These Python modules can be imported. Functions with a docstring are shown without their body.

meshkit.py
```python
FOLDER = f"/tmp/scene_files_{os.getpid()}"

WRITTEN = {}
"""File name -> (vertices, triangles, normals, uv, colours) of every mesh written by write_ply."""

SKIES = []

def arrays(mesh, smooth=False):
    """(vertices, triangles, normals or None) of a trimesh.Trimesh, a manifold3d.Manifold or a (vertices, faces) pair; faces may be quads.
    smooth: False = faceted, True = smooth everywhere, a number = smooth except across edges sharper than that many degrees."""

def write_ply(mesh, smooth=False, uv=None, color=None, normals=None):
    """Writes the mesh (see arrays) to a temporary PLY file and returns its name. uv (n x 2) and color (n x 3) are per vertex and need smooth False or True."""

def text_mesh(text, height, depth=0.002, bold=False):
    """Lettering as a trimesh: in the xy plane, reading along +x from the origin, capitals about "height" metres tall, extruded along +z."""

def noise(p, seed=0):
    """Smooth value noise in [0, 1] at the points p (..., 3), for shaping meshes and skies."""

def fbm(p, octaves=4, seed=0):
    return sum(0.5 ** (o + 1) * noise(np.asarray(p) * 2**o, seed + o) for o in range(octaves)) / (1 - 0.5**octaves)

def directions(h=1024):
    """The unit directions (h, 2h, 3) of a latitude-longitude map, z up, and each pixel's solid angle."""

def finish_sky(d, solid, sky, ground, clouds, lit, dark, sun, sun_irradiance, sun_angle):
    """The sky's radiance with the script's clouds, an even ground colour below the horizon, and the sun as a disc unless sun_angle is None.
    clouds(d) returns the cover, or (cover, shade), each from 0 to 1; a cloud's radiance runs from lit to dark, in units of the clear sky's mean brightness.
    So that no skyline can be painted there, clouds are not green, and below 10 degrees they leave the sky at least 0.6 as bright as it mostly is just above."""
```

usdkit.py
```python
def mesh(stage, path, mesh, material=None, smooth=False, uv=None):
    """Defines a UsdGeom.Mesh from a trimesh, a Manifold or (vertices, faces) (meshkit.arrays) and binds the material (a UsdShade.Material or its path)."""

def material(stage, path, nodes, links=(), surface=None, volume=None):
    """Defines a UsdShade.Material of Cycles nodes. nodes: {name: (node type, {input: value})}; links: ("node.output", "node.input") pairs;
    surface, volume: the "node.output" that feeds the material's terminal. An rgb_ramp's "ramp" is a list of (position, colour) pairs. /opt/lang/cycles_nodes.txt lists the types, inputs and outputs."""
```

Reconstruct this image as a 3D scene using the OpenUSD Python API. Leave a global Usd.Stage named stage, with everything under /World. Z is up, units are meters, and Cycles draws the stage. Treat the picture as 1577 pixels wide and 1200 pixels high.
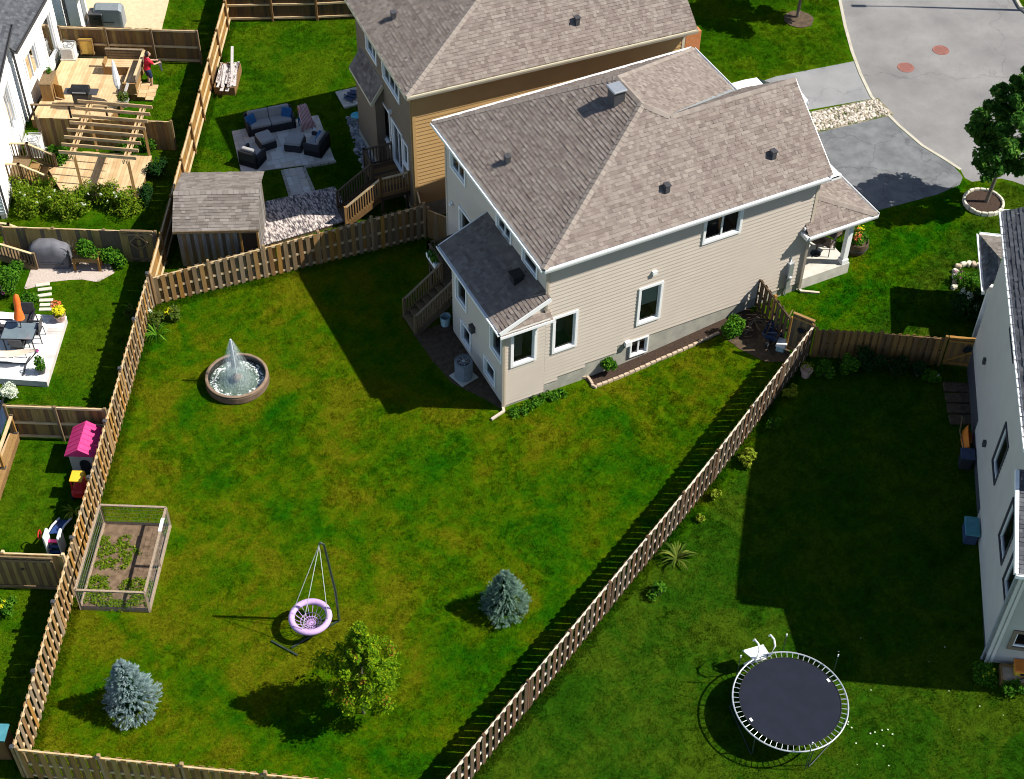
import math, random
import numpy as np, trimesh, usdkit, meshkit
import shapely
from shapely.geometry import Polygon, LineString, Point, box as sbox
from shapely.ops import unary_union
from pxr import Usd, UsdGeom, UsdLux, UsdShade, Sdf, Gf, Vt

stage = Usd.Stage.CreateInMemory()
UsdGeom.SetStageUpAxis(stage, "Z")
UsdGeom.SetStageMetersPerUnit(stage, 1.0)
UsdGeom.Xform.Define(stage, "/World")
UsdGeom.Scope.Define(stage, "/World/Looks")

# ---------------------------------------------------------------- camera
CAM = np.array([-15.80915759, -31.66877221, 38.25509502])
ROT = np.array([[0.8965198921601607, -0.4428647483756735, 0.011085919325219972],
                [-0.3146402911090808, -0.6541640372746517, -0.6878014971976444],
                [0.31185504673153325, 0.6131396472115301, -0.7258141655033977]])   # rows: right, down, forward
FPX, PW, PH = 2343.28, 1577.0, 1200.0
cam = UsdGeom.Camera.Define(stage, "/World/camera")
m4 = np.eye(4)
m4[0, :3], m4[1, :3], m4[2, :3], m4[3, :3] = ROT[0], -ROT[1], -ROT[2], CAM
cam.AddTransformOp().Set(Gf.Matrix4d(*m4.ravel().tolist()))
cam.CreateHorizontalApertureAttr(36.0)
cam.CreateVerticalApertureAttr(36.0 * PH / PW)
cam.CreateFocalLengthAttr(36.0 * FPX / PW)
cam.CreateClippingRangeAttr(Gf.Vec2f(0.5, 1000.0))
cam.CreateFStopAttr(0.0)
cam.CreateExposureAttr(0.7)

# ---------------------------------------------------------------- sky and sun
SUN_AZ, SUN_COT = math.radians(-28.5), 0.93
sun_dir = np.array([math.cos(SUN_AZ) * SUN_COT, math.sin(SUN_AZ) * SUN_COT, 1.0])
sun_dir /= np.linalg.norm(sun_dir)
sky_mat = usdkit.material(stage, "/World/Looks/sky", {
    "t": ("sky_texture", {"sky_type": "single_scattering", "sun_disc": False, "sun_elevation": math.asin(sun_dir[2]),
                          "sun_rotation": math.atan2(sun_dir[0], sun_dir[1]), "air_density": 1.0, "aerosol_density": 0.6}),
    "b": ("background_shader", {"strength": 0.075})}, [("t.color", "b.color")], surface="b.background")
dome = UsdLux.DomeLight.Define(stage, "/World/sky")
dome.GetPrim().SetCustomDataByKey("kind", "structure")
UsdShade.MaterialBindingAPI.Apply(dome.GetPrim()).Bind(sky_mat)
sun = UsdLux.DistantLight.Define(stage, "/World/sun")
sun.CreateIntensityAttr(1.25)
sun.CreateAngleAttr(0.5)
sun.CreateNormalizeAttr(True)
sun.CreateColorAttr(Gf.Vec3f(1.0, 0.95, 0.86))
_z = sun_dir
_x = np.cross([0, 0, 1.0], _z); _x /= np.linalg.norm(_x)
_y = np.cross(_z, _x)
ms = np.eye(4); ms[0, :3], ms[1, :3], ms[2, :3] = _x, _y, _z
sun.AddTransformOp().Set(Gf.Matrix4d(*ms.ravel().tolist()))

# ---------------------------------------------------------------- terrain and picking points on it
def gz(u, v=0.0):
    t = np.clip((np.asarray(u, float) - 3) / 9, 0, 1)
    return 0.75 * t * t * (3 - 2 * t)

def at(px, py, z=None):
    """The point of the photograph's pixel at height z, or on the ground when z is None."""
    d = np.array([(px - PW / 2) / FPX, (py - PH / 2) / FPX, 1.0]) @ ROT
    z0 = 0.0 if z is None else z
    for _ in range(30):
        X = CAM + d * (z0 - CAM[2]) / d[2]
        if z is not None:
            break
        z0 = 0.3 * z0 + 0.7 * float(gz(X[0]))
    return X

def onplane(px, py, n, dd):
    d = np.array([(px - PW / 2) / FPX, (py - PH / 2) / FPX, 1.0]) @ ROT
    n = np.asarray(n, float)
    return CAM + d * (dd - n @ CAM) / (n @ d)

# ---------------------------------------------------------------- prims
used = {}
def numbered(path):
    k = used.get(path, -1) + 1
    used[path] = k
    return path if k == 0 else "%s_%03d" % (path, k)

def tag(prim, label=None, cat=None, group=None, kind=None):
    for k, v in (("label", label), ("category", cat), ("group", group), ("kind", kind)):
        if v:
            prim.SetCustomDataByKey(k, v)
    return prim

def thing(name, label, cat, loc=(0, 0, 0), rz=0.0, group=None):
    """A thing: an Xform at its base, rotated rz degrees about z; its parts follow as children."""
    x = UsdGeom.Xform.Define(stage, numbered("/World/" + name))
    x.AddTranslateOp().Set(Gf.Vec3d(*map(float, loc)))
    if rz:
        x.AddRotateZOp().Set(float(rz))
    return tag(x.GetPrim(), label, cat, group)

def copy_of(src, label, loc, rz=0.0, group=None):
    """The same thing once more: references the first with its parts."""
    base = str(src.GetPath())
    if base[-4] == "_" and base[-3:].isdigit():
        base = base[:-4]
    x = UsdGeom.Xform.Define(stage, numbered(base))
    p = x.GetPrim()
    p.GetReferences().AddInternalReference(src.GetPath())
    x.ClearXformOpOrder()
    UsdGeom.XformCommonAPI(p).SetTranslate(Gf.Vec3d(*map(float, loc)))
    UsdGeom.XformCommonAPI(p).SetRotate(Gf.Vec3f(0, 0, float(rz)))
    p.SetInstanceable(True)
    d = dict(src.GetCustomData())
    return tag(p, label, d.get("category"), group or d.get("group"))

class MB:
    """Collects shapes that become ONE mesh."""
    def __init__(self):
        self.v, self.f, self.n, self.tone = [], [], 0, []
    def add(self, v, f, tone=None):
        v = np.asarray(v, float).reshape(-1, 3)
        self.v.append(v); self.f.append(np.asarray(f, int).reshape(-1, 3) + self.n)
        self.tone.append(np.full(len(v), 0.5 if tone is None else tone)); self.n += len(v)
        return self
    def tri(self, m, tone=None):
        if hasattr(m, "to_mesh"):
            q = m.to_mesh(); return self.add(q.vert_properties[:, :3], q.tri_verts, tone)
        return self.add(m.vertices, m.faces, tone)
    def quad(self, a, b, c, d, tone=None):
        return self.add([a, b, c, d], [[0, 1, 2], [0, 2, 3]], tone)
    def poly(self, pts, tone=None):
        return self.add(pts, [[0, i, i + 1] for i in range(1, len(pts) - 1)], tone)
    def box(self, c, s, rz=0.0, ry=0.0, rx=0.0, ch=0.0, tone=None):
        """Box at centre c, size s; turned about x, y, then z (degrees); ch > 0 chamfers the upright edges and the top."""
        s = np.asarray(s, float) / 2
        if ch:
            k = ch
            ring = lambda a, b, z: [[-a, -b + k, z], [-a + k, -b, z], [a - k, -b, z], [a, -b + k, z], [a, b - k, z], [a - k, b, z], [-a + k, b, z], [-a, b - k, z]]
            v = np.array(ring(s[0], s[1], -s[2]) + ring(s[0], s[1], s[2] - k) + ring(s[0] - k * .7, s[1] - k * .7, s[2]))
            f = []
            for r in range(2):
                for i in range(8):
                    j = (i + 1) % 8
                    f += [[r * 8 + i, r * 8 + j, r * 8 + 8 + j], [r * 8 + i, r * 8 + 8 + j, r * 8 + 8 + i]]
            f += [[16, 16 + i, 17 + i] for i in range(1, 7)] + [[0, i + 1, i] for i in range(1, 7)]
        else:
            v = np.array([[x, y, z] for z in (-s[2], s[2]) for y in (-s[1], s[1]) for x in (-s[0], s[0])])
            f = [[0, 2, 3], [0, 3, 1], [4, 5, 7], [4, 7, 6], [0, 1, 5], [0, 5, 4], [2, 6, 7], [2, 7, 3], [0, 4, 6], [0, 6, 2], [1, 3, 7], [1, 7, 5]]
        v = v @ rot3(rx, ry, rz).T + np.asarray(c, float)
        return self.add(v, f, tone)
    def bar(self, p, q, w, h, tone=None, up=(0, 0, 1)):
        """A square bar from p to q, w wide and h high."""
        p, q = np.asarray(p, float), np.asarray(q, float)
        t = q - p; t /= np.linalg.norm(t)
        a = np.cross(t, up)
        if np.linalg.norm(a) < 1e-4:
            a = np.cross(t, [1, 0, 0])
        a /= np.linalg.norm(a); b = np.cross(a, t)
        a, b = a * w / 2, b * h / 2
        v = [p - a - b, p + a - b, p + a + b, p - a + b, q - a - b, q + a - b, q + a + b, q - a + b]
        f = [[0, 1, 2], [0, 2, 3], [5, 4, 7], [5, 7, 6], [1, 0, 4], [1, 4, 5], [2, 1, 5], [2, 5, 6], [3, 2, 6], [3, 6, 7], [0, 3, 7], [0, 7, 4]]
        return self.add(v, f, tone)
    def tube(self, pts, r, sides=8, tone=None, cap=True):
        pts = np.asarray(pts, float)
        r = np.broadcast_to(np.asarray(r, float), (len(pts),))
        t = np.gradient(pts, axis=0); t /= np.linalg.norm(t, axis=1, keepdims=True) + 1e-12
        ref = np.array([0, 0, 1.0]) if abs(t[:, 2]).mean() < .85 else np.array([1.0, 0, 0])
        a = np.cross(t, ref); a /= np.linalg.norm(a, axis=1, keepdims=True) + 1e-12
        b = np.cross(t, a); w = np.arange(sides) * 2 * np.pi / sides
        v = pts[:, None] + r[:, None, None] * (np.cos(w)[None, :, None] * a[:, None] + np.sin(w)[None, :, None] * b[:, None])
        f = []
        for i in range(len(pts) - 1):
            for j in range(sides):
                k = (j + 1) % sides
                f += [[i * sides + j, i * sides + k, (i + 1) * sides + k], [i * sides + j, (i + 1) * sides + k, (i + 1) * sides + j]]
        v = v.reshape(-1, 3)
        if cap:
            n = len(v); v = np.vstack([v, pts[0], pts[-1]]); m = (len(pts) - 1) * sides
            f += [[n, (j + 1) % sides, j] for j in range(sides)] + [[n + 1, m + j, m + (j + 1) % sides] for j in range(sides)]
        return self.add(v, f, tone)
    def lathe(self, prof, c=(0, 0, 0), sides=24, tone=None):
        prof = np.asarray(prof, float); w = np.arange(sides) * 2 * np.pi / sides
        v = np.stack([prof[:, None, 0] * np.cos(w), prof[:, None, 0] * np.sin(w), np.broadcast_to(prof[:, None, 1], (len(prof), sides))], -1).reshape(-1, 3) + np.asarray(c, float)
        f = []
        for i in range(len(prof) - 1):
            for j in range(sides):
                k = (j + 1) % sides
                f += [[i * sides + j, i * sides + k, (i + 1) * sides + k], [i * sides + j, (i + 1) * sides + k, (i + 1) * sides + j]]
        return self.add(v, f, tone)
    def prism(self, pts, z0, z1, tone=None):
        """An upright prism over a plan outline (any simple polygon)."""
        pg = Polygon(pts)
        if not pg.is_valid:
            pg = pg.buffer(0)
        e = trimesh.creation.extrude_polygon(pg, z1 - z0, engine="earcut")
        return self.add(e.vertices + [0, 0, z0], e.faces, tone)
    def sphere(self, c, r, sub=2, s=(1, 1, 1), tone=None):
        i = trimesh.creation.icosphere(sub, 1.0)
        return self.add(i.vertices * r * np.asarray(s) + np.asarray(c, float), i.faces, tone)
    def build(self, name, mat, parent=None, smooth=False, kind=None, label=None, tones=False):
        path = numbered((str(parent.GetPath()) if parent else "/World") + "/" + name)
        v, f = np.vstack(self.v), np.vstack(self.f)
        m = usdkit.mesh(stage, path, (v, f), mat, smooth=smooth)
        if tones and not smooth:
            UsdGeom.PrimvarsAPI(m).CreatePrimvar("tone", Sdf.ValueTypeNames.FloatArray, "vertex").Set(Vt.FloatArray.FromNumpy(np.concatenate(self.tone).astype(np.float32)))
        return tag(m.GetPrim(), label, kind=kind)

def rot3(rx=0, ry=0, rz=0):
    rx, ry, rz = np.radians([rx, ry, rz])
    X = np.array([[1, 0, 0], [0, math.cos(rx), -math.sin(rx)], [0, math.sin(rx), math.cos(rx)]])
    Y = np.array([[math.cos(ry), 0, math.sin(ry)], [0, 1, 0], [-math.sin(ry), 0, math.cos(ry)]])
    Z = np.array([[math.cos(rz), -math.sin(rz), 0], [math.sin(rz), math.cos(rz), 0], [0, 0, 1]])
    return Z @ Y @ X

# ---------------------------------------------------------------- materials
def mat(name, c1, c2=None, scale=8.0, rough=0.7, bump=0.0, bscale=None, spec=0.3, metal=0.0, stretch=None, detail=4, lo=.3, hi=.7, coords="world"):
    """A surface whose colour wanders between c1 and c2 by noise, with fine relief."""
    c2 = c1 if c2 is None else c2
    n = {"g": ("geometry", {}) if coords == "world" else ("texture_coordinate", {}), "n": ("noise_texture", {"scale": scale, "detail": detail, "roughness": .6}),
         "r": ("rgb_ramp", {"ramp": [(lo, c1), (hi, c2)]}), "p": ("principled_bsdf", {"roughness": rough, "specular_ior_level": spec, "metallic": metal})}
    src = "g.position" if coords == "world" else "g.object"
    l = [("n.fac", "r.fac"), ("r.color", "p.base_color")]
    if stretch:
        n["m"] = ("mapping", {"scale": stretch}); l += [(src, "m.vector"), ("m.vector", "n.vector")]; src = "m.vector"
    else:
        l.append((src, "n.vector"))
    if bump:
        n["bn"] = ("noise_texture", {"scale": bscale or scale * 4, "detail": 3}); n["b"] = ("bump", {"strength": bump, "distance": .02})
        l += [(src, "bn.vector"), ("bn.fac", "b.height"), ("b.normal", "p.normal")]
    return usdkit.material(stage, "/World/Looks/" + name, n, l, surface="p.BSDF")

def tone_mat(name, ramp, scale=30.0, amount=.25, rough=.85, bump=.3, spec=.2, translucent=0.0):
    """A surface whose pieces each take their own colour of the ramp (the mesh's primvar 'tone'), with grain."""
    n = {"a": ("attribute", {"attribute": "tone"}), "r": ("rgb_ramp", {"ramp": ramp}), "g": ("geometry", {}), "n": ("noise_texture", {"scale": scale, "detail": 3}),
         "k": ("map_range", {"from_min": .3, "from_max": .7, "to_min": 1 - amount, "to_max": 1 + amount}), "h": ("hsv", {}), "p": ("principled_bsdf", {"roughness": rough, "specular_ior_level": spec})}
    l = [("a.fac", "r.fac"), ("g.position", "n.vector"), ("n.fac", "k.value"), ("k.result", "h.value"), ("r.color", "h.color"), ("h.color", "p.base_color")]
    if bump:
        n["b"] = ("bump", {"strength": bump, "distance": .01}); l += [("n.fac", "b.height"), ("b.normal", "p.normal")]
    out = "p.BSDF"
    if translucent:
        n["t"] = ("translucent_bsdf", {}); n["mx"] = ("mix_closure", {"fac": translucent})
        l += [("h.color", "t.color"), ("p.BSDF", "mx.closure1"), ("t.BSDF", "mx.closure2")]; out = "mx.closure"
    return usdkit.material(stage, "/World/Looks/" + name, n, l, surface=out)

def clamp01(x): return max(0.0, min(1.0, x))

# grass: olive and dry in the middle lot, greener elsewhere; the same colours on the ground and on the blades
FA, FD = np.array([-17.87, -6.05]), np.array([16.51, 31.32]); FD = FD / np.linalg.norm(FD)     # left fence line
RA, RD = np.array([1.36, -8.0]), np.array([8.8, 4.07]); RD = RD / np.linalg.norm(RD)           # right fence line
BA, BD = np.array([-9.25, 10.1]), np.array([10.42, -.88]); BD = BD / np.linalg.norm(BD)        # fence behind the middle lot
def lawn_material(name, gain):
    n, l = {"g": ("geometry", {})}, []
    def half(k, a, d, side):
        nn = np.array([-d[1], d[0], 0]) * side
        n["d" + k] = ("vector_math", {"math_type": "dot_product", "vector2": nn}); n["s" + k] = ("map_range", {"from_min": float(nn[:2] @ a) - .05, "from_max": float(nn[:2] @ a) + .25, "clamp": True})
        l.extend([("g.position", "d" + k + ".vector1"), ("d" + k + ".value", "s" + k + ".value")])
    half("a", FA, FD, -1); half("b", RA, RD, 1); half("c", BA, BD, -1)
    n["x1"] = ("math", {"math_type": "multiply"}); n["x2"] = ("math", {"math_type": "multiply"})
    l += [("sa.result", "x1.value1"), ("sb.result", "x1.value2"), ("x1.value", "x2.value1"), ("sc.result", "x2.value2")]
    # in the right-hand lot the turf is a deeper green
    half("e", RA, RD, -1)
    for k, sc, de, di in (("big", .38, 3, .8), ("mid", 1.4, 4, .3), ("fine", 9.0, 4, .2), ("fin2", 6.0, 5, .4), ("spk", 30.0, 3, 0)):
        n["n" + k] = ("noise_texture", {"scale": sc, "detail": de, "roughness": .62, "distortion": di}); l.append(("g.position", "n" + k + ".vector"))
    n["sum0"] = ("math", {"math_type": "multiply_add", "value2": .42}); n["sum1"] = ("math", {"math_type": "multiply_add", "value2": .36}); n["sum"] = ("math", {"math_type": "subtract", "value2": .04})
    l += [("nmid.fac", "sum0.value1"), ("nbig.fac", "sum0.value3"), ("nfin2.fac", "sum1.value1"), ("sum0.value", "sum1.value3"), ("sum1.value", "sum.value1")]
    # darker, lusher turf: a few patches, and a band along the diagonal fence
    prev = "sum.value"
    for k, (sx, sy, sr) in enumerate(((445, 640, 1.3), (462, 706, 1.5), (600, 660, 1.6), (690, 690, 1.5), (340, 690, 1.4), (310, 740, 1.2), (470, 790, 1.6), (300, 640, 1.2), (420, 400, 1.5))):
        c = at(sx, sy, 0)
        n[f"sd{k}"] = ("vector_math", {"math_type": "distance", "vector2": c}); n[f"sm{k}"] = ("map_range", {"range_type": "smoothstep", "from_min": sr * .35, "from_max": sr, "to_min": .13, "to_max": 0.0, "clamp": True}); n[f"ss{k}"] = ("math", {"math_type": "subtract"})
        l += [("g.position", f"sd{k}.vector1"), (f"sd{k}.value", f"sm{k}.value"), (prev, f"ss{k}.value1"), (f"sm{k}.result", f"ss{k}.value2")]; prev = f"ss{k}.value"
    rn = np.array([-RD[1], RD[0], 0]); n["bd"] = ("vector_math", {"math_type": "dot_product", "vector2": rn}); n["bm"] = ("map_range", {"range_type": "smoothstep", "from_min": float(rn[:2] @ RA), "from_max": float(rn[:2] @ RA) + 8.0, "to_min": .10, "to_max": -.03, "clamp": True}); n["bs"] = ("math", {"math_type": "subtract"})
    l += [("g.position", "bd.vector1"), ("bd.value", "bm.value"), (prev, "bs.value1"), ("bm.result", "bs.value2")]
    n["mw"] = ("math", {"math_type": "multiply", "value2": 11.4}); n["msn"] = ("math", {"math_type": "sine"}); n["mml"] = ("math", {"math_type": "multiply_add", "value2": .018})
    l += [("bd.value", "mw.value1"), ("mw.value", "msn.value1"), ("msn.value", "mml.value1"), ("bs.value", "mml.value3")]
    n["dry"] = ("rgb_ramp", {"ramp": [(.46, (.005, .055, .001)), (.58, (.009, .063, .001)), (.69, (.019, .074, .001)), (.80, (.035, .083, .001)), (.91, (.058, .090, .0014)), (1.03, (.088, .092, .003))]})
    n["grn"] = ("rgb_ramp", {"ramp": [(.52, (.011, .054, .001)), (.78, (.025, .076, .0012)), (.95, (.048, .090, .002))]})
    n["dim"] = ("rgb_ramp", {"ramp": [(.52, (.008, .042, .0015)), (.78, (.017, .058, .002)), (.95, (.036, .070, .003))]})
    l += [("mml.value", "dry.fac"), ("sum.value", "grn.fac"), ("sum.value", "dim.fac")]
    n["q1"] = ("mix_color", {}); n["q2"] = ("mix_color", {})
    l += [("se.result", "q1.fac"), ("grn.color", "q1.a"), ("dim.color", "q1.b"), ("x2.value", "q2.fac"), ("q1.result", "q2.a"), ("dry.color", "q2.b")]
    n["v1"] = ("map_range", {"from_min": .3, "from_max": .7, "to_min": .72 * gain, "to_max": 1.3 * gain}); n["v2"] = ("map_range", {"from_min": .3, "from_max": .7, "to_min": .58, "to_max": 1.42})
    n["vm"] = ("math", {"math_type": "multiply"}); n["h"] = ("hsv", {})
    l += [("nfine.fac", "v1.value"), ("nspk.fac", "v2.value"), ("v1.result", "vm.value1"), ("v2.result", "vm.value2"), ("vm.value", "h.value"), ("q2.result", "h.color")]
    n["p"] = ("principled_bsdf", {"roughness": 1.0, "specular_ior_level": 0.0}); n["b"] = ("bump", {"strength": .5, "distance": .03})
    l += [("h.color", "p.base_color"), ("nspk.fac", "b.height"), ("b.normal", "p.normal")]
    return usdkit.material(stage, "/World/Looks/" + name, n, l, surface="p.BSDF")

M = {}
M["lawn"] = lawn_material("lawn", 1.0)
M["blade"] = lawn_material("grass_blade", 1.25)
M["asphalt"] = mat("asphalt", (.185, .18, .178), (.235, .228, .222), scale=.7, rough=.9, bump=.25, bscale=90)
M["asphalt_dark"] = mat("driveway_asphalt", (.085, .09, .098), (.20, .205, .21), scale=1.0, detail=7, lo=.36, hi=.62, rough=.85, bump=.25, bscale=90)
M["asphalt_pale"] = mat("pale_asphalt", (.21, .212, .215), (.26, .262, .262), scale=.7, rough=.9, bump=.2, bscale=90)
def cracked(name, c1, c2, scale, crack=.5, width=.012, dark=.45):
    n = {"g": ("geometry", {}), "n": ("noise_texture", {"scale": scale, "detail": 6, "roughness": .62}), "r": ("rgb_ramp", {"ramp": [(.34, c1), (.66, c2)]}), "w": ("noise_texture", {"scale": 1.1, "detail": 4}), "s": ("vector_math", {"math_type": "scale", "scale": 1.6}), "a": ("vector_math", {"math_type": "add"}),
         "v": ("voronoi_texture", {"feature": "distance_to_edge", "scale": crack}), "k": ("map_range", {"from_min": 0.0, "from_max": width, "to_min": dark, "to_max": 1.0, "clamp": True}), "f": ("noise_texture", {"scale": 45, "detail": 3}), "fk": ("map_range", {"from_min": .3, "from_max": .7, "to_min": .82, "to_max": 1.18}), "m": ("math", {"math_type": "multiply"}), "h": ("hsv", {}), "b": ("bump", {"strength": .25, "distance": .01}), "p": ("principled_bsdf", {"roughness": .9, "specular_ior_level": .2})}
    l = [("g.position", "n.vector"), ("g.position", "w.vector"), ("w.color", "s.vector1"), ("g.position", "a.vector1"), ("s.vector", "a.vector2"), ("a.vector", "v.vector"), ("v.distance", "k.value"), ("g.position", "f.vector"), ("f.fac", "fk.value"), ("fk.result", "m.value1"), ("k.result", "m.value2"), ("m.value", "h.value"), ("n.fac", "r.fac"), ("r.color", "h.color"), ("h.color", "p.base_color"), ("f.fac", "b.height"), ("b.normal", "p.normal")]
    return usdkit.material(stage, "/World/Looks/" + name, n, l, surface="p.BSDF")
M["asphalt"] = cracked("road_asphalt", (.165, .16, .158), (.235, .228, .222), .45, .10, .006, .8)
M["asphalt_dark"] = cracked("worn_driveway", (.105, .110, .118), (.175, .180, .186), 1.3, .36, .022, .74)
M["asphalt_pale"] = cracked("grey_driveway", (.195, .197, .20), (.255, .257, .258), .6, .2, .008, .8)
M["concrete"] = mat("concrete", (.42, .40, .35), (.55, .53, .47), scale=3, rough=.9, bump=.15, bscale=60)
M["kerb"] = mat("kerb_concrete", (.36, .335, .27), (.47, .44, .36), scale=2, rough=.9, bump=.2, bscale=50)
M["foundation"] = mat("foundation_concrete", (.27, .265, .23), (.40, .385, .32), scale=2.5, rough=.95, bump=.15, bscale=40)
M["siding"] = mat("beige_siding", (.53, .462, .392), (.57, .497, .422), scale=1.2, rough=.55, bump=.04, bscale=60)
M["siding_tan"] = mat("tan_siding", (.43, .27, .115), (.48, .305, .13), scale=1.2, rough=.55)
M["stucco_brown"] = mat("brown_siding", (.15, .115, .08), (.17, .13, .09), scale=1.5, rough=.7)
M["siding_grey"] = mat("grey_siding", (.50, .47, .42), (.55, .52, .46), scale=1.5, rough=.6)
M["siding_white"] = mat("white_siding", (.74, .73, .71), (.80, .79, .77), scale=1.5, rough=.6)
M["white"] = mat("white_trim", (.78, .78, .77), (.84, .84, .83), scale=4, rough=.4, spec=.4)
M["cream"] = mat("cream_trim", (.50, .45, .33), (.56, .51, .39), scale=4, rough=.45)
M["downspout"] = mat("beige_metal", (.50, .42, .33), (.54, .46, .36), scale=4, rough=.4)
M["soffit"] = mat("soffit", (.40, .40, .38), (.44, .44, .42), scale=3, rough=.6)
M["sash"] = mat("window_vinyl", (.62, .64, .65), (.70, .71, .72), scale=4, rough=.35, spec=.4)
M["room"] = mat("dim_room", (.10, .095, .09), (.20, .185, .165), scale=1, rough=.9)
M["blind"] = mat("window_blind", (.42, .46, .42), (.48, .52, .47), scale=3, rough=.8)
M["darkgrey"] = mat("dark_metal", (.045, .045, .05), (.065, .065, .07), scale=5, rough=.45)
M["black"] = mat("black_plastic", (.012, .012, .014), (.022, .022, .024), scale=5, rough=.4)
M["galv"] = mat("galvanised_metal", (.42, .44, .46), (.52, .54, .56), scale=10, rough=.35, metal=.6)
M["mulch"] = mat("bark_mulch", (.022, .014, .010), (.075, .045, .030), scale=22, rough=.95, bump=.9, bscale=45)
M["soil"] = mat("bare_soil", (.05, .034, .02), (.115, .08, .05), scale=6, rough=.95, bump=.7, bscale=35)
M["brick"] = mat("orange_brick", (.42, .15, .05), (.52, .22, .09), scale=9, rough=.85, bump=.3)
M["glass"] = usdkit.material(stage, "/World/Looks/window_glass", {"f": ("fresnel", {"IOR": 1.5}), "t": ("transparent_bsdf", {"color": (.78, .84, .84)}), "s": ("glossy_bsdf", {"roughness": .02}), "m": ("mix_closure", {})},
                             [("f.fac", "m.fac"), ("t.BSDF", "m.closure1"), ("s.BSDF", "m.closure2")], surface="m.closure")
SH = [(0.0, (.138, .110, .096)), (.25, (.172, .139, .121)), (.5, (.198, .163, .143)), (.75, (.224, .188, .164)), (1.0, (.262, .226, .196))]
M["shingle"] = tone_mat("asphalt_shingle", SH, scale=60, amount=.22, rough=.9, bump=.2, spec=.15)
M["shingle_grey"] = tone_mat("grey_shingle", [(0, (.115, .098, .085)), (.5, (.175, .153, .135)), (1, (.24, .212, .19))], scale=60, amount=.2, rough=.9, bump=.2, spec=.15)
M["shingle_slate"] = tone_mat("slate_shingle", [(0, (.045, .048, .055)), (.5, (.075, .08, .09)), (1, (.115, .12, .13))], scale=60, amount=.2, rough=.9, bump=.2, spec=.15)
WOODS = [("weathered", (.13, .085, .042), (.22, .15, .08)), ("amber", (.25, .12, .022), (.35, .185, .045)), ("brown", (.14, .072, .025), (.23, .13, .05)), ("honey", (.22, .122, .038), (.31, .185, .07)), ("ashen", (.16, .118, .072), (.25, .19, .125))]
for nm, a, b in WOODS:
    M["wood_" + nm] = mat(nm + "_wood", a, b, scale=3, rough=.85, bump=.25, bscale=25, stretch=(6, 6, .6))
M["wood_post"] = mat("post_wood", (.20, .13, .065), (.33, .23, .12), scale=4, rough=.85, bump=.2, stretch=(5, 5, .7))
M["wood_dark"] = mat("dark_wood", (.055, .036, .02), (.11, .075, .045), scale=4, rough=.85, bump=.2, stretch=(5, 5, .7))
M["rail_top"] = mat("sunbleached_wood", (.44, .32, .17), (.58, .44, .26), scale=3, rough=.85, bump=.2)
M["deck_new"] = mat("new_deck_wood", (.46, .32, .17), (.60, .44, .25), scale=2.5, rough=.8, bump=.15)
M["deck_new_b"] = mat("golden_deck_wood", (.40, .265, .13), (.53, .37, .20), scale=2.5, rough=.8, bump=.15)
M["deck_grey"] = mat("painted_grey_deck", (.60, .58, .56), (.72, .70, .68), scale=2.5, rough=.7, bump=.15)
M["deck_grey_b"] = mat("worn_grey_deck", (.44, .40, .38), (.58, .53, .50), scale=2.5, rough=.8, bump=.15)
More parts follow.
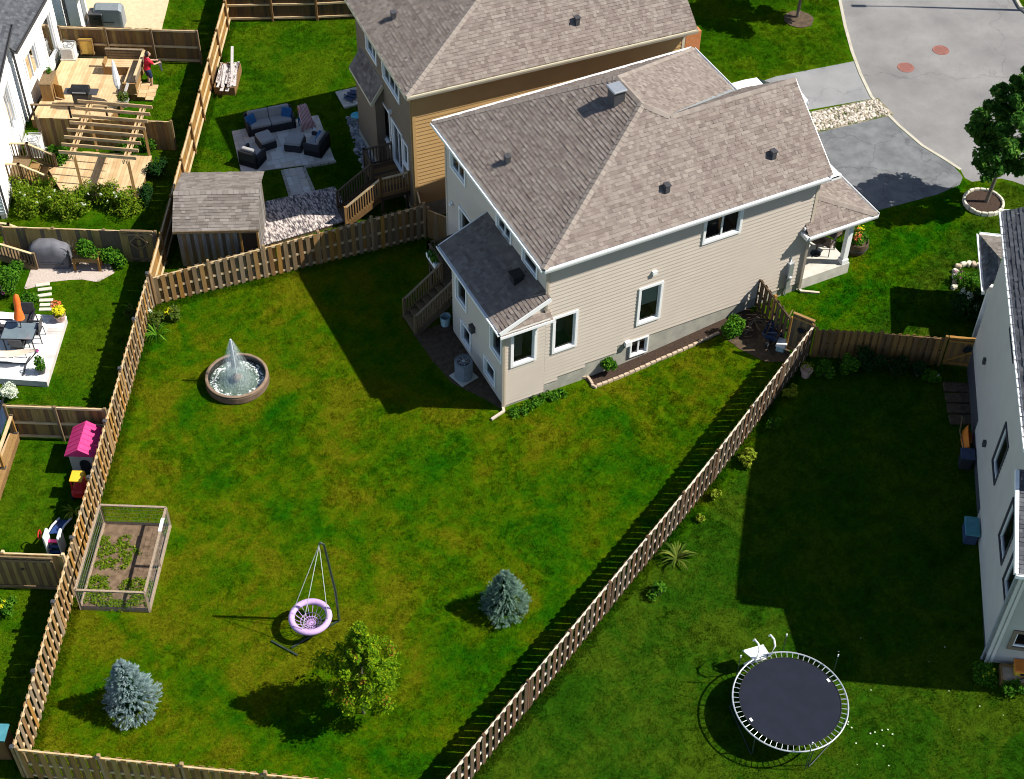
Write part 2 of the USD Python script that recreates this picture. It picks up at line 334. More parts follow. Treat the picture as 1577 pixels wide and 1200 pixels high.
# ================================================================ helpers for buildings
def strips(poly, zf, step=.5, off=0.0, mb=None):
    """A plan polygon laid on the sloping ground: cut into strips along u, each flat within itself."""
    mb = mb or MB()
    if not poly.is_valid:
        poly = poly.buffer(0)
    x0, y0, x1, y1 = poly.bounds
    xs = sorted({x0, x1, *[x for x in np.arange(3, 12.01, step) if x0 < x < x1]})
    for a, b in zip(xs[:-1], xs[1:]):
        g = poly.intersection(sbox(a, y0 - 1, b, y1 + 1))
        for q in getattr(g, "geoms", [g]):
            if q.geom_type != "Polygon" or q.area < 1e-6:
                continue
            v, f = trimesh.creation.triangulate_polygon(q, engine="earcut")
            v = np.asarray(v); f = np.asarray(f)
            cr = np.cross(v[f[:, 1]] - v[f[:, 0]], v[f[:, 2]] - v[f[:, 0]])
            f[cr < 0] = f[cr < 0][:, ::-1]
            mb.add(np.c_[v, zf(v[:, 0]) + off], f)
    return mb

class Wall:
    """An upright wall in plan: from point a to point b, outward normal to the right of a->b; s runs along, z is up."""
    def __init__(self, a, b):
        self.a, self.b = np.array(a, float), np.array(b, float)
        self.t = (self.b - self.a); self.len = np.linalg.norm(self.t); self.t /= self.len
        self.n = np.array([self.t[1], -self.t[0]])
    def p(self, s, z, off=0.0):
        q = self.a + self.t * s + self.n * off
        return np.array([q[0], q[1], z])
    def siding(self, mb, z0, z1, holes=(), lap=.16, top=None):
        """Lapped boards as real steps; holes are (s0, s1, z0, z1); top(s) is an optional sloping upper limit given as (s, z) pairs."""
        n = int(math.ceil((z1 - z0) / lap))
        for k in range(n):
            a, b = z0 + k * lap, min(z0 + (k + 1) * lap, z1); mid = (a + b) / 2
            iv = [(0.0, self.len)]
            if top is not None:
                ok = [s for s in np.linspace(0, self.len, 400) if np.interp(s, *zip(*top)) >= mid]
                if not ok:
                    continue
                iv = [(ok[0], ok[-1])]
            for h in holes:
                if h[2] < mid < h[3]:
                    iv = [q for s, e in iv for q in ((s, min(e, h[0])), (max(s, h[1]), e)) if q[1] - q[0] > .005]
            for s, e in iv:
                mb.quad(self.p(s, a, .021), self.p(e, a, .021), self.p(e, b, .002), self.p(s, b, .002))
                mb.quad(self.p(s, a, 0), self.p(e, a, 0), self.p(e, a, .021), self.p(s, a, .021))
    def panel(self, mb, s0, s1, z0, z1, o0, o1):
        """A slab on the wall between offsets o0 and o1."""
        v = [self.p(s, z, o) for o in (o0, o1) for z in (z0, z1) for s in (s0, s1)]
        return mb.add(v, [[0, 1, 3], [0, 3, 2], [4, 7, 5], [4, 6, 7], [0, 4, 5], [0, 5, 1], [2, 3, 7], [2, 7, 6], [0, 2, 6], [0, 6, 4], [1, 5, 7], [1, 7, 3]])
    def frame(self, mb, s0, s1, z0, z1, w, o0, o1):
        for q in ((s0, s1, z0, z0 + w), (s0, s1, z1 - w, z1), (s0, s0 + w, z0 + w, z1 - w), (s1 - w, s1, z0 + w, z1 - w)):
            self.panel(mb, *q, o0, o1)
    def window(self, parent, s0, s1, z0, z1, casing=.09, bars=0, blind=0.0, trim="white", sash="sash", name="window", sill=True):
        """Casing proud of the wall, sash and pane set back, and the dim room behind. Outer size s0..s1, z0..z1. Returns the hole."""
        mb = MB(); self.frame(mb, s0, s1, z0, z1, casing, -.02, .055)
        w = mb.build(name, M[trim], parent)
        a, b, c, d = s0 + casing, s1 - casing, z0 + casing, z1 - casing
        mb = MB(); self.frame(mb, a, b, c, d, .05, -.07, -.005)
        for k in range(bars):
            m = a + (b - a) * (k + 1) / (bars + 1); self.panel(mb, m - .03, m + .03, c + .05, d - .05, -.065, -.01)
        mb.build("sash", M[sash], w)
        MB().quad(self.p(a, c, -.045), self.p(b, c, -.045), self.p(b, d, -.045), self.p(a, d, -.045)).build("pane", M["glass"], w)
        mb = MB(); o = -.75
        P = lambda s, z, q: self.p(s, z, q)
        mb.quad(P(a, c, o), P(b, c, o), P(b, d, o), P(a, d, o)); mb.quad(P(a, c, -.08), P(a, c, o), P(a, d, o), P(a, d, -.08)); mb.quad(P(b, c, -.08), P(b, d, -.08), P(b, d, o), P(b, c, o))
        mb.quad(P(a, c, -.08), P(b, c, -.08), P(b, c, o), P(a, c, o)); mb.quad(P(a, d, -.08), P(a, d, o), P(b, d, o), P(b, d, -.08))
        mb.build("room", M["room"], w)
        if blind:
            MB().quad(P(a, d - (d - c) * blind, -.1), P(b, d - (d - c) * blind, -.1), P(b, d, -.1), P(a, d, -.1)).build("blind", M["blind"], w)
        return (s0 + .02, s1 - .02, z0 + .02, z1 - .02)

def shingles(parent, pts, eave, mat_, name="shingle_slope", expo=.13, tab=.14, seed=0, label=None):
    """A roof slope: every shingle a piece of its own, lapped over the course below. pts: planar outline; eave: two points giving the eave's direction."""
    rng = np.random.default_rng(seed)
    pts = np.array(pts, float); o = np.array(eave[0], float)
    e = np.array(eave[1], float) - o; e /= np.linalg.norm(e)
    nn = np.zeros(3)
    for i in range(len(pts)):
        nn += np.cross(pts[i] - o, pts[(i + 1) % len(pts)] - o)
    nn /= np.linalg.norm(nn)
    if nn[2] < 0: nn = -nn
    g = np.cross(nn, e)
    if g[2] < 0: g = -g
    q = np.c_[(pts - o) @ e, (pts - o) @ g]
    pg = Polygon(q).buffer(0); pp = shapely.prepared.prep(pg)
    x0, y0, x1, y1 = pg.bounds
    mb = MB()
    base = rng.random(4096)
    for k in range(int(y0 / expo) - 1, int(y1 / expo) + 1):
        a, b = k * expo, (k + 1) * expo
        if b < y0 or a > y1: continue
        x = x0 - rng.random() * tab
        while x < x1:
            w = tab * rng.uniform(.55, 1.5); t = .72 * rng.random() + .28 * base[(k * 7 + int(x / .9)) % 4096]
            lift = rng.choice([.010, .017, .024])
            r = sbox(x, a, x + w, b)
            x += w
            if pp.contains(r): polys = [np.array(r.exterior.coords)[:-1]]
            elif pp.intersects(r):
                gg = pg.intersection(r); polys = [np.array(z.exterior.coords)[:-1] for z in getattr(gg, "geoms", [gg]) if z.geom_type == "Polygon" and z.area > 1e-4]
            else: continue
            for c in polys:
                h = np.where(c[:, 1] < (a + b) / 2, lift, .002)
                P = o + c[:, :1] * e + c[:, 1:] * g + h[:, None] * nn
                ar = np.sum(c[:, 0] * np.roll(c[:, 1], -1) - np.roll(c[:, 0], -1) * c[:, 1])
                if (np.cross(e, g) @ nn) * ar < 0: P = P[::-1]; c = c[::-1]; h = h[::-1]
                mb.poly(P, t)
                for i in range(len(c)):                       # butt edge
                    j = (i + 1) % len(c)
                    if h[i] > .005 and h[j] > .005 and abs(c[i, 1] - c[j, 1]) < 1e-6:
                        mb.quad(P[i], P[i] - nn * lift, P[j] - nn * lift, P[j], t)
    return mb.build(name, mat_, parent, tones=True, kind="stuff", label=label)

def caps(parent, p, q, mat_, w=.26, step=.2, seed=1, name="ridge_cap", tone=(.6, 1.0), na=None, nb=None):
    """Folded cap shingles along a hip or ridge from p (low end) to q; na, nb: the two slopes' normals."""
    rng = np.random.default_rng(seed)
    p, q = np.array(p, float), np.array(q, float); L = np.linalg.norm(q - p); t = (q - p) / L
    def side(n):
        n = np.array(n, float); n /= np.linalg.norm(n)
        s = np.cross(n, t); s /= np.linalg.norm(s)
        return (s if s[2] < 0 else -s), n
    (sa, na), (sb, nb) = side(na), side(nb); up = na + nb; up /= np.linalg.norm(up)
    mb = MB(); k = 0
    while k * step < L:
        a, b = p + t * k * step, p + t * min(L, k * step + step * 1.3); k += 1; tn = rng.uniform(*tone)
        ha, hb = .05, .034
        A0, A1, A2 = a + up * ha, a + sa * w / 2 + na * (ha - .018), a + sb * w / 2 + nb * (ha - .018)
        B0, B1, B2 = b + up * hb, b + sa * w / 2 + na * (hb - .018), b + sb * w / 2 + nb * (hb - .018)
        mb.quad(A1, A0, B0, B1, tn); mb.quad(A0, A2, B2, B0, tn)
        mb.add([A1, A0, A2, a + up * .01], [[0, 3, 1], [1, 3, 2]], tn)
        mb.add([A1, B1, B1 - na * .02, A1 - na * .02, A2, B2, B2 - nb * .02, A2 - nb * .02], [[0, 1, 2], [0, 2, 3], [4, 6, 5], [4, 7, 6]], tn)
    return mb.build(name, mat_, parent, tones=True, kind="stuff")

def eave(parent, a, b, zt, out, mat_="white", gutter=True, h=.15, d=.11):
    """Fascia board with a trough gutter along an eave from a to b at height zt; out: outward direction in plan."""
    a, b, out = np.array([*a, 0.0]), np.array([*b, 0.0]), np.array([*out, 0.0])
    mb = MB()
    t = (b - a) / np.linalg.norm(b - a)
    prof = [(-.02, -.02), (-.02, -h), (d * .75, -h), (d, -h * .35), (d, .012), (d - .018, .012), (d - .02, -.02), (.0, -.06)] if gutter else [(-.02, .0), (-.02, -h), (.025, -h), (.025, .0)]
    n = len(prof)
    V = [q + out * x + np.array([0, 0, zt + y]) for q in (a, b) for x, y in prof]
    F = []
    for i in range(n):
        j = (i + 1) % n
        F += [[i, j, n + j], [i, n + j, n + i]]
    F += [[0, i + 1, i] for i in range(1, n - 1)] + [[n, n + i, n + i + 1] for i in range(1, n - 1)]
    mb.add(V, F)
    return mb.build("gutter" if gutter else "fascia", M[mat_], parent)

def slope_n(pts):
    a, b, c = np.array(pts[0]), np.array(pts[1]), np.array(pts[2]); n = np.cross(b - a, c - a); n /= np.linalg.norm(n)
    return n if n[2] > 0 else -n

def downspout(parent, pts, mat_="downspout", w=.085, d=.065):
    mb = MB()
    for a, b in zip(pts[:-1], pts[1:]):
        a, b = np.array(a, float), np.array(b, float); t = (b - a) / np.linalg.norm(b - a)
        mb.bar(a - t * .02, b + t * .02, w, d, up=(0.3, 1, .01) if abs(t[2]) > .9 else (0, 0, 1))
    return mb.build("downspout", M[mat_], parent)

# ================================================================ ground, road, driveways
curb_px = [(1293, 0), (1301, 40), (1312, 80), (1325, 115), (1342, 150), (1362, 172), (1385, 195), (1420, 225), (1453, 245), (1479, 262)]
curb = [at(*q, .72)[:2] for q in curb_px]
curb = [np.array([27.6, 20.5]), np.array([25.9, 18.0])] + curb
lawn_edge = [at(x, y, .75)[:2] for x, y in ((1486, 274), (1497, 280), (1518, 277), (1542, 275), (1560, 279), (1590, 290))]
island = Polygon([at(x, y, .75)[:2] for x, y in ((1545, -40), (1562, -8), (1572, 10), (1590, 24), (1640, 20), (1640, -60))])
road_poly = Polygon([*curb, *lawn_edge, (27, -4), (45, -8), (60, 10), (50, 30), (30, 25)]).buffer(0).difference(island)
drive1 = Polygon([at(1150, 133, .75)[:2], at(1195, 118, .75)[:2], at(1318, 94, .75)[:2], at(1351, 151, .75)[:2], at(1236, 171, .75)[:2], at(1150, 185, .75)[:2]])
drive2 = Polygon([at(1225, 213, .75)[:2], at(1265, 203, .75)[:2], at(1377, 177, .75)[:2], at(1424, 229, .75)[:2], at(1468, 256, .75)[:2], at(1483, 272, .75)[:2], at(1478, 285, .75)[:2], at(1443, 300, .75)[:2], at(1350, 325, .75)[:2], at(1280, 330, .75)[:2]])
gravel_strip = Polygon([at(1240, 174, .75)[:2], at(1352, 151, .75)[:2], at(1377, 177, .75)[:2], at(1266, 203, .75)[:2], at(1240, 205, .75)[:2]])
ground = sbox(-140, -140, 140, 160).difference(road_poly.buffer(.005))
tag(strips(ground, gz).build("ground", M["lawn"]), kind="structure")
tag(strips(road_poly, lambda u: 0 * u + .655).build("road", M["asphalt"]), kind="structure")
def kerb_run(pts, name="kerb"):
    ls = LineString(pts).buffer(.065, cap_style="flat", join_style="round")
    return tag(MB().prism(ls.exterior.coords, .60, .765).build(name, M["kerb"]), kind="structure")
kerb_run(curb); kerb_run(list(island.exterior.coords)[:5])
tag(strips(drive1.difference(road_poly.buffer(.09)), gz, off=.006).build("driveway", M["asphalt_pale"]), kind="structure")
tag(strips(drive2.difference(road_poly.buffer(.09)), gz, off=.006).build("driveway", M["asphalt_dark"]), kind="structure")
# ================================================================ the main house
def gable_roof_normals(): pass
H = thing("beige_house", "large two storey beige house with brown hip roof and white gutters in the middle", "house")
He, T, OH, WV = 6.154, .72, .321, 7.83
WD = 1.508
ue, ve, WE = WD - OH, -OH, WV + 2 * OH
TB = T / 1.553
L3, L4 = 10.53, 10.97
rA, bG = 3.397, 2.875
E1, E2 = (ue, ve, He), (ue, ve + WE, He)
E3, E4 = (ue + L3, ve + WE, He), (ue + L4, ve, He)
A_ = (ue + rA * 1.553, ve + rA, He + rA * T); B_ = (A_[0], ve + WE - rA, A_[2])
hG = He + bG * T
V_ = (ue + L3 - bG * 1.553, ve + bG, hG); G_ = (ue + L4, ve + bG, hG)
V2 = (ue + L3, 5.2, He); G2 = (ue + L4, 5.2, He)
sh = M["shingle"]
P1 = [E1, A_, B_, E2]; P2 = [E1, E4, G_, V_, A_]; P3 = [E3, B_, A_, V_, V2]; P4 = [E2, B_, E3]; P5 = [V_, G_, G2, V2]
n1, n2, n3, n4, n5 = map(slope_n, ([E1, A_, B_], [E1, E4, G_], [E3, B_, A_], [E2, B_, E3], [V_, G_, G2]))
shingles(H, P1, (E2, E1), sh, seed=1, label="steep rear roof slope")
shingles(H, P2, (E1, E4), sh, seed=2)
shingles(H, P3, (E3, V2), sh, seed=3)
shingles(H, P4, (E3, E2), sh, seed=4)
shingles(H, P5, (G2, V2), sh, seed=5)
for k, (p, q, a, b) in enumerate(((E1, A_, n1, n2), (E2, B_, n1, n4), (B_, A_, n1, n3), (V_, A_, n2, n3), (E3, B_, n3, n4), (G_, V_, n2, n5))):
    caps(H, p, q, sh, seed=10 + k, name="hip_cap", na=a, nb=b)
MB().add([np.array(V_) + [0, 0, .03], np.array(V2) + [0, 0, .03], np.array(V2) + [0, .22, .0], np.array(V_) + [-.2, .1, .06], np.array(V2) + [.1, -.05, .05], np.array(V_) + [.15, 0, .05]],
         [[0, 1, 2], [0, 2, 3], [0, 5, 4], [0, 4, 1]]).build("valley_flashing", M["galv"], H)
eave(H, E1[:2], (E4[0] + .16, E4[1]), He, (0, -1)); eave(H, E2[:2], E1[:2], He, (-1, 0)); eave(H, E3[:2], E2[:2], He, (0, 1)); eave(H, V2[:2], E3[:2], He, (1, 0))
mb = MB()   # barge boards of the front gable, with the boxed return at its foot
for a, b in ((E4, G_), (G_, G2)):
    a, b = np.array(a), np.array(b); mb.add([a + [.03, 0, -.16], b + [.03, 0, -.16], b + [.03, 0, .0], a + [.03, 0, .0], a + [0, 0, -.16], b + [0, 0, -.16], b, a], [[0, 1, 2], [0, 2, 3], [4, 6, 5], [4, 7, 6], [3, 2, 6], [3, 6, 7]])
mb.build("barge_board", M["white"], H)
mb = MB(); mb.box((E4[0] + .14, ve + .28, He - .09), (.24, .62, .13)); mb.box((E4[0] + .06, ve - .05, He - .07), (.4, .12, .15)); mb.build("eave_return", M["white"], H)
zs = He - .16
mb = MB()
mb.quad((ue, ve, zs), (ue + L4, ve, zs), (ue + L4, 0.0, zs), (ue, 0.0, zs)); mb.quad((ue, 0, zs), (WD, 0, zs), (WD, WV, zs), (ue, WV, zs)); mb.quad((ue, WV, zs), (ue + L3, WV, zs), (ue + L3, ve + WE, zs), (ue, ve + WE, zs))
mb.build("soffit", M["soffit"], H)
UF = 11.88                                             # front wall
side = Wall((WD, 0), (UF, 0)); back = Wall((WD, WV), (WD, 0)); far = Wall((UF, WV), (WD, WV)); front = Wall((UF, 0), (UF, WV))
SB = lambda u: u - WD
holes = [(-1, SB(2.03), -1, .5), (SB(2.03), SB(3.1), -1, .62), (SB(3.1), SB(4.35), -1, .86), (SB(4.35), SB(12), -1, 1.08)]
whole = list(holes)
holes.append(side.window(H, SB(1.757), SB(2.703), 1.864, 3.551)); holes.append(side.window(H, SB(5.02), SB(5.973), 1.80, 3.544, blind=.55))
holes.append(side.window(H, SB(7.335), SB(8.862), 4.62, 5.93, bars=1, blind=.12))
holes.append(side.window(H, SB(4.87), SB(5.60), .33, 1.13, casing=.05, bars=1, name="basement_window"))
mb = MB(); side.siding(mb, 0.0, zs + .02, holes); mb.build("side_wall", M["siding"], H)
def plinth(w, segs, mat_="foundation", name="foundation"):
    mb = MB()
    for s0, s1, z0, z1 in segs: w.panel(mb, s0, s1, z0, z1, -.2, -.012)
    return mb.build(name, M[mat_], H)
plinth(side, [(0, SB(4.9), -.3, 1.1), (SB(4.9), SB(5.57), -.3, .34), (SB(5.57), SB(UF), -.3, 1.1)])
bh = [back.window(H, WV - 3.70, WV - 2.53, 4.72, 5.62, bars=1, blind=.4), back.window(H, WV - 1.76, WV - .62, 4.74, 5.56, bars=0), back.window(H, WV - 7.42, WV - 6.12, 4.62, 5.6, bars=1)]
bh.append(back.window(H, WV - 6.74, WV - 5.0, 1.25, 3.42, bars=1, name="patio_door", casing=.11))
mb = MB(); back.siding(mb, .35, zs + .02, bh); mb.build("back_wall", M["siding"], H)
plinth(back, [(0, WV, -.3, .4)])
mb = MB(); far.siding(mb, .8, zs + .02); mb.build("far_wall", M["siding"], H); plinth(far, [(0, far.len, -.3, .85)])
mb = MB(); front.siding(mb, .9, hG - .05, [], top=[(0, zs), (2.55, hG - .2), (5.15, zs), (WV, zs)]); mb.build("front_wall", M["siding"], H); plinth(front, [(0, WV, -.3, 1.0)])
for (s, w_, zb_) in ((.03, side, 4.75), (0, back, .4), (side.len, side, .9)):
    mb = MB(); w_.panel(mb, s - .05, s + .06, zb_, zs, 0, .03)
    mb.build("corner_trim", M["downspout"], H)
# rear wing: one storey, shed roof
mb = MB(); mb.box((-.012, -.012, 1.95), (.10, .10, 3.75)); mb.build("corner_trim", M["downspout"], H)
WL = 4.12
wside, wback, wfar = Wall((0, 0), (WD, 0)), Wall((0, WL), (0, 0)), Wall((WD, WL), (0, WL))
zw = 3.98
wh = [wside.window(H, .211, 1.173, 1.876, 3.556, blind=.18)]
mb = MB(); wside.siding(mb, .12, 4.62, wh, top=[(0, zw - .12), (WD, 4.72)]); mb.build("wing_side_wall", M["siding"], H)
bh = [wback.window(H, WL - 1.06, WL - .12, 1.98, 3.42), wback.window(H, WL - 3.80, WL - 2.86, 1.98, 3.36), wback.window(H, WL - 1.527, WL - .61, .377, 1.257, name="basement_window"), wback.window(H, WL - 3.405, WL - 2.555, .316, 1.306, name="basement_window")]
mb = MB(); wback.siding(mb, .12, zw - .1, bh); mb.build("wing_back_wall", M["siding"], H)
mb = MB(); wfar.siding(mb, .12, 4.62, [], top=[(0, 4.72), (WD, zw - .12)]); mb.build("wing_far_wall", M["siding"], H)
mb = MB(); wback.panel(mb, 0, WL, -.3, .3, -.2, -.012); mb.build("foundation", M["foundation"], H)
mb = MB(); wside.panel(mb, 0, WD, -.3, .3, -.19, -.013); mb.build("foundation", M["foundation"], H)
R0, R1, R2, R3 = (-.33, -.33, zw), (WD - .005, -.33, 4.80), (WD - .005, 4.44, 4.80), (-.33, 4.44, zw)
shingles(H, [R0, R1, R2, R3], (R3, R0), sh, seed=21, label="low shed roof over the rear wing")
eave(H, R3[:2], R0[:2], zw, (-1, 0), h=.13)
for a, b in ((R0, R1), (R3, R2)): MB().bar(np.array(a) - [0, 0, .06], np.array(b) - [0, 0, .06], .035, .16).build("barge_board", M["white"], H)
mb = MB(); mb.quad((-.33, -.33, zw - .13), (WD, -.33, zw - .13), (WD, 0, zw - .13), (-.33, 0, zw - .13)); mb.quad((-.33, 0, zw - .13), (0, 0, zw - .13), (0, 4.44, zw - .13), (-.33, 4.44, zw - .13)); mb.build("soffit", M["soffit"], H)
shingles(H, [(-.3, -.34, 3.80), (WD + .1, -.34, 3.80), (WD + .1, -.02, 3.98), (-.3, -.02, 3.98)], ((-.3, -.34, 3.80), (WD, -.34, 3.80)), sh, seed=22, name="pent_roof")
MB().bar((-.33, -.355, 3.76), (WD + .12, -.355, 3.76), .035, .1).build("pent_fascia", M["white"], H)
mb = MB(); mb.box((.98, 1.15, 4.68), (.34, .34, .3)); mb.box((.98, 1.15, 4.85), (.42, .42, .05)); mb.build("roof_vent", M["black"], H)
# corner downspouts
downspout(H, [(-.10, -.27, 3.85), (-.07, -.06, 3.6), (-.07, -.06, .14), (-.1, -.2, .07), (-.62, -.34, .05)])
downspout(H, [(WD + .05, ve + .02, He - .1), (WD - .04, -.07, He - .4), (WD - .04, -.07, 3.98), (WD + .13, -.07, 3.8)], w=.075)
# roof vents
def pot(u, v, z, n):
    mb = MB(); mb.box((u, v, z + .1), (.16, .2, .26)); mb.box((u + .02, v + .01, z + .25), (.2, .24, .03)); mb.build("roof_vent", M["darkgrey"], H)
for u, v, z in ((6.14, .66, 6.86), (10.24, .66, 6.86), (2.25, 4.46, 6.65)): pot(u, v, z, 0)
mb = MB(); mb.box((5.95, 3.88, 8.56), (.40, .46, .60)); mb.build("chimney", M["darkgrey"], H)
mb = MB(); mb.box((5.95, 3.88, 8.885), (.50, .56, .06), ch=.02); mb.build("chimney_cap", M["galv"], H)
# wall fittings
mb = MB(); side.panel(mb, SB(5.47), SB(5.63), 4.02, 4.16, .012, .1); mb.build("wall_vent", M["white"], H)
mb = MB(); side.panel(mb, SB(4.63), SB(4.82), 1.02, 1.22, .012, .14); mb.build("wall_vent", M["white"], H)
mb = MB(); side.panel(mb, SB(11.17), SB(11.37), 1.75, 2.35, .012, .16); side.panel(mb, SB(11.2), SB(11.36), 1.1, 1.6, .012, .13); side.panel(mb, SB(11.26), SB(11.30), .7, 2.6, .012, .05)
mb.lathe([(0, 0), (.09, 0), (.09, .1), (.05, .13), (0, .13)], (11.27, -.12, 1.62), 12); mb.build("electric_meter", M["galv"], H)
mb = MB(); mb.sphere((WD - .1, 7.3, 3.0), .07, 2); mb.box((WD - .04, 7.3, 3.08), (.06, .1, .12)); mb.build("wall_lamp", M["white"], H)
mb = MB(); mb.box((-.09, 2.35, 1.75), (.16, .22, .3)); mb.build("hose_reel", M["darkgrey"], H)
# porch
zp = 1.23
pu, pvn = 14.0, -.02
mb = MB(); mb.box(((12 + pu) / 2 - .02, 1.5 + pvn, (zp + .4) / 2), (pu - 11.88, 3.0, zp - .4)); mb.build("porch_slab", M["concrete"], H)
mb = MB(); mb.box((13.83, .12, (zp + 3.5) / 2), (.2, .2, 3.5 - zp)); mb.box((13.83, .12, zp + .1), (.27, .27, .2)); mb.box((13.83, .12, 3.42), (.27, .27, .14)); mb.build("porch_post", M["white"], H)
Q0, Q1, Q2, Q3 = (11.62, -.34, 3.62), (14.5, -.34, 3.62), (14.5, 3.2, 3.62), (11.9, 2.6, 5.15)
QA = (11.9, .75, 4.72); QB = (11.9, 3.2, 4.72)
shingles(H, [Q0, Q1, QA, (11.62, -.1, 3.86)], (Q0, Q1), sh, seed=31, name="porch_roof")
shingles(H, [Q1, Q2, QB, QA], (Q1, Q2), sh, seed=32, name="porch_roof")
caps(H, Q1, QA, sh, seed=33, name="hip_cap", na=slope_n([Q0, Q1, QA]), nb=slope_n([Q1, Q2, QB]))
eave(H, (11.6, -.34), (14.5, -.34), 3.62, (0, -1), h=.14); eave(H, (14.5, -.34), (14.5, 3.2), 3.62, (1, 0), h=.14)
mb = MB(); mb.box((11.56, -.17, 3.56), (.1, .42, .16)); mb.box((11.74, -.09, 3.80), (.36, .06, .1)); mb.build("eave_return", M["white"], H)
mb = MB(); mb.quad((11.62, -.34, 3.5), (14.5, -.34, 3.5), (14.5, 3.2, 3.5), (11.62, 3.2, 3.5)); mb.build("porch_ceiling", M["soffit"], H)
downspout(H, [(11.72, -.4, 3.52), (11.86, -.08, 3.3), (11.86, -.08, .86), (11.9, -.16, .80), (12.45, -.5, .78)])
# lower garage roof in front, and the garage walls under it
g0, g1, g2, g3 = (UF, 3.6, 4.35), (13.55, 3.6, 3.45), (13.55, 8.25, 3.45), (UF, 8.25, 4.35)
shingles(H, [g1, g2, g3, g0], (g1, g2), sh, seed=41, name="garage_roof")
eave(H, g1[:2], g2[:2], 3.45, (1, 0), "downspout")
gw = Wall((13.3, 4.0), (13.3, WV)); mb = MB(); gw.siding(mb, .7, 3.4); gfar = Wall((13.3, WV), (UF, WV)); gfar.siding(mb, .7, 4.0); gn = Wall((UF, 4.0), (13.3, 4.0)); gn.siding(mb, .7, 3.6); mb.build("garage_wall", M["siding"], H)
mb = MB(); gw.panel(mb, .5, 3.3, .76, 3.0, .0, .04); mb.build("garage_door", M["white"], H)
# ================================================================ fences
M["wood_old_a"] = mat("old_brown_wood", (.050, .031, .016), (.092, .060, .034), scale=3, rough=.85, bump=.25, bscale=25, stretch=(6, 6, .6))
M["wood_old_b"] = mat("old_grey_wood", (.068, .048, .030), (.12, .088, .058), scale=3, rough=.85, bump=.25, bscale=25, stretch=(6, 6, .6))
M["wood_old_c"] = mat("old_rust_wood", (.075, .040, .020), (.125, .068, .036), scale=3, rough=.85, bump=.25, bscale=25, stretch=(6, 6, .6))
M["wood_stain_a"] = mat("stained_board", (.16, .085, .022), (.25, .14, .045), scale=3, rough=.8, bump=.2, bscale=25, stretch=(6, 6, .6))
M["wood_stain_b"] = mat("stained_board_dark", (.10, .058, .022), (.17, .10, .045), scale=3, rough=.8, bump=.2, bscale=25, stretch=(6, 6, .6))
M["wood_stain_c"] = mat("stained_board_olive", (.19, .125, .035), (.29, .20, .07), scale=3, rough=.8, bump=.2, bscale=25, stretch=(6, 6, .6))
M["wood_end"] = mat("cut_wood_end", (.50, .44, .35), (.64, .57, .46), scale=8, rough=.85)
LEFTSET = ["wood_honey", "wood_amber", "wood_weathered", "wood_brown", "wood_honey", "wood_ashen"]
OLDSET = ["wood_old_a", "wood_old_b", "wood_old_c", "wood_old_a", "wood_old_b"]
BACKSET = ["wood_ashen", "wood_weathered", "wood_amber", "wood_brown", "wood_weathered", "wood_honey", "wood_weathered"]
CROSSSET = ["wood_stain_a", "wood_stain_b", "wood_stain_c", "wood_stain_b"]

def fence(A, B, h, style, label, mats=LEFTSET, post_gap=2.3, side=1, seed=0, post="wood_post", rail="rail_top", dog=False, extra=.12, caps_=False, group=None, pitch=.285, rails=3, lean=.011):
    """A timber fence from A to B (plan). 'shadow' has boards by turns on both faces, 'board' a closed row on one face (side) with posts and rails on the other."""
    rng = random.Random(seed)
    A, B = np.array(A[:2], float), np.array(B[:2], float); L = np.linalg.norm(B - A); t = (B - A) / L
    F = thing("wooden_fence", label, "fence", (A[0], A[1], 0), math.degrees(math.atan2(t[1], t[0])), group)
    hh = (lambda s: h) if np.isscalar(h) else (lambda s: h[0] + (h[1] - h[0]) * s / L)
    zg = lambda s: float(gz(A[0] + t[0] * s))
    n = max(1, round(L / post_gap)); xs = [L * i / n for i in range(n + 1)]
    py = 0.0 if style == "shadow" else -side * .065
    for i, x in enumerate(xs):
        z = zg(x); ph = hh(x) + extra + rng.uniform(-.02, .02)
        mb = MB(); mb.box((x, py, z + ph / 2 - .05), (.1, .1, ph + .1), ch=.012)
        p = mb.build("post", M[post], F)
        if caps_:
            MB().box((x, py, z + ph + .03), (.13, .13, .06), ch=.02).build("post_cap", M["darkgrey"], p)
    for a, b in zip(xs[:-1], xs[1:]):
        for k in range(rails):
            f = (.1, .5, .97)[k] if rails == 3 else (.12, .9)[k]
            za, zb = zg(a) + hh(a) * f, zg(b) + hh(b) * f
            if style == "shadow":
                MB().bar((a + .051, 0, za - .03 * (k == 2)), (b - .051, 0, zb - .03 * (k == 2)), .05, .085).build("rail", M[rail], F)
            else:
                MB().bar((a + .051, -side * .045, za), (b - .051, -side * .045, zb), .05, .085).build("rail", M[rail], F)
    w = .156
    def picket(x, y, w):
        z, ph = zg(x), hh(x) + rng.uniform(-.026, .022); ln = rng.gauss(0, lean); q = .03 if dog else .004; th = .018
        out = [(-w / 2, .03), (w / 2, .03), (w / 2 + ln, ph - q), (w / 2 - q + ln, ph), (-w / 2 + q + ln, ph), (-w / 2 + ln, ph - q)]
        v = [(x + a, y + s * th / 2, z + b) for s in (-1, 1) for a, b in out]
        f = [[0, i, i + 1] for i in range(1, 5)] + [[6, 7 + i, 6 + i] for i in range(1, 5)]
        for i in range(6):
            j = (i + 1) % 6; f += [[i, j + 6, j], [i, i + 6, j + 6]]
        MB().add(v, f).build("picket", M[rng.choice(mats)], F)
    if style == "shadow":
        k = 0; x = .10
        while x < L - .06:
            picket(x, -.038 if k % 2 == 0 else .038, w); x += pitch / 2; k += 1
    else:
        x = .08
        while x < L - .05:
            picket(x, side * .0, w); x += .147
    return F

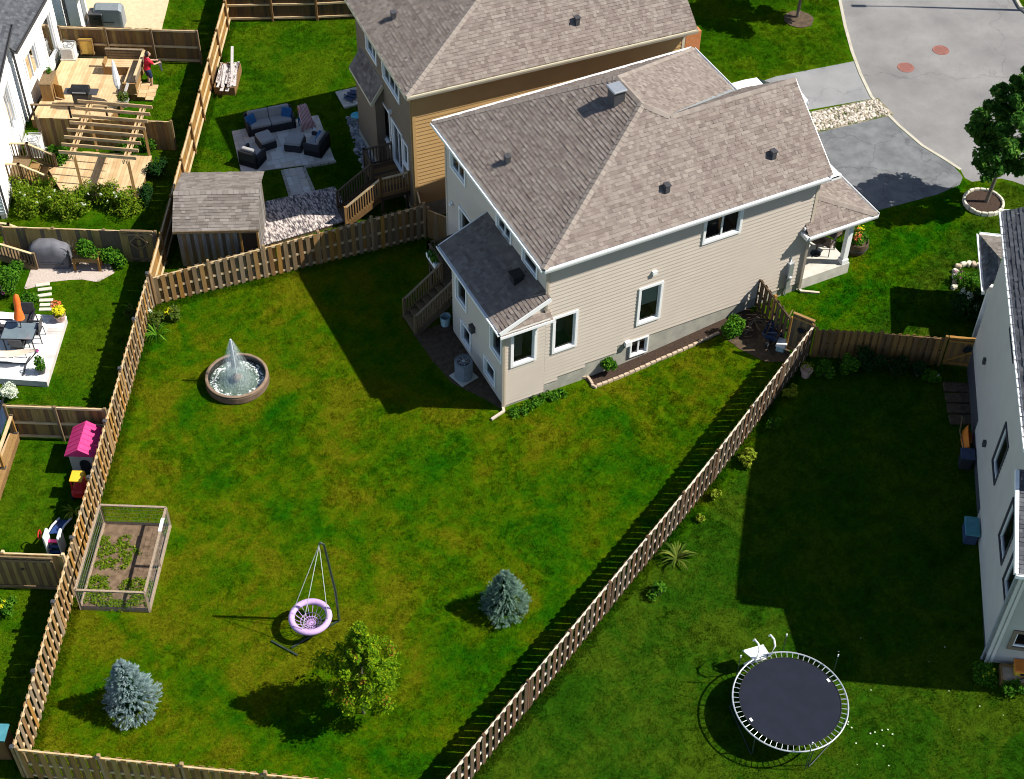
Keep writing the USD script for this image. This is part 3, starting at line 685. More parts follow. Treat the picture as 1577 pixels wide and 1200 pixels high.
def on_line(P, D, s): return np.array(P) + np.array(D) * s
NX = np.array([-.879, .477])
CORN = np.array([-9.25, 10.1])
BL = np.array([-18.15, -6.75])
END = np.array([1.0, 29.8])
RE, RS = np.array([10.32, -2.95]), np.array([-8.35, -12.95])
fence(BL, CORN, 1.45, "shadow", "long golden brown fence along the left edge of the middle lawn", LEFTSET, post_gap=2.25, seed=1, caps_=True)
fence(CORN, END, 1.42, "board", "tall golden board fence with rails beside the sofa patio lawn", ["wood_amber", "wood_honey", "wood_amber", "wood_stain_a"], post_gap=2.12, side=1, seed=2, post="wood_brown")
fence(CORN + [.12, -.01], (1.17, 9.22), (1.32, 1.66), "shadow", "weathered grey brown fence between the middle lawn and the shed", BACKSET, post_gap=2.0, seed=3)
fence(RS, RE, 1.5, "shadow", "dark brown fence running diagonally along the right of the middle lawn", OLDSET, post_gap=2.05, seed=4, dog=True, post="wood_old_c", rail="wood_end", extra=.03)
fence(BL + [.1, -.07], RS + [-.05, .03], 1.5, "shadow", "yellowish fence along the bottom left edge of the photo", ["wood_stain_c", "wood_honey", "wood_stain_a"], post_gap=2.2, seed=5)
fence((1.27, 9.2), (1.98, 8.15), 1.35, "board", "short weathered gate piece beside the back corner of the beige house", ["wood_weathered", "wood_brown"], post_gap=1.2, seed=6, side=-1)
fence((1.15, 9.35), (1.45, 10.45), 1.5, "board", "short dark fence end beside the corner of the tan house", ["wood_dark"], post_gap=1.1, seed=7, side=-1, post="wood_dark")
for (s, ln, h, lab, ms, sd, po) in (
        ((-2.85, 23.9), 5.9, 1.68, "brown board fence behind the wooden corner bench and the person", CROSSSET, 1, "wood_weathered"),
        ((-5.75, 18.5), 5.4, 1.42, "brown board fence behind the timber pergola", CROSSSET, -1, "wood_weathered"),
        ((-8.33, 12.2), 5.7, 1.5, "grey and brown board fence behind the covered grill", ["wood_stain_c", "wood_old_b", "wood_stain_c"], -1, "wood_weathered"),
        ((-12.42, 4.3), 3.3, 1.62, "brown board fence above the pink playhouse", CROSSSET, 1, "wood_weathered"),
        ((-15.25, -1.15), 3.6, 1.75, "brown board fence below the toy slide", ["wood_stain_c", "wood_stain_a"], -1, "rail_top")):
    e = np.array(s) + NX * ln
    fence(s, e, h, "board", lab, ms, post_gap=2.0, seed=int(ln * 7), side=-sd, post=po, extra=.04)
fence((-.75, 26.5), (4.7, 24.15), 1.7, "board", "dark stained fence at the top behind the tan house lawn", ["wood_stain_b", "wood_dark", "wood_stain_b"], post_gap=1.75, seed=31, side=1, post="wood_brown", extra=.05)
fence((10.42, -3.05), (14.12, -5.35), 1.32, "shadow", "orange brown dog eared fence across the right side yard", ["wood_stain_a", "wood_stain_b", "wood_stain_a"], post_gap=1.8, seed=32, dog=True, pitch=.235, rail="wood_stain_b", post="wood_stain_a")
fence((10.08, .10), (9.93, -2.25), 1.35, "shadow", "dark slatted fence joining the beige house to the diagonal fence", ["wood_old_b", "wood_old_a", "wood_dark"], post_gap=1.2, seed=33, dog=True, post="wood_amber", rail="wood_old_a")

M["table_glass_dark"] = mat("dark_porthole_glass", (.01, .014, .016), (.015, .02, .022), rough=.1)
def gate(A, B, h, label, mats, brace=True, z=None, hole=.15, frame="wood_honey", diamond=False, low=.06):
    A, B = np.array(A[:2], float), np.array(B[:2], float); L = np.linalg.norm(B - A); t = (B - A) / L
    z = float(gz((A[0] + B[0]) / 2)) if z is None else z
    G = thing("garden_gate", label, "gate", (A[0], A[1], z), math.degrees(math.atan2(t[1], t[0])))
    c = Point(L / 2, h * .66).buffer(hole, 12); x = 0; k = 0
    while x < L - .02:
        w = min(.135, L - x); b = sbox(x + .003, low, x + w - .003, h).difference(c)
        for q in getattr(b, "geoms", [b]):
            e = trimesh.creation.extrude_polygon(q, .02, engine="earcut"); v = e.vertices
            MB().add(np.c_[v[:, 0], v[:, 2] - .01, v[:, 1]], e.faces[:, ::-1]).build("board", M[mats[k % len(mats)]], G)
        x += w; k += 1
    for a, b in (((0, .2), (L, .2)), ((0, h - .12), (L, h - .12))) + ((((0, .25), (L, h - .2)),) if brace else ()):
        MB().bar((a[0], -.035, a[1]), (b[0], -.035, b[1]), .03, .08).build("brace", M[frame], G)
    MB().bar((-.02, 0, h + .03), (L + .02, 0, h + .03), .1, .05).build("top_rail", M[frame], G)
    ring = [(L / 2 + math.cos(a) * (hole + .02), -.03, h * .66 + math.sin(a) * (hole + .02)) for a in np.linspace(0, 2 * math.pi, 21)]
    if hole > .05: MB().tube([(L / 2, .004, h * .66), (L / 2, -.004, h * .66)], hole, 20).build("porthole_pane", M["table_glass_dark"], G)
    MB().tube(ring, .02, 5, cap=False).build("porthole_ring", M["wood_dark"], G)
    if diamond:
        q = [(L / 2, h * .66 + .36), (L / 2 + .34, h * .66), (L / 2, h * .66 - .36), (L / 2 - .34, h * .66)]
        for i in range(4):
            a, b = q[i], q[(i + 1) % 4]; MB().bar((a[0], -.04, a[1]), (b[0], -.04, b[1]), .03, .06).build("diamond_trim", M[frame], G)
    return G
gate((9.86, -2.36), (10.26, -3.0), 1.75, "narrow gate with a round window at the diagonal fence corner", ["wood_old_b", "wood_weathered"], brace=False, hole=.13)
gate((14.22, -5.4), (15.42, -6.2), 1.35, "stained gate with a dark round window beside the grey house", ["wood_stain_a", "wood_stain_b"], hole=.17, frame="wood_amber")
gate((-9.42, 12.80), (-8.42, 12.26), 1.5, "brown gate with diamond trim and round window beside the shed", ["wood_brown", "wood_dark"], brace=False, diamond=True, frame="wood_weathered")
gate((-17.3, -.05), (-15.55, -1.0), 1.62, "brown gate beside the toy slide", ["wood_stain_b", "wood_stain_c"], brace=False, hole=.02, frame="wood_weathered")
# ================================================================ the tan house (behind), local frame turned by -3.7 degrees
TA = math.radians(-3.7)
tO = np.array([.94, 9.94]); ta, tb = np.array([math.cos(TA), math.sin(TA)]), np.array([-math.sin(TA), math.cos(TA)])
tp = lambda a, b, z=None: tuple(tO + ta * a + tb * b) + (() if z is None else (z,))
N = thing("tan_house", "tan and brown two storey house with hip roof at the top of the photo", "house")
TL, TW, TH, TT, TTB = 11.63, 7.25, 6.15, .72, .4635
rt = 3.4
ra = rt * TT / TTB
t1, t2, t3, t4 = tp(0, 0, TH), tp(TL, 0, TH), tp(TL, TW, TH), tp(0, TW, TH)
tG = tp(TL, rt, TH + rt * TT)
tA = tp(rt * 1.553, rt, TH + rt * TT); tB = tp(rt * 1.553, TW - rt, TH + rt * TT); tG2 = tp(TL, TW - rt, TH + rt * TT)
shingles(N, [t1, t2, tG, tA], (t1, t2), sh, seed=51); shingles(N, [t1, tA, tB, t4], (t4, t1), sh, seed=52); shingles(N, [t4, tB, tG2, t3], (t3, t4), sh, seed=53)
shingles(N, [tA, tG, tG2, tB], (tA, tG), sh, seed=54)
caps(N, t1, tA, sh, seed=55, name="hip_cap", na=slope_n([t1, t2, tG]), nb=slope_n([t1, tA, t4]), tone=(.8, 1.0))
eave(N, tp(0, 0), tp(TL, 0), TH, -tb, "cream"); eave(N, tp(0, TW), tp(0, 0), TH, -ta, "cream", gutter=False); 
oh = .36
nside, nback = Wall(tp(oh, oh), tp(TL - .35, oh)), Wall(tp(oh, TW - oh), tp(oh, oh)); nfront = Wall(tp(TL - .3, oh), tp(TL - .3, TW - oh))
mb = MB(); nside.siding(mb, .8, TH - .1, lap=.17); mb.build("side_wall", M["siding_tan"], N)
mb = MB(); nside.panel(mb, 0, nside.len, -.4, .8, -.2, .0); mb.build("foundation", M["foundation"], N)
BLn = nback.len
bs = lambda px, py: BLn - float((onplane(px, py, (*ta, 0), float(ta @ np.array(tp(oh, 0))))[:2] - np.array(tp(oh, oh))) @ tb)
bz = lambda px, py: float(onplane(px, py, (*ta, 0), float(ta @ np.array(tp(oh, 0))))[2])
bh = []
for (x0, y0, x1, y1, bars, nm) in ((565, 48, 580, 98, 1, "window"), (591, 92, 615, 157, 2, "window"), (588, 152, 602, 226, 0, "window"), (606, 184, 621, 268, 1, "patio_door"), (621, 212, 630, 262, 0, "window")):
    s0, s1 = sorted((bs(x0, (y0 + y1) / 2), bs(x1, (y0 + y1) / 2))); za, zb = bz(x0, y0), bz(x1, y1)
    bh.append(nback.window(N, s0, s1, min(za, zb) - .05, max(za, zb) - .35 * (s1 - s0) * 0, bars=bars, name=nm, casing=.08))
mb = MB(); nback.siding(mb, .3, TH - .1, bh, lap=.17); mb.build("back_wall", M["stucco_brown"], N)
mb = MB(); nback.panel(mb, 0, BLn, -.4, .3, -.2, 0); mb.build("foundation", M["foundation"], N)
mb = MB(); mb.quad(tp(0, 0, TH - .14), tp(TL, 0, TH - .14), tp(TL, oh, TH - .14), tp(0, oh, TH - .14)); mb.quad(tp(0, oh, TH - .14), tp(oh, oh, TH - .14), tp(oh, TW, TH - .14), tp(0, TW, TH - .14)); mb.build("soffit", M["stucco_brown"], N)
for w_, s in ((nside, .0), (nside, nside.len)):
    mb = MB(); w_.panel(mb, s - .05, s + .07, .4, TH - .15, 0, .03); mb.build("corner_trim", M["siding_tan" if s == 0 else "cream"], N)
mb = MB(); nside.panel(mb, nside.len + .1, nside.len + .75, .7, TH - .4, -.3, .02); mb.build("brick_pier", M["brick"], N)
mb = MB(); nfront.panel(mb, .75, BLn - .2, .7, TH - .3, .0, .03); mb.build("front_wall", M["brick"], N)
downspout(N, [tp(.1, .18, TH - .2), tp(oh - .06, oh + .05, TH - .6), tp(oh - .06, oh + .05, .5)], "siding_tan")
for px, py, sl in ((888, 36, 0), (606, 28, 1)):
    n_ = slope_n([t1, t2, tG]) if sl == 0 else slope_n([t1, tA, t4]); X = onplane(px, py, n_, float(n_ @ np.array(t1)))
    mb = MB(); mb.box(X + [0, 0, .1], (.16, .2, .28)); mb.box(X + [.02, 0, .26], (.22, .24, .03)); mb.build("roof_vent", M["darkgrey"], N)
# its rear bump-out with the small shed roof
c0 = np.array([(tp(oh, 0)[0]), 0])
def tloc(px, py, z): 
    X = at(px, py, z)[:2] - tO; return float(X @ ta), float(X @ tb)
ba, bb0, bb1 = .02, 3.85, 6.3
bw, bsd = Wall(tp(ba, bb1), tp(ba, bb0)), Wall(tp(ba, bb0), tp(oh, bb0))
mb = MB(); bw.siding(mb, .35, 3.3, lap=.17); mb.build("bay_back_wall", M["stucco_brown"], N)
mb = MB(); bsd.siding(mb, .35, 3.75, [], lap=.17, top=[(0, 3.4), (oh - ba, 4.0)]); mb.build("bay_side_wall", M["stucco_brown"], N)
mb = MB(); bw.panel(mb, -.05, bb1 - bb0 + .05, -.2, .38, -.15, .02); bsd.panel(mb, 0, oh - ba, -.2, .38, -.15, .02); mb.build("foundation", M["foundation"], N)
q0, q1, q2, q3 = tp(ba - .2, bb0 - .12, 3.35), tp(oh, bb0 - .12, 4.15), tp(oh, bb1 + .12, 4.15), tp(ba - .2, bb1 + .12, 3.35)
shingles(N, [q0, q1, q2, q3], (q3, q0), sh, seed=61, name="bay_roof")
mb = MB(); mb.bar(np.array(q0) - [0, 0, .06], np.array(q1) - [0, 0, .06], .03, .13); mb.bar(np.array(q0) - [0, 0, .06], np.array(q3) - [0, 0, .06], .03, .13); mb.build("barge_board", M["cream"], N)
W_ = nback
mb = MB(); W_.panel(mb, bs(606, 200) - .16, bs(606, 200) - .04, 3.35, 3.5, 0, .14); mb.build("wall_lamp", M["white"], N)

# ================================================================ the grey house at the right edge
RK = np.array([8.08, -15.63]); Rd = np.array([math.cos(math.radians(54.92)), math.sin(math.radians(54.92))]); Rn = np.array([-Rd[1], Rd[0]])
rp = lambda al, off, z=None: tuple(RK + Rd * al + Rn * off) + (() if z is None else (z,))
R = thing("grey_house", "grey sided two storey house in shade at the right edge of the photo", "house")
RH, RWZ, RX = 7.42, 5.25, 2.5
wl = Wall(rp(11.9, 0), rp(0, 0)); S = lambda al: 11.9 - al
rh = [wl.window(R, S(5.72), S(4.68), 2.96, 4.72, trim="darkgrey", sash="white", casing=.05), wl.window(R, S(2.75), S(1.6), 3.0, 4.74, trim="darkgrey", sash="white", casing=.05), wl.window(R, S(1.1), S(.2), 3.04, 4.7, trim="darkgrey", sash="white", casing=.05),
      wl.window(R, S(8.5), S(7.0), 5.9, 6.95, trim="darkgrey", sash="white", casing=.05)]
mb = MB(); wl.siding(mb, .75, RH - .1, rh + [(S(RX), S(0) + .1, RWZ - .1, 99), (0, S(5.2), 0, 1.25), (0, S(8.5), 0, 1.75)], lap=.17); mb.build("left_wall", M["siding_grey"], R)
mb = MB(); wl.panel(mb, 0, S(8.5), -.2, 1.75, -.2, -.01); wl.panel(mb, S(8.5), S(5.2), -.2, 1.25, -.2, -.01); wl.panel(mb, S(5.2), 11.9, -.2, .78, -.2, -.01); mb.build("foundation", M["darkgrey"], R)
wb = Wall(rp(0, 0), rp(0, -7.5)); wh = [wb.window(R, .42, 2.2, 1.28, 2.2, trim="siding_tan" if 0 else "stucco_brown", sash="white", casing=.12), wb.window(R, 1.0, 2.6, 3.0, 4.5, trim="stucco_brown", sash="white", casing=.12)]
mb = MB(); wb.siding(mb, .35, RWZ - .1, wh, lap=.15); mb.build("back_wall", M["siding_grey"], R)
mb = MB(); wb.panel(mb, 0, 7.5, -.3, .36, -.2, -.01); mb.build("foundation", M["foundation"], R)
for o in (.0, .12):
    mb = MB(); wb.panel(mb, o - .02, o + .07, .4, RWZ - .1, 0, .03 + o * .2); mb.build("corner_trim", M["siding_grey"], R)
ub = Wall(rp(RX, 0), rp(RX, -8)); mb = MB(); ub.siding(mb, RWZ, RH - .1, lap=.17); mb.build("upper_back_wall", M["siding_grey"], R)
uf = Wall(rp(11.9, -8), rp(11.9, 0)); mb = MB(); uf.siding(mb, .8, RH - .1, lap=.17); mb.build("front_wall", M["siding_grey"], R)
sl = M["shingle_slate"]; o2 = .36; hw = 4.2
e1, e2 = rp(RX - o2, o2, RH), rp(11.9 + o2, o2, RH); e3, e4 = rp(11.9 + o2, -8.3, RH), rp(RX - o2, -8.3, RH)
m1, m2 = rp(RX - o2 + hw, -4.0, RH + hw * .62), rp(11.9 + o2 - hw * .2, -4.0, RH + hw * .62)
shingles(R, [e1, e2, m2, m1], (e1, e2), sl, seed=71); shingles(R, [e4, e1, m1], (e4, e1), sl, seed=72); shingles(R, [e2, e3, m2], (e2, e3), sl, seed=73); shingles(R, [e3, e4, m1, m2], (e3, e4), sl, seed=74)
eave(R, e1[:2], e2[:2], RH, Rn); eave(R, e2[:2], e3[:2], RH, Rd); eave(R, e4[:2], e1[:2], RH, -Rd)
mb = MB()
for k in range(26): mb.box(rp(RX + .1 + k * .37, o2 + .055, RH + .018), (.03, .12, .012), rz=54.9)
mb.build("gutter_hanger", M["darkgrey"], R, kind="stuff")
mb = MB(); mb.quad(rp(RX, 0, RH - .15), rp(11.9, 0, RH - .15), rp(11.9, o2, RH - .15), rp(RX, o2, RH - .15)); mb.build("soffit", M["soffit"], R)
w0, w1, w2, w3 = rp(-.4, .3, RWZ), rp(RX, .3, RWZ + .95), rp(RX, -7.7, RWZ + .95), rp(-.4, -7.7, RWZ)
shingles(R, [w3, w0, w1, w2], (w3, w0), sl, seed=75, name="wing_roof")
mb = MB(); mb.bar(np.array(w0) - [0, 0, .05], np.array(w1) - [0, 0, .05], .1, .14); mb.build("barge_board", M["white"], R); eave(R, w3[:2], w0[:2], RWZ, -Rd)
downspout(R, [rp(-.2, .2, RWZ - .1), rp(.08, .07, RWZ - .5), rp(.08, .07, .25), rp(0, .3, .15), rp(-.25, .55, .1)], "galv")
# entry block in front of it, with a small hipped roof
p0, p1, p2, p3 = rp(12.9, -.05, 3.42), rp(15.9, -.05, 3.42), rp(15.9, -2.4, 3.42), rp(12.9, -2.4, 3.42); pm, pn = rp(13.3, -.5, 4.0), rp(14.05, -.5, 4.0); pq_ = rp(14.05, -2.4, 4.0)
shingles(R, [p0, p1, pn, pm], (p0, p1), sl, seed=76, name="entry_roof"); shingles(R, [p1, p2, pq_, pn], (p1, p2), M["shingle_grey"], seed=77, name="entry_roof"); MB().quad(p0, pm, pn, rp(14.05, -.5, 3.4)).build("gable_end", M["siding_grey"], R); MB().box(rp(13.9, -4.2, 3.3), (4.0, 6.0, .12), rz=54.92).build("entry_flat_roof", M["darkgrey"], R)
eave(R, p0[:2], p1[:2], 3.45, Rn); eave(R, p1[:2], p2[:2], 3.45, Rd)
ew = Wall(rp(16.0, -1.22), rp(11.92, -1.22)); mb = MB(); ew.siding(mb, .8, 3.4, lap=.17); mb.build("entry_wall", M["siding_grey"], R)
mb = MB(); mb.box(rp(13.3, -.3, 2.1), (.16, .16, 2.6), rz=54.9); mb.build("entry_post", M["white"], R)
for al, z, o in ((6.9, 2.4, .1), (9.9, 3.1, .08)):
    mb = MB(); mb.box(rp(al, o / 2, z), (.14, .14, .2), rz=54.9); mb.build("wall_vent", M["darkgrey"], R)

# ================================================================ the white houses at the left edge
def white_house(label, a, b, H_, wins, seed, roof=True, depth=6.0):
    """A wall from a (far) to b (near), seen from its right-hand side, with an eave at height H_."""
    W = thing("white_house", label, "house", group=None)
    a, b = np.array(a), np.array(b); w = Wall(a, b)
    if w.n[0] < 0: w.n = -w.n
    hs = [w.window(W, *q[:4], bars=q[4], name=q[5]) for q in wins]
    mb = MB(); w.siding(mb, .2, H_ - .1, hs, lap=.17); mb.build("garden_wall", M["siding_white"], W)
    mb = MB(); w.panel(mb, 0, w.len, -.3, .25, -.2, 0); mb.build("foundation", M["foundation"], W)
    nr = Wall(b, b - w.n * depth); mb = MB(); nr.siding(mb, .2, H_ - .1, lap=.17); nr2 = Wall(a - w.n * depth, a); nr2.siding(mb, .2, H_ - .1, lap=.17); mb.build("end_wall", M["siding_white"], W)
    u = -w.t
    r0, r1 = (*(b + w.n * .35 - u * .3), H_), (*(a + w.n * .35 + u * .3), H_)
    r2, r3 = (*(np.array(r1[:2]) - w.n * depth * .9), H_ + depth * .5), (*(np.array(r0[:2]) - w.n * depth * .9), H_ + depth * .5)
    shingles(W, [r0, r1, r2, r3], (r0, r1), M["shingle_slate"], seed=seed)
    eave(W, r0[:2], r1[:2], H_, w.n, "darkgrey")
    mb = MB(); mb.quad((*b, H_ - .14), (*a, H_ - .14), r1[:2] + (H_ - .14,), r0[:2] + (H_ - .14,)); mb.build("soffit", M["soffit"], W)
    ds = b + w.n * .05 - w.t * .1; downspout(W, [(*ds, H_ - .15), (*ds, .2)], "darkgrey")
    return W, w
Wl1a, Wl1b = np.array([-8.05, 27.1]), np.array([-10.62, 22.95])
LW = np.linalg.norm(Wl1a - Wl1b)
white_house("white house with dark roof beside the wooden deck at the top left", Wl1a, Wl1b, 3.7, [(.45, 1.75, .55, 2.6, 0, "patio_door"), (2.55, 4.0, 1.0, 2.5, 1, "window")], 81)
white_house("white house with a glass door and stairs at the left edge", (-10.78, 22.8), (-12.9, 17.2), 4.6, [(1.0, 2.35, .95, 3.1, 1, "patio_door")], 82)
white_house("white house wall behind the covered grill in the top left corner", (-4.6, 33.6), (-7.5, 28.4), 4.2, [(2.2, 3.4, .9, 2.9, 1, "patio_door")], 83)
# ================================================================ vegetation helpers
def leaves(mb, cen, rad, n, size, rng, up=.5, squash=(1, 1, 1), shell=.45, fold=.25, aspect=1.6):
    """n leaf-sized faces spread through an ellipsoid lobe, mostly near its skin."""
    d = rng.normal(size=(n, 3)); d /= np.linalg.norm(d, axis=1, keepdims=True)
    r = rng.random(n) ** shell
    P = np.asarray(cen) + d * r[:, None] * rad * np.asarray(squash)
    nn = d * .7 + rng.normal(size=(n, 3)) * .55 + [0, 0, up]; nn /= np.linalg.norm(nn, axis=1, keepdims=True)
    a = np.cross(nn, rng.normal(size=(n, 3))); a /= np.linalg.norm(a, axis=1, keepdims=True); b = np.cross(nn, a)
    s = size * rng.uniform(.65, 1.35, n)[:, None]
    v = np.stack([P - a * s * aspect / 2, P + b * s / 2 + nn * s * fold, P + a * s * aspect / 2, P - b * s / 2 + nn * s * fold], 1).reshape(-1, 3)
    k = np.arange(n)[:, None] * 4
    f = np.vstack([k + [0, 2, 1], k + [0, 3, 2]])
    t = np.repeat(np.clip(rng.normal(.45, .2, n) + .25 * (r - .8), 0, 1), 4)
    mb.v.append(v); mb.f.append(f + mb.n); mb.tone.append(t); mb.n += len(v)
    return mb

def green(name, a, b, c, tr=.3):
    return tone_mat(name, [(0, a), (.5, b), (1, c)], scale=20, amount=.15, rough=.7, bump=0, spec=.06, translucent=tr)
M["leaf_maple"] = green("maple_leaf", (.016, .075, .010), (.055, .17, .022), (.19, .33, .05), .4)
M["leaf_young"] = green("young_leaf", (.03, .11, .003), (.14, .27, .006), (.42, .46, .012), .4)
M["leaf_orange"] = green("orange_leaf", (.16, .10, .012), (.30, .15, .02), (.42, .18, .03))
M["leaf_bush"] = green("bush_leaf", (.016, .08, .006), (.06, .18, .010), (.17, .34, .025), .35)
M["leaf_dark"] = green("dark_leaf", (.006, .030, .006), (.014, .055, .010), (.035, .085, .018))
M["leaf_lime"] = green("lime_leaf", (.10, .16, .012), (.22, .28, .02), (.36, .38, .04))
M["leaf_fern"] = green("fern_leaf", (.03, .07, .008), (.075, .12, .015), (.16, .19, .03))
M["leaf_meadow"] = green("meadow_leaf", (.05, .13, .006), (.16, .26, .012), (.36, .36, .035), .4)
M["needle_blue"] = green("blue_needle", (.035, .085, .088), (.22, .32, .32), (.48, .58, .57), tr=.12)
M["needle_green"] = green("green_blue_needle", (.03, .075, .06), (.15, .26, .20), (.34, .47, .35), tr=.12)
M["bark"] = mat("tree_bark", (.10, .085, .065), (.19, .165, .13), scale=9, rough=.95, bump=.6, stretch=(6, 6, 1))
M["petal_white"] = tone_mat("white_petal", [(0, (.55, .62, .45)), (1, (.80, .82, .72))], rough=.6, bump=0, translucent=.2)
M["petal_yellow"] = tone_mat("yellow_petal", [(0, (.55, .55, .01)), (1, (.80, .72, .02))], rough=.6, bump=0, translucent=.2)
M["petal_pink"] = tone_mat("pink_petal", [(0, (.35, .06, .22)), (1, (.60, .20, .42))], rough=.6, bump=0, translucent=.2)
M["petal_orange"] = tone_mat("orange_petal", [(0, (.50, .08, .03)), (1, (.80, .28, .10))], rough=.6, bump=0, translucent=.2)

def shrub(name, label, cat, c, r, h, mat_, n, size, seed, lobes=7, flowers=None, group=None, stem=True, squash=1.0):
    rng = np.random.default_rng(seed); z0 = float(gz(c[0])) if len(c) == 2 else c[2]
    B = thing(name, label, cat, (c[0], c[1], z0), 0, group)
    mb = MB(); tops = []
    for k in range(lobes):
        a = rng.random() * 6.28; q = rng.random() ** .5 * r * .62; zz = h * rng.uniform(.32, .78)
        cc = (math.cos(a) * q, math.sin(a) * q, zz); rr = r * rng.uniform(.36, .55)
        leaves(mb, cc, rr, n // lobes, size, rng, squash=(1, 1, min(1.2, squash * h / (2 * r) + .35))); tops.append((cc, rr))
    mb.build("foliage", M[mat_], B, tones=True)
    if stem:
        mb = MB()
        for k in range(5):
            a = k * 1.256 + rng.random(); mb.tube([(0, 0, 0), (math.cos(a) * r * .2, math.sin(a) * r * .2, h * .3), (math.cos(a) * r * .5, math.sin(a) * r * .5, h * .65)], [.018, .012, .006], 5)
        mb.build("stem", M["bark"], B, kind="stuff")
    if flowers:
        fm, fn, fs = flowers
        for k in range(fn):
            cc, rr = tops[rng.integers(len(tops))]; d = rng.normal(size=3); d[2] = abs(d[2]) + .4; d /= np.linalg.norm(d)
            p = np.array(cc) + d * rr * .98
            mb = MB(); leaves(mb, p, fs, 26, fs * .55, rng, up=.8, shell=.3, aspect=1.1); mb.build("flower", M[fm], B, tones=True)
    return B

def rosette(name, label, cat, c, r, n, mat_, seed, w=.035, rise=.55, group=None, z=None):
    """A plant of long arching leaves from one point; each leaf a part."""
    rng = np.random.default_rng(seed); z0 = float(gz(c[0])) if z is None else z
    B = thing(name, label, cat, (c[0], c[1], z0), 0, group)
    for k in range(n):
        a = rng.random() * 6.28; L = r * rng.uniform(.7, 1.1); up = rise * rng.uniform(.6, 1.2)
        mb = MB(); P = []
        for s in np.linspace(0, 1, 6):
            P.append((math.cos(a) * L * s, math.sin(a) * L * s, up * L * math.sin(s * 2.5) * .9 + .01))
        P = np.array(P); sd = np.array([-math.sin(a), math.cos(a), 0])
        ww = w * np.array([.5, 1, 1.15, 1, .7, .05]); v = np.vstack([P - sd * ww[:, None] / 2 + [0, 0, .006], P + sd * ww[:, None] / 2 + [0, 0, .006]])
        f = []
        for i in range(5): f += [[i, i + 1, 7 + i], [i, 7 + i, 6 + i]]
        mb.add(v, f, rng.random()); mb.build("leaf", M[mat_], B, tones=True)
    return B

def tree(name, label, cat, c, H_, trunk_h, crown, mat_, leafn, size, seed, trunk_r=.07, accents=None, lean=(0, 0), rise=(.0, .35), lobe=1.0, nl=34, steep=0.0):
    """Tapered trunk with limbs; the crown is made of many leaf clumps along them. crown: list of (height, radius)."""
    rng = np.random.default_rng(seed); z0 = float(gz(c[0]))
    Tt = thing(name, label, cat, (c[0], c[1], z0))
    top = np.array([lean[0], lean[1], H_])
    ax = lambda s: np.array([top[0] * s, top[1] * s, H_ * s]) + np.array([math.sin(s * 7) * .04, math.cos(s * 5) * .04 - .04, 0]) * s
    mb = MB(); ss = np.linspace(0, .96, 10); mb.tube([ax(s) for s in ss], trunk_r * (1.15 - ss), 8); mb.build("trunk", M["bark"], Tt, smooth=True)
    hs, rs = zip(*crown); limbs = []; mbl = MB()
    for k in range(nl):
        s = (trunk_h + (H_ - trunk_h) * ((k + rng.random() * .6) / nl) ** .85) / H_
        a = k * 2.4 + rng.random() * .7; R_ = np.interp(s * H_, hs, rs) * rng.uniform(.62, 1.08)
        p0 = ax(max(.02, s - .06)); p2 = ax(s) + np.array([math.cos(a) * R_, math.sin(a) * R_, R_ * rng.uniform(*rise)])
        p1 = (p0 + p2) / 2 + [0, 0, R_ * .05]
        mbl.tube([p0, p1, p2], [trunk_r * .38 * (1.1 - s), trunk_r * .24 * (1.1 - s), .006], 5); limbs.append((p0, p1, p2, R_))
    mbl.build("limbs", M["bark"], Tt, kind="stuff")
    mb = MB(); acc = MB(); per = leafn // (nl * 4)
    for p0, p1, p2, R_ in limbs:
        for q, f in ((p2, .34), (p2 * .72 + p0 * .28, .36), (p2 * .86 + p1 * .14 + rng.normal(size=3) * R_ * .16, .3), (p1 + rng.normal(size=3) * R_ * .1, .3)):
            leaves(mb, q, max(.16, R_ * f) * lobe, per, size, rng, up=.55, squash=(1, 1, .75 + steep))
            if accents and rng.random() < accents[1] and q is p2:
                leaves(acc, q + [0, 0, R_ * .15], max(.08, R_ * .16), per // 3, size, rng, up=.6)
    leaves(mb, top, .22, per * 2, size, rng)
    mb.build("crown", M[mat_], Tt, tones=True)
    if accents and acc.n: acc.build("orange_foliage", M[accents[0]], Tt, tones=True)
    return Tt

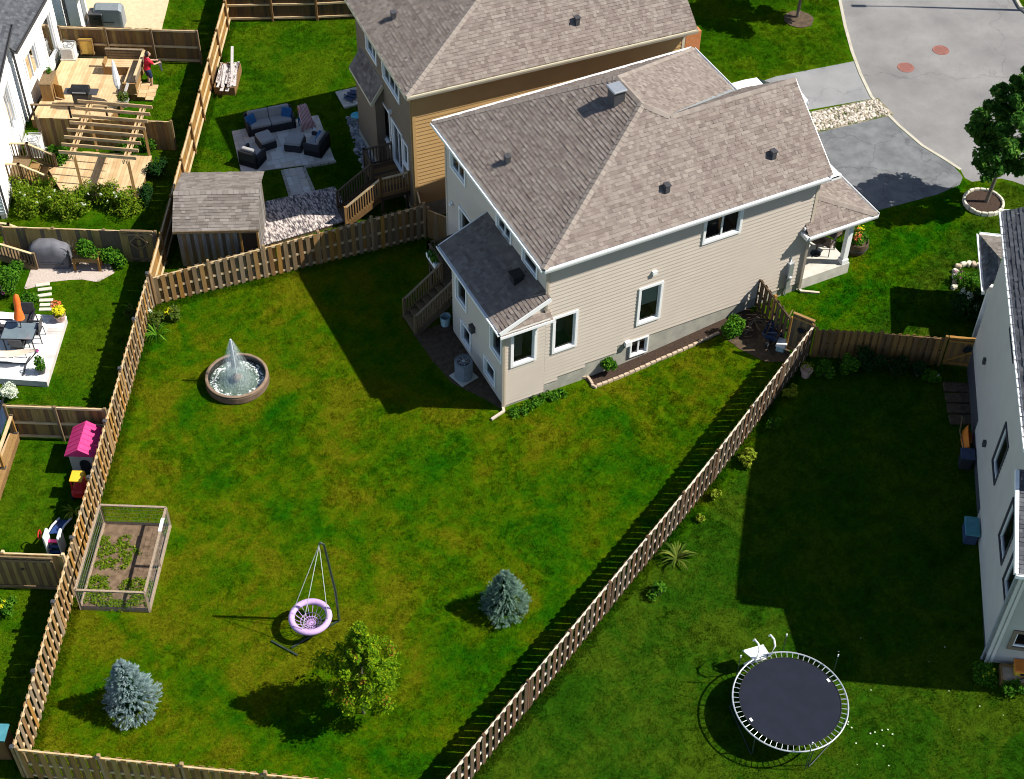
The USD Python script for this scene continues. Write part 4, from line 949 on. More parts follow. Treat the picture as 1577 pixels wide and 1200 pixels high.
def spruce(name, label, c, H_, r, mat_, seed, group=None, dense=1.0):
    rng = np.random.default_rng(seed); z0 = float(gz(c[0])); Tt = thing(name, label, "tree", (c[0], c[1], z0), 0, group)
    MB().tube([(0, 0, 0), (0, 0, H_ * .5), (.02, 0, H_)], [.06, .04, .01], 7).build("trunk", M["bark"], Tt)
    V, F, TN = [], [], []; n0 = 0
    tips = int(780 * dense)
    for i in range(tips):                                      # short sprays all over a rounded cone
        s = rng.random() ** 1.35; a = rng.random() * 6.283
        R_ = r * min(1.0, (.80 + 2.2 * s)) * (1 - s) ** .76 * (1 + .13 * math.sin(s * 40)) * (1.1 + .10 * math.sin(a * 3 + seed) + .08 * math.sin(a * 5 + s * 17)) + .03
        d = np.array([math.cos(a), math.sin(a), rng.uniform(-.05, .55) + .9 * s ** 3]); d /= np.linalg.norm(d)
        q0 = np.array([math.cos(a) * R_, math.sin(a) * R_, H_ * (.05 + .94 * s)]) * [1, 1, 1]; L = rng.uniform(.10, .24) * (1 - .35 * s); dep = rng.random() ** .8
        q0 = q0 * np.array([1 - .28 * dep ** 2, 1 - .28 * dep ** 2, 1]); m = 26
        t = rng.random(m); P = q0 + d * ((t - .35) * L)[:, None]
        q = d * .75 + rng.normal(size=(m, 3)) * .62; q /= np.linalg.norm(q, axis=1, keepdims=True)
        ln = rng.uniform(.035, .07, m)[:, None]; u = np.cross(q, rng.normal(size=(m, 3))); u /= np.linalg.norm(u, axis=1, keepdims=True); u *= .009
        V.append(np.stack([P - u, P + u, P + q * ln], 1).reshape(-1, 3)); F.append(np.arange(m * 3).reshape(-1, 3) + n0); n0 += m * 3
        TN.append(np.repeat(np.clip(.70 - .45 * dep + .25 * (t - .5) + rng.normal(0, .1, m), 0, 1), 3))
    mb = MB(); mb.v, mb.f, mb.tone, mb.n = V, F, TN, n0
    mb.build("foliage", M[mat_], Tt, tones=True)
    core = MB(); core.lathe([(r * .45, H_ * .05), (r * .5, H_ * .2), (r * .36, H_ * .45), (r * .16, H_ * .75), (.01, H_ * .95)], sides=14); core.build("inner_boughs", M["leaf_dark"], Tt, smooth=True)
    return Tt

# ================================================================ trees
spruce("spruce_tree", "pale blue spruce in the lower left of the middle lawn", (-14.78, -5.95), 2.3, .66, "needle_blue", 1, "small spruces on the lawn", dense=1.5)
spruce("spruce_tree", "smaller greenish blue spruce beside the diagonal fence shadow", (-3.66, -7.55), 1.85, .60, "needle_green", 2, "small spruces on the lawn", dense=1.25)
tree("maple_tree", "tall dark green maple in a stone ring beside the driveway", "tree", (21.19, .97), 6.5, 1.75, [(1.6, .5), (2.0, 1.15), (2.8, 1.55), (3.8, 1.4), (4.8, 1.0), (5.8, .6), (6.5, .2)], "leaf_maple", 17000, .13, 3, lean=(.35, -.15), nl=46, lobe=.74)
tree("young_tree", "young leafy tree with orange tips on the middle lawn", "tree", (-8.9, -9.0), 4.0, .35, [(.3, .55), (.7, .98), (1.3, 1.08), (2.0, .80), (2.8, .42), (3.4, .2), (4.0, .06)], "leaf_young", 21000, .055, 4, trunk_r=.05, accents=("leaf_orange", .4), lean=(.15, .1), rise=(.35, 1.25), lobe=.85, nl=52, steep=.6)
tree("street_tree", "young street tree whose trunk stands in a mulch ring at the top", "tree", (21.79, 14.92), 6.0, 1.7, [(1.6, .6), (2.2, 1.4), (3.2, 1.6), (4.4, 1.2), (5.6, .5), (6.0, .2)], "leaf_maple", 9000, .14, 5)
def disc_bed(name, c, r, mat_, seed=0, h=.03):
    rng = np.random.default_rng(seed); z = float(gz(c[0]))
    a = np.linspace(0, 2 * math.pi, 33)[:-1]; rr = r * (1 + rng.normal(0, .03, 32))
    return tag(MB().prism(np.c_[c[0] + rr * np.cos(a), c[1] + rr * np.sin(a)], z - .05, z + h).build(name, M[mat_]), kind="structure")
disc_bed("mulch_ring", (21.1, 1.0), .68, "mulch", 1, .08); disc_bed("mulch_ring", (21.75, 14.75), .66, "soil", 2)
ring = thing("stone_ring", "ring of pale edging stones around the maple trunk", "edging", (21.08, 1.0, .75))
M["stone_pale"] = mat("pale_stone", (.50, .46, .36), (.64, .60, .50), scale=6, rough=.9, bump=.3)
M["stone_tan"] = mat("tan_stone", (.36, .27, .19), (.50, .40, .29), scale=6, rough=.9, bump=.3)
for k in range(20):
    a = k * 2 * math.pi / 20; MB().box((math.cos(a) * .74, math.sin(a) * .74, .07), (.10, .22, .18 + .02 * (k % 3)), rz=math.degrees(a), ch=.02).build("stone", M["stone_pale"], ring)

# ================================================================ middle lawn
Fc = np.array([-7.79, 5.08])
F = thing("fountain", "round stone fountain with a water jet on the middle lawn", "fountain", (*Fc, 0))
M["fountain_stone"] = mat("fountain_stone", (.10, .065, .042), (.17, .115, .078), scale=5, rough=.7, bump=.3)
M["fountain_rim"] = mat("fountain_rim", (.17, .115, .075), (.25, .175, .12), scale=5, rough=.7, bump=.2)
MB().lathe([(1.0, .335), (1.03, .335), (1.09, .28), (1.10, .06), (1.06, 0), (0, 0)], sides=56).build("basin", M["fountain_stone"], F, smooth=35)
M["basin_dark"] = mat("wet_basin_wall", (.018, .017, .015), (.035, .032, .028), scale=6, rough=.35)
MB().lathe([(0, .03), (.99, .03), (.992, .34)], sides=56).build("inner_wall", M["basin_dark"], F, smooth=35)
MB().lathe([(.985, .335), (.985, .365), (1.0, .38), (1.06, .38), (1.085, .36), (1.085, .335), (.985, .335)], sides=56).build("rim", M["fountain_rim"], F, smooth=40)
M["water"] = usdkit.material(stage, "/World/Looks/fountain_water", {"g": ("geometry", {}), "n": ("noise_texture", {"scale": 14, "detail": 4, "distortion": .6}), "r": ("rgb_ramp", {"ramp": [(.35, (.055, .085, .062)), (.6, (.12, .165, .13)), (.78, (.28, .34, .30))]}),
    "b": ("bump", {"strength": .8, "distance": .03}), "p": ("principled_bsdf", {"roughness": .08, "specular_ior_level": .6})}, [("g.position", "n.vector"), ("n.fac", "r.fac"), ("r.color", "p.base_color"), ("n.fac", "b.height"), ("b.normal", "p.normal")], surface="p.BSDF")
rng = np.random.default_rng(8)
nr, na = 22, 64; rr = np.linspace(.02, .98, nr); aa = np.arange(na) * 2 * math.pi / na
Zw = .09 + .012 * np.sin(rr[:, None] * 42 + 1.2 * np.sin(aa * 3)[None]) * (1 - rr[:, None] * .5) + rng.normal(0, .004, (nr, na))
V = np.stack([rr[:, None] * np.cos(aa), rr[:, None] * np.sin(aa), Zw], -1).reshape(-1, 3); Fq = []
for i in range(nr - 1):
    for j in range(na):
        k = (j + 1) % na; Fq += [[i * na + j, (i + 1) * na + j, (i + 1) * na + k], [i * na + j, (i + 1) * na + k, i * na + k]]
MB().add(V, Fq).build("water", M["water"], F, smooth=True)
M["foam"] = mat("water_foam", (.72, .76, .74), (.82, .85, .84), scale=20, rough=.3)
mb = MB(); octa = np.array([[1, 0, 0], [-1, 0, 0], [0, 1, 0], [0, -1, 0], [0, 0, 1], [0, 0, -1.]]); of = np.array([[0, 2, 4], [2, 1, 4], [1, 3, 4], [3, 0, 4], [2, 0, 5], [1, 2, 5], [3, 1, 5], [0, 3, 5]])
for k in range(1100):
    r_ = rng.normal(.81, .075); a = rng.random() * 6.28
    if r_ > .96 or .5 + .5 * math.sin(a * 7 + r_ * 23) * math.cos(a * 3 - r_ * 31) < rng.random(): continue
    s = rng.uniform(.008, .022); mb.add(octa * s * [1.5, 1.5, .6] + [r_ * math.cos(a), r_ * math.sin(a), .105], of)
mb.build("foam", M["foam"], F, kind="stuff")
MB().lathe([(0, .08), (.06, .1), (.16, .24), (.17, .29), (.12, .33), (.07, .40), (.0, .42)], sides=20).build("nozzle", M["fountain_stone"], F, smooth=True)
veil_n = {"g": ("geometry", {}), "m": ("mapping", {"scale": (16, 16, 1.3)}), "n": ("noise_texture", {"scale": 2.0, "detail": 4}), "k": ("map_range", {"from_min": .42, "from_max": .72, "to_min": .015, "to_max": .17, "clamp": True}),
          "t": ("transparent_bsdf", {}), "d": ("principled_bsdf", {"base_color": (.78, .90, .92), "roughness": .25}), "mx": ("mix_closure", {})}
M["veil"] = usdkit.material(stage, "/World/Looks/falling_water", veil_n, [("g.position", "m.vector"), ("m.vector", "n.vector"), ("n.fac", "k.value"), ("k.result", "mx.fac"), ("t.BSDF", "mx.closure1"), ("d.BSDF", "mx.closure2")], surface="mx.closure")
Hj = 2.08
MB().tube([(0, 0, .4), (.01, 0, 1.2), (0, .005, Hj)], [.016, .02, .03], 8).build("jet", M["foam"], F)
mb = MB()
for q, s in ((.62, 0), (.50, 1), (.36, 2), (.22, 3)):
    mb.lathe([(.02, Hj + .04), (.05 + q * .12, Hj - .2), (q * .52, 1.25), (q * .84, .6), (q, .10)], sides=26)
mb.build("falling_veil", M["veil"], F, smooth=True)
mb = MB()
for k in range(650):
    s = rng.random() ** .6; z = Hj - s * (Hj - .22); R_ = .03 + .40 * s ** .8 * rng.uniform(.3, 1.05); a = rng.random() * 6.28
    mb.add(octa * rng.uniform(.003, .008) * [1, 1, 2.2] + [R_ * math.cos(a), R_ * math.sin(a), z], of)
mb.build("droplets", M["foam"], F, kind="stuff")

# nest swing on its stand
M["lilac"] = mat("lilac_rope", (.42, .27, .52), (.56, .40, .66), scale=30, rough=.8, bump=.3)
M["rope"] = mat("pale_rope", (.60, .60, .52), (.70, .70, .62), scale=30, rough=.8)
M["swing_steel"] = mat("dark_green_steel", (.018, .03, .025), (.035, .05, .042), scale=6, rough=.35, spec=.5)
SWc = at(478, 951, .55); SWb = at(522.4, 957, 0); hook = at(491.5, 839, 3.75)
SW = thing("nest_swing", "lilac round nest swing hanging from a dark bent steel stand", "swing", (*SWc[:2], 0))
O = np.array([SWc[0], SWc[1], 0]); loc = lambda X: np.asarray(X) - O
ringp = [(math.cos(a) * .56, math.sin(a) * .56, .58) for a in np.linspace(0, 2 * math.pi, 37)]
MB().tube(ringp, .095, 10, cap=False).build("padded_ring", M["lilac"], SW, smooth=True)
mb = MB()
for k in range(18):
    a = k * 2 * math.pi / 18; mb.tube([(math.cos(a) * q, math.sin(a) * q, .58 - .34 * (1 - (q / .52) ** 2)) for q in (.5, .38, .26, .13, .02)], .009, 4)
for q in (.13, .22, .31): mb.tube([(math.cos(a) * q, math.sin(a) * q, .58 - .34 * (1 - (q / .52) ** 2)) for a in np.linspace(0, 2 * math.pi, 19)], .011, 4, cap=False)
mb.build("net_seat", M["lilac"], SW)
hk = loc(hook)
for a in (2.3, 3.9, 5.6):
    MB().tube([(math.cos(a) * .56, math.sin(a) * .56, .62), tuple(hk)], .012, 5).build("rope", M["rope"], SW)
bs_ = loc(SWb); tT = loc(at(449, 999, 0)); t_a, t_b = loc(at(418, 988, 0)), loc(at(458, 1010, 0))
topc = bs_ + (hk - bs_) * .985 + np.array([.12, -.05, .05])
MB().tube([bs_ + [0, 0, .06], bs_ * .6 + topc * .4 + [.06, -.03, 0], topc, hk + [.03, 0, .08], hk + [0, 0, .02]], [.045, .04, .036, .034, .025], 8).build("bent_post", M["swing_steel"], SW, smooth=True)
MB().bar(bs_ + [0, 0, .04], tT + [0, 0, .04], .05, .05).build("base_beam", M["swing_steel"], SW)
MB().bar(t_a + [0, 0, .03], t_b + [0, 0, .03], .05, .05).build("base_foot", M["swing_steel"], SW)

# caged vegetable bed at the left fence
pc0 = np.array([-15.223, -1.917, 0]); pan = 2.645
pl_ = lambda i, j, z: np.array([pc0[0] + i * math.cos(pan) - j * math.sin(pan), pc0[1] + i * math.sin(pan) + j * math.cos(pan), z])
PB = thing("vegetable_cage", "timber framed vegetable bed with wire sides against the left fence", "planter", (pc0[0], pc0[1], 0))
pw_, plen, ph_ = -2.092, -3.27, .947
lc = lambda i, j, z: pl_(i, j, z) - [pc0[0], pc0[1], 0]
M["cage_wood"] = mat("grey_cage_wood", (.22, .16, .11), (.36, .28, .20), scale=3, rough=.85, bump=.2, stretch=(5, 5, .7))
for i, j in ((0, 0), (pw_, 0), (0, plen), (pw_, plen), (pw_, plen / 2)):
    MB().bar(lc(i, j, 0), lc(i, j, ph_), .07, .07).build("post", M["cage_wood"], PB)
for a, b in (((0, 0), (pw_, 0)), ((0, plen), (pw_, plen)), ((0, 0), (0, plen)), ((pw_, 0), (pw_, plen))):
    MB().bar(lc(*a, ph_ + .025), lc(*b, ph_ + .025), .07, .05).build("top_rail", M["cage_wood"], PB)
    MB().bar(lc(*a, .06), lc(*b, .06), .06, .14).build("bottom_board", M["cage_wood"], PB)
MB().bar(lc(pw_, plen * .70, ph_ + .06), lc(pw_, plen * .86, ph_ + .06), .1, .03).build("white_board", M["white"], PB)
mb = MB()
for (a, b) in (((0, 0), (pw_, 0)), ((0, plen), (pw_, plen)), ((0, 0), (0, plen)), ((pw_, 0), (pw_, plen))):
    n = int(np.linalg.norm(lc(*a, 0) - lc(*b, 0)) / .12)
    for k in range(1, n):
        q = lc(*a, 0) * (1 - k / n) + lc(*b, 0) * k / n; mb.bar(q + [0, 0, .1], q + [0, 0, ph_], .004, .004)
    for z in (.25, .42, .6, .78): mb.bar(lc(*a, z), lc(*b, z), .004, .004)
mb.build("wire_mesh", M["galv"], PB, kind="stuff")
mb = MB(); mb.prism([tuple(lc(i, j, 0)[:2]) for i, j in ((-.03, -.03), (pw_ + .03, -.03), (pw_ + .03, plen + .03), (-.03, plen + .03))], -.02, .06); mb.build("soil", mat("garden_soil", (.085, .055, .032), (.20, .135, .085), scale=5, rough=.95, bump=.8, bscale=40), PB)
mb = MB(); rng = np.random.default_rng(12)
for k in range(900):
    i, j = rng.random() * pw_ * .97, (rng.random() ** 1.2) * plen * .97
    if meshkit.noise([[i * 2.3, j * 2.3, 0]])[0] < .42 + .25 * (j / plen): continue
    leaves(mb, lc(i, j, .07) + [0, 0, .02], rng.uniform(.04, .12), 12, .04, rng, squash=(1, 1, .6))
mb.build("weeds", M["leaf_meadow"], PB, tones=True, kind="stuff")
# bare soil and beds round the house
def bed(name, px, mat_, h=.02, z=None):
    pg = Polygon([at(x, y, z)[:2] for x, y in px]); pg = pg.buffer(.12).buffer(-.06)
    return tag(strips(pg, gz, off=h).build(name, M[mat_]), kind="structure"), pg
_, bed1 = bed("soil_patch", [(640, 515), (690, 497), (706, 510), (776, 630), (745, 612), (700, 590), (668, 555)], "soil", .008)
_, bed2 = bed("mulch_bed", [(901, 582), (914, 594), (1010, 558), (1108, 514), (1120, 520), (1165, 520), (1150, 470), (1100, 490), (955, 555)], "mulch", .03)
_, bed3 = bed("soil_patch", [(1120, 521), (1165, 480), (1212, 530), (1216, 556), (1180, 556), (1140, 536)], "soil", .012)
ED = thing("brick_edging", "line of tan edging bricks along the mulch bed by the house", "edging")
ep = [at(904, 581)[:2], at(915, 597)[:2], at(960, 580)[:2], at(1010, 558)[:2], at(1060, 536)[:2], at(1107, 514)[:2]]
ls = LineString(ep); d = .1
while d < ls.length:
    q, q2 = ls.interpolate(d), ls.interpolate(d + .03); MB().box((q.x, q.y, float(gz(q.x)) + .04), (.205, .095, .13 + .012 * math.sin(d * 31)), rz=math.degrees(math.atan2(q2.y - q.y, q2.x - q.x)) + 4 * math.sin(d * 17), ch=.012).build("brick", M["stone_tan"], ED); d += .215
for k, (x, y, r_) in enumerate(((893, 578, 30), (897, 583, -20), (888, 580, 70))):
    q = at(x, y); tag(MB().box(q + [0, 0, .06 + .04 * (k == 1)], (.24, .12, .1), rz=r_, ch=.012).build("loose_brick", M["stone_tan"]), ("tan brick lying askew at the corner of the mulch bed edging", "tan brick lying on top of the small loose heap", "tan brick lying closest to the creeper on the beige wall")[k], "brick", "loose bricks by the mulch bed")
shrub("round_bush", "rounded bright green bush near the basement window", "bush", at(937, 572)[:2], .42, .72, "leaf_bush", 1500, .06, 21)
shrub("round_bush", "larger rounded bush at the far end of the mulch bed", "bush", at(1124, 520)[:2], .48, .95, "leaf_bush", 1700, .065, 22)
mb = MB(); rng = np.random.default_rng(5)
for k in range(46):
    s = k / 45; q = at(790 + 78 * s + rng.normal(0, 3), 640 - 36 * s + rng.normal(0, 4)); leaves(mb, q + [0, 0, .08], .13, 26, .06, rng, squash=(1, 1, .8))
tag(mb.build("wall_creeper", M["leaf_bush"], tones=True), "low leafy creeper growing along the foot of the beige wall", "creeper", kind="stuff")
def ac_unit(label, c, w, h, rz, mat_, z=0.0, round_=True):
    A = thing("air_conditioner", label, "air conditioner", (c[0], c[1], z), rz)
    mb = MB()
    if round_: mb.lathe([(0, .05), (w / 2, .05), (w / 2, h - .03), (w / 2 - .03, h), (w * .36, h)], sides=14)
    else: mb.box((0, 0, h / 2 + .02), (w, w, h - .04), ch=.06)
    mb.build("cabinet", M[mat_], A)
    mb = MB()
    for k in range(int(h / .055)):
        z_ = .1 + k * .055
        if round_: mb.lathe([(w / 2 + .001, z_), (w / 2 + .012, z_ + .012), (w / 2 + .001, z_ + .024)], sides=14)
        else:
            for a in (-1, 1): mb.box((0, a * (w / 2 + .004), z_ + .02), (w * .84, .012, .02)); mb.box((a * (w / 2 + .004), 0, z_ + .02), (.012, w * .84, .02))
    mb.build("louvre", M[mat_], A, kind="stuff")
    MB().lathe([(w * .36, h + .002), (w * .34, h + .02), (w * .30, h - .06), (0, h - .06)], sides=20).build("fan_well", M["black"], A)
    mb = MB()
    for q in (.12, .2, .28): mb.tube([(math.cos(a) * w * q, math.sin(a) * w * q, h + .02) for a in np.linspace(0, 2 * math.pi, 21)], .006, 4, cap=False)
    for k in range(6): mb.bar((0, 0, h + .02), (math.cos(k * 1.047) * w * .35, math.sin(k * 1.047) * w * .35, h + .02), .01, .01)
    mb.lathe([(0, h + .04), (w * .08, h + .03), (w * .09, h + .01)], sides=12); mb.build("fan_guard", M["galv"], A, kind="stuff")
    MB().box((0, 0, .02), (w * 1.15, w * 1.15, .06)).build("pad", M["concrete"], A)
    return A
M["ac_grey"] = mat("blue_grey_metal", (.16, .19, .21), (.21, .24, .26), scale=6, rough=.45)
M["ac_white"] = mat("pale_grey_metal", (.52, .52, .50), (.60, .60, .58), scale=6, rough=.45)
ac_unit("grey air conditioner in shade at the back corner of the beige house", (-.62, 1.92), .62, .78, 15, "ac_grey")

def stairs(T_, p0, p1, width, z0, z1, n, mat_, stringer="wood_dark"):
    """n treads from p0 (low, z0) to p1 (high, z1), in plan coordinates of the thing."""
    p0, p1 = np.array(p0, float), np.array(p1, float); t = p1 - p0; L = np.linalg.norm(t); t /= L; s = np.array([-t[1], t[0]]); a = math.degrees(math.atan2(t[1], t[0]))
    for k in range(n):
        c = p0 + t * (k + .5) * L / n; MB().box((*c, z0 + (z1 - z0) * (k + 1) / (n + 1)), (L / n + .03, width, .04), rz=a).build("tread", M[mat_], T_)
    for e in (-1, 1):
        q = s * e * (width / 2 + .02); MB().bar((*(p0 + q), z0 + .02), (*(p1 + q), z1 - .12), .04, .24).build("stringer", M[stringer], T_)
def railing(T_, a, b, h, mat_, gap=.12, posts=(True, True), top_mat=None, bw=.04):
    """A rail with balusters between two foot points (x, y, z)."""
    a, b = np.array(a, float), np.array(b, float); L = np.linalg.norm(b - a)
    for q, on in ((a, posts[0]), (b, posts[1])):
        if on: MB().bar(q, q + [0, 0, h + .06], .09, .09).build("post", M[mat_], T_)
    MB().bar(a + [0, 0, h], b + [0, 0, h], .09, .04).build("hand_rail", M[top_mat or mat_], T_); MB().bar(a + [0, 0, .1], b + [0, 0, .1], .04, .08).build("low_rail", M[mat_], T_)
    n = int(L / gap)
    for k in range(1, n):
        q = a + (b - a) * k / n; MB().bar(q + [0, 0, .08], q + [0, 0, h], bw, bw).build("baluster", M[mat_], T_)
def deck(name, label, cat, poly, z, ang, mats, bw=.145, th=.03, skirt="wood_brown", group=None, low=0.0, z_base=0.0):
    """A deck whose boards run at angle ang (degrees) over a plan polygon; every board a part."""
    c = np.mean(np.array(poly), 0); D = thing(name, label, cat, (c[0], c[1], z_base), ang, group)
    A = -math.radians(ang); Rm = np.array([[math.cos(A), -math.sin(A)], [math.sin(A), math.cos(A)]])
    q = (np.array(poly) - c) @ Rm.T; pg = Polygon(q); y = pg.bounds[1]; k = 0; rr_ = random.Random(len(label))
    while y < pg.bounds[3]:
        g = pg.intersection(sbox(pg.bounds[0] - 1, y + .004, pg.bounds[2] + 1, y + bw - .004))
        for e in getattr(g, "geoms", [g]):
            if e.area > .01: MB().prism(np.array(e.exterior.coords)[:-1], z - th, z + rr_.uniform(-.002, .002)).build("board", M[rr_.choice(mats)], D)
        y += bw; k += 1
    inner = pg.buffer(-.02); MB().prism(list(inner.exterior.coords)[:-1], low, z - th - .004).build("frame", M[skirt], D)
    return D
DK = deck("back_deck", "small grey timber landing with stairs behind the beige house", "deck", [(.2, 4.5), (1.47, 4.5), (1.47, 6.75), (.2, 6.75)], 1.25, 0, ["wood_old_b", "wood_weathered"], low=1.05, skirt="wood_dark")
dl = lambda x, y, z=0: (x - .835, y - 5.625, z)
for x, y in ((.28, 4.58), (.28, 6.65), (.28, 5.6)): MB().bar(dl(x, y, 0), dl(x, y, 1.1), .12, .12).build("support", M["wood_old_b"], DK)
stairs(DK, dl(-1.35, 5.02)[:2], dl(.18, 5.02)[:2], .95, 0, 1.25, 6, "wood_weathered", "wood_old_b")
railing(DK, dl(-1.3, 5.52, .12), dl(.2, 5.52, 1.25), .8, "wood_weathered", top_mat="wood_ashen"); railing(DK, dl(-1.3, 4.52, .12), dl(.2, 4.52, 1.25), .8, "wood_weathered", top_mat="wood_ashen")
railing(DK, dl(.24, 5.6, 1.25), dl(.24, 6.7, 1.25), .85, "wood_old_b"); railing(DK, dl(.24, 6.7, 1.25), dl(1.4, 6.7, 1.25), .85, "wood_old_b", top_mat="wood_dark")
FB = thing("flower_box", "window box of green plants hung on the back landing rail", "planter", (.13, 6.1, 1.7), 90)
MB().box((0, 0, .1), (.8, .2, .2), ch=.02).build("box", M["white"], FB)
mb = MB(); leaves(mb, (-.05, 0, .3), .3, 240, .06, np.random.default_rng(3), squash=(1.2, .6, .6)); mb.build("foliage", M["leaf_bush"], FB, tones=True)
def bucket(label, c, r, h, mat_, z=0, name="bucket"):
    B = thing(name, label, "bucket", (c[0], c[1], z)); MB().lathe([(0, 0), (r * .82, 0), (r, h), (r * 1.06, h), (r * 1.06, h - .03), (r * .93, h - .02), (r * .76, .03), (0, .03)], sides=18).build("body", M[mat_], B)
    MB().tube([(r * math.cos(a), .02, h + r * .75 * math.sin(a)) for a in np.linspace(.15, 2.99, 9)], .008, 4).build("handle", M["galv"], B); return B
M["pale_blue"] = mat("pale_blue_plastic", (.30, .46, .50), (.40, .55, .58), scale=6, rough=.4)
bucket("pale blue bucket standing under the back stairs", at(686, 500)[:2], .19, .42, "pale_blue")
# ================================================================ right-hand lot
M["net_black"] = mat("trampoline_mat", (.012, .0145, .024), (.016, .019, .031), scale=2, rough=.9, spec=.12)
M["steel_pale"] = mat("pale_steel", (.50, .53, .55), (.60, .62, .64), scale=10, rough=.3, metal=.5)
tc = np.array([1.948, -14.476]); TR = 1.633; TZ = .95
TP = thing("trampoline", "large round trampoline with a dark mat and pale steel frame", "trampoline", (*tc, 0))
a_ = np.linspace(0, 2 * math.pi, 73)
MB().tube([(TR * math.cos(a), TR * math.sin(a), TZ) for a in a_], .024, 8, cap=False).build("frame_ring", M["steel_pale"], TP, smooth=True)
MB().lathe([(1.44, TZ - .01), (1.44, TZ + .004), (1.30, TZ + .001), (.7, TZ - .012), (0, TZ - .02)], sides=64).build("jumping_mat", M["net_black"], TP, smooth=True)
MB().tube([(1.435 * math.cos(a), 1.435 * math.sin(a), TZ + .004) for a in a_], .016, 6, cap=False).build("mat_hem", M["black"], TP)
for k in range(60):
    a = k * 2 * math.pi / 60; MB().tube([(1.44 * math.cos(a), 1.44 * math.sin(a), TZ), (1.61 * math.cos(a), 1.61 * math.sin(a), TZ)], .011, 5).build("spring", M["steel_pale"], TP)
for k in range(6):
    a = k * math.pi / 3 + .35; c_, s_ = math.cos(a), math.sin(a)
    MB().tube([(TR * c_, TR * s_, TZ), (TR * c_ * .97, TR * s_ * .97, .03)], .017, 7).build("leg", M["swing_steel"], TP)
    b = a + math.pi / 3
for k in range(3):
    a0, a1 = k * 2 * math.pi / 3 + .35, k * 2 * math.pi / 3 + .35 + math.pi / 3
    MB().tube([(TR * math.cos(a0), TR * math.sin(a0), .03), (TR * math.cos(a1), TR * math.sin(a1), .03)], .017, 7).build("foot_bar", M["swing_steel"], TP)
for px, py in ((1247.7, 1135.4), (1141, 1011), (1295.5, 1006), (1211, 972)):
    q = at(px, py, 1.45)[:2] - tc; rr_ = np.linalg.norm(q); q = q / rr_ * max(TR + .06, min(rr_, TR + .25))
    pl2 = MB().tube([(*q, 0.02), (*q, 1.42)], .013, 6).build("net_pole", M["swing_steel"], TP); MB().tube([(*q, 1.40), (*q, 1.50)], .02, 6).build("cap", M["white"], pl2)
for px, py in ((1276.5, 1048), (1155.7, 1109.5)):
    q = at(px, py, TZ)[:2] - tc; a = math.degrees(math.atan2(q[1], q[0])); MB().box((*q * .985, TZ + .02), (.07, .11, .01), rz=a).build("tag", M["white"], TP)
lb, la_ = at(1167, 1020, TZ), at(1191, 1013, TZ)
LD = thing("trampoline_ladder", "white ladder with curved handles hooked on the trampoline", "ladder", (*((lb + la_)[:2] / 2), 0))
o_ = np.array([*((lb + la_)[:2] / 2), 0]); outw = (o_[:2] - tc) / np.linalg.norm(o_[:2] - tc)
for q in (lb, la_):
    b = q - o_; e = np.array([*(outw * .45), 0])
    MB().tube([b * [1, 1, 0] + e * 1.3 + [0, 0, .02], b + e * .25 + [0, 0, .05], b + e * .1 + [0, 0, .55], b + e * .35 + [0, 0, .72], b + e * .8 + [0, 0, .66], b + e * .9 + [0, 0, .55]], .03, 8).build("side_rail", M["white"], LD, smooth=True)
for s in (.25, .5):
    z = TZ * s; m = (lb - o_, la_ - o_); e = np.array([*(outw * .45), 0]) * (1.3 - s * 1.1); MB().bar(m[0] * [1, 1, 0] + e + [0, 0, z], m[1] * [1, 1, 0] + e + [0, 0, z], .09, .03).build("rung", M["white"], LD)
m = (lb - o_, la_ - o_); e = np.array([*(outw * .5), 0]); P4 = [m[0] * [1, 1, 0] + e * .3, m[1] * [1, 1, 0] + e * .3, m[1] * [1, 1, 0] + e * 1.15, m[0] * [1, 1, 0] + e * 1.15 + (m[0] - m[1]) * .35 * [1, 1, 0]]
MB().prism([tuple(q[:2]) for q in P4], .80, .84).build("platform", M["white"], LD)
# wheelbarrow in the shade
M["orange"] = mat("orange_plastic", (.62, .17, .02), (.72, .22, .035), scale=5, rough=.45)
wq = at(1482, 676, 1.15)
WBz = .75
wb_ = thing("wheelbarrow", "orange wheelbarrow tipped up against the wall of the grey house", "wheelbarrow", (*wq[:2], WBz), 55)
rows = [(-.55, .16, .0), (-.45, .32, .24), (.05, .36, .28), (.5, .30, .20), (.62, .2, .02)]
def tub(rows, z):
    v = []
    for x, w, d in rows:
        v += [(x, -w, z), (x * .86, -w * .6, z - d), (x * .86, w * .6, z - d), (x, w, z)]
    f = []
    for i in range(len(rows) - 1):
        for j in range(3):
            a = i * 4 + j; f += [[a, a + 1, a + 5], [a, a + 5, a + 4]]
    return np.array(v), f
v, f = tub(rows, .36); v = v @ rot3(62, 0, 0).T + [0, 0, .12]
MB().add(v, f).add(v * 1.0 + [0, .012, -.012], [q[::-1] for q in f]).build("tray", M["orange"], wb_)
for s in (-.3, .3):
    q = np.array([[-.75, s * .6, .2], [.3, s, .08], [.95, s, .2]]) @ rot3(62, 0, 0).T + [0, 0, .12]; MB().tube(q, .022, 6).build("handle", M["wood_weathered"], wb_)
q = np.array([[-.8, 0, .1]]) @ rot3(62, 0, 0).T + [0, 0, .12]; MB().tube([q[0] + [0, -.03, 0], q[0] + [0, .03, 0]], .17, 14).build("wheel", M["black"], wb_)
M["teal"] = mat("teal_plastic", (.05, .20, .24), (.08, .26, .30), scale=5, rough=.4)
M["navy"] = mat("navy_plastic", (.02, .035, .075), (.035, .055, .11), scale=5, rough=.5)
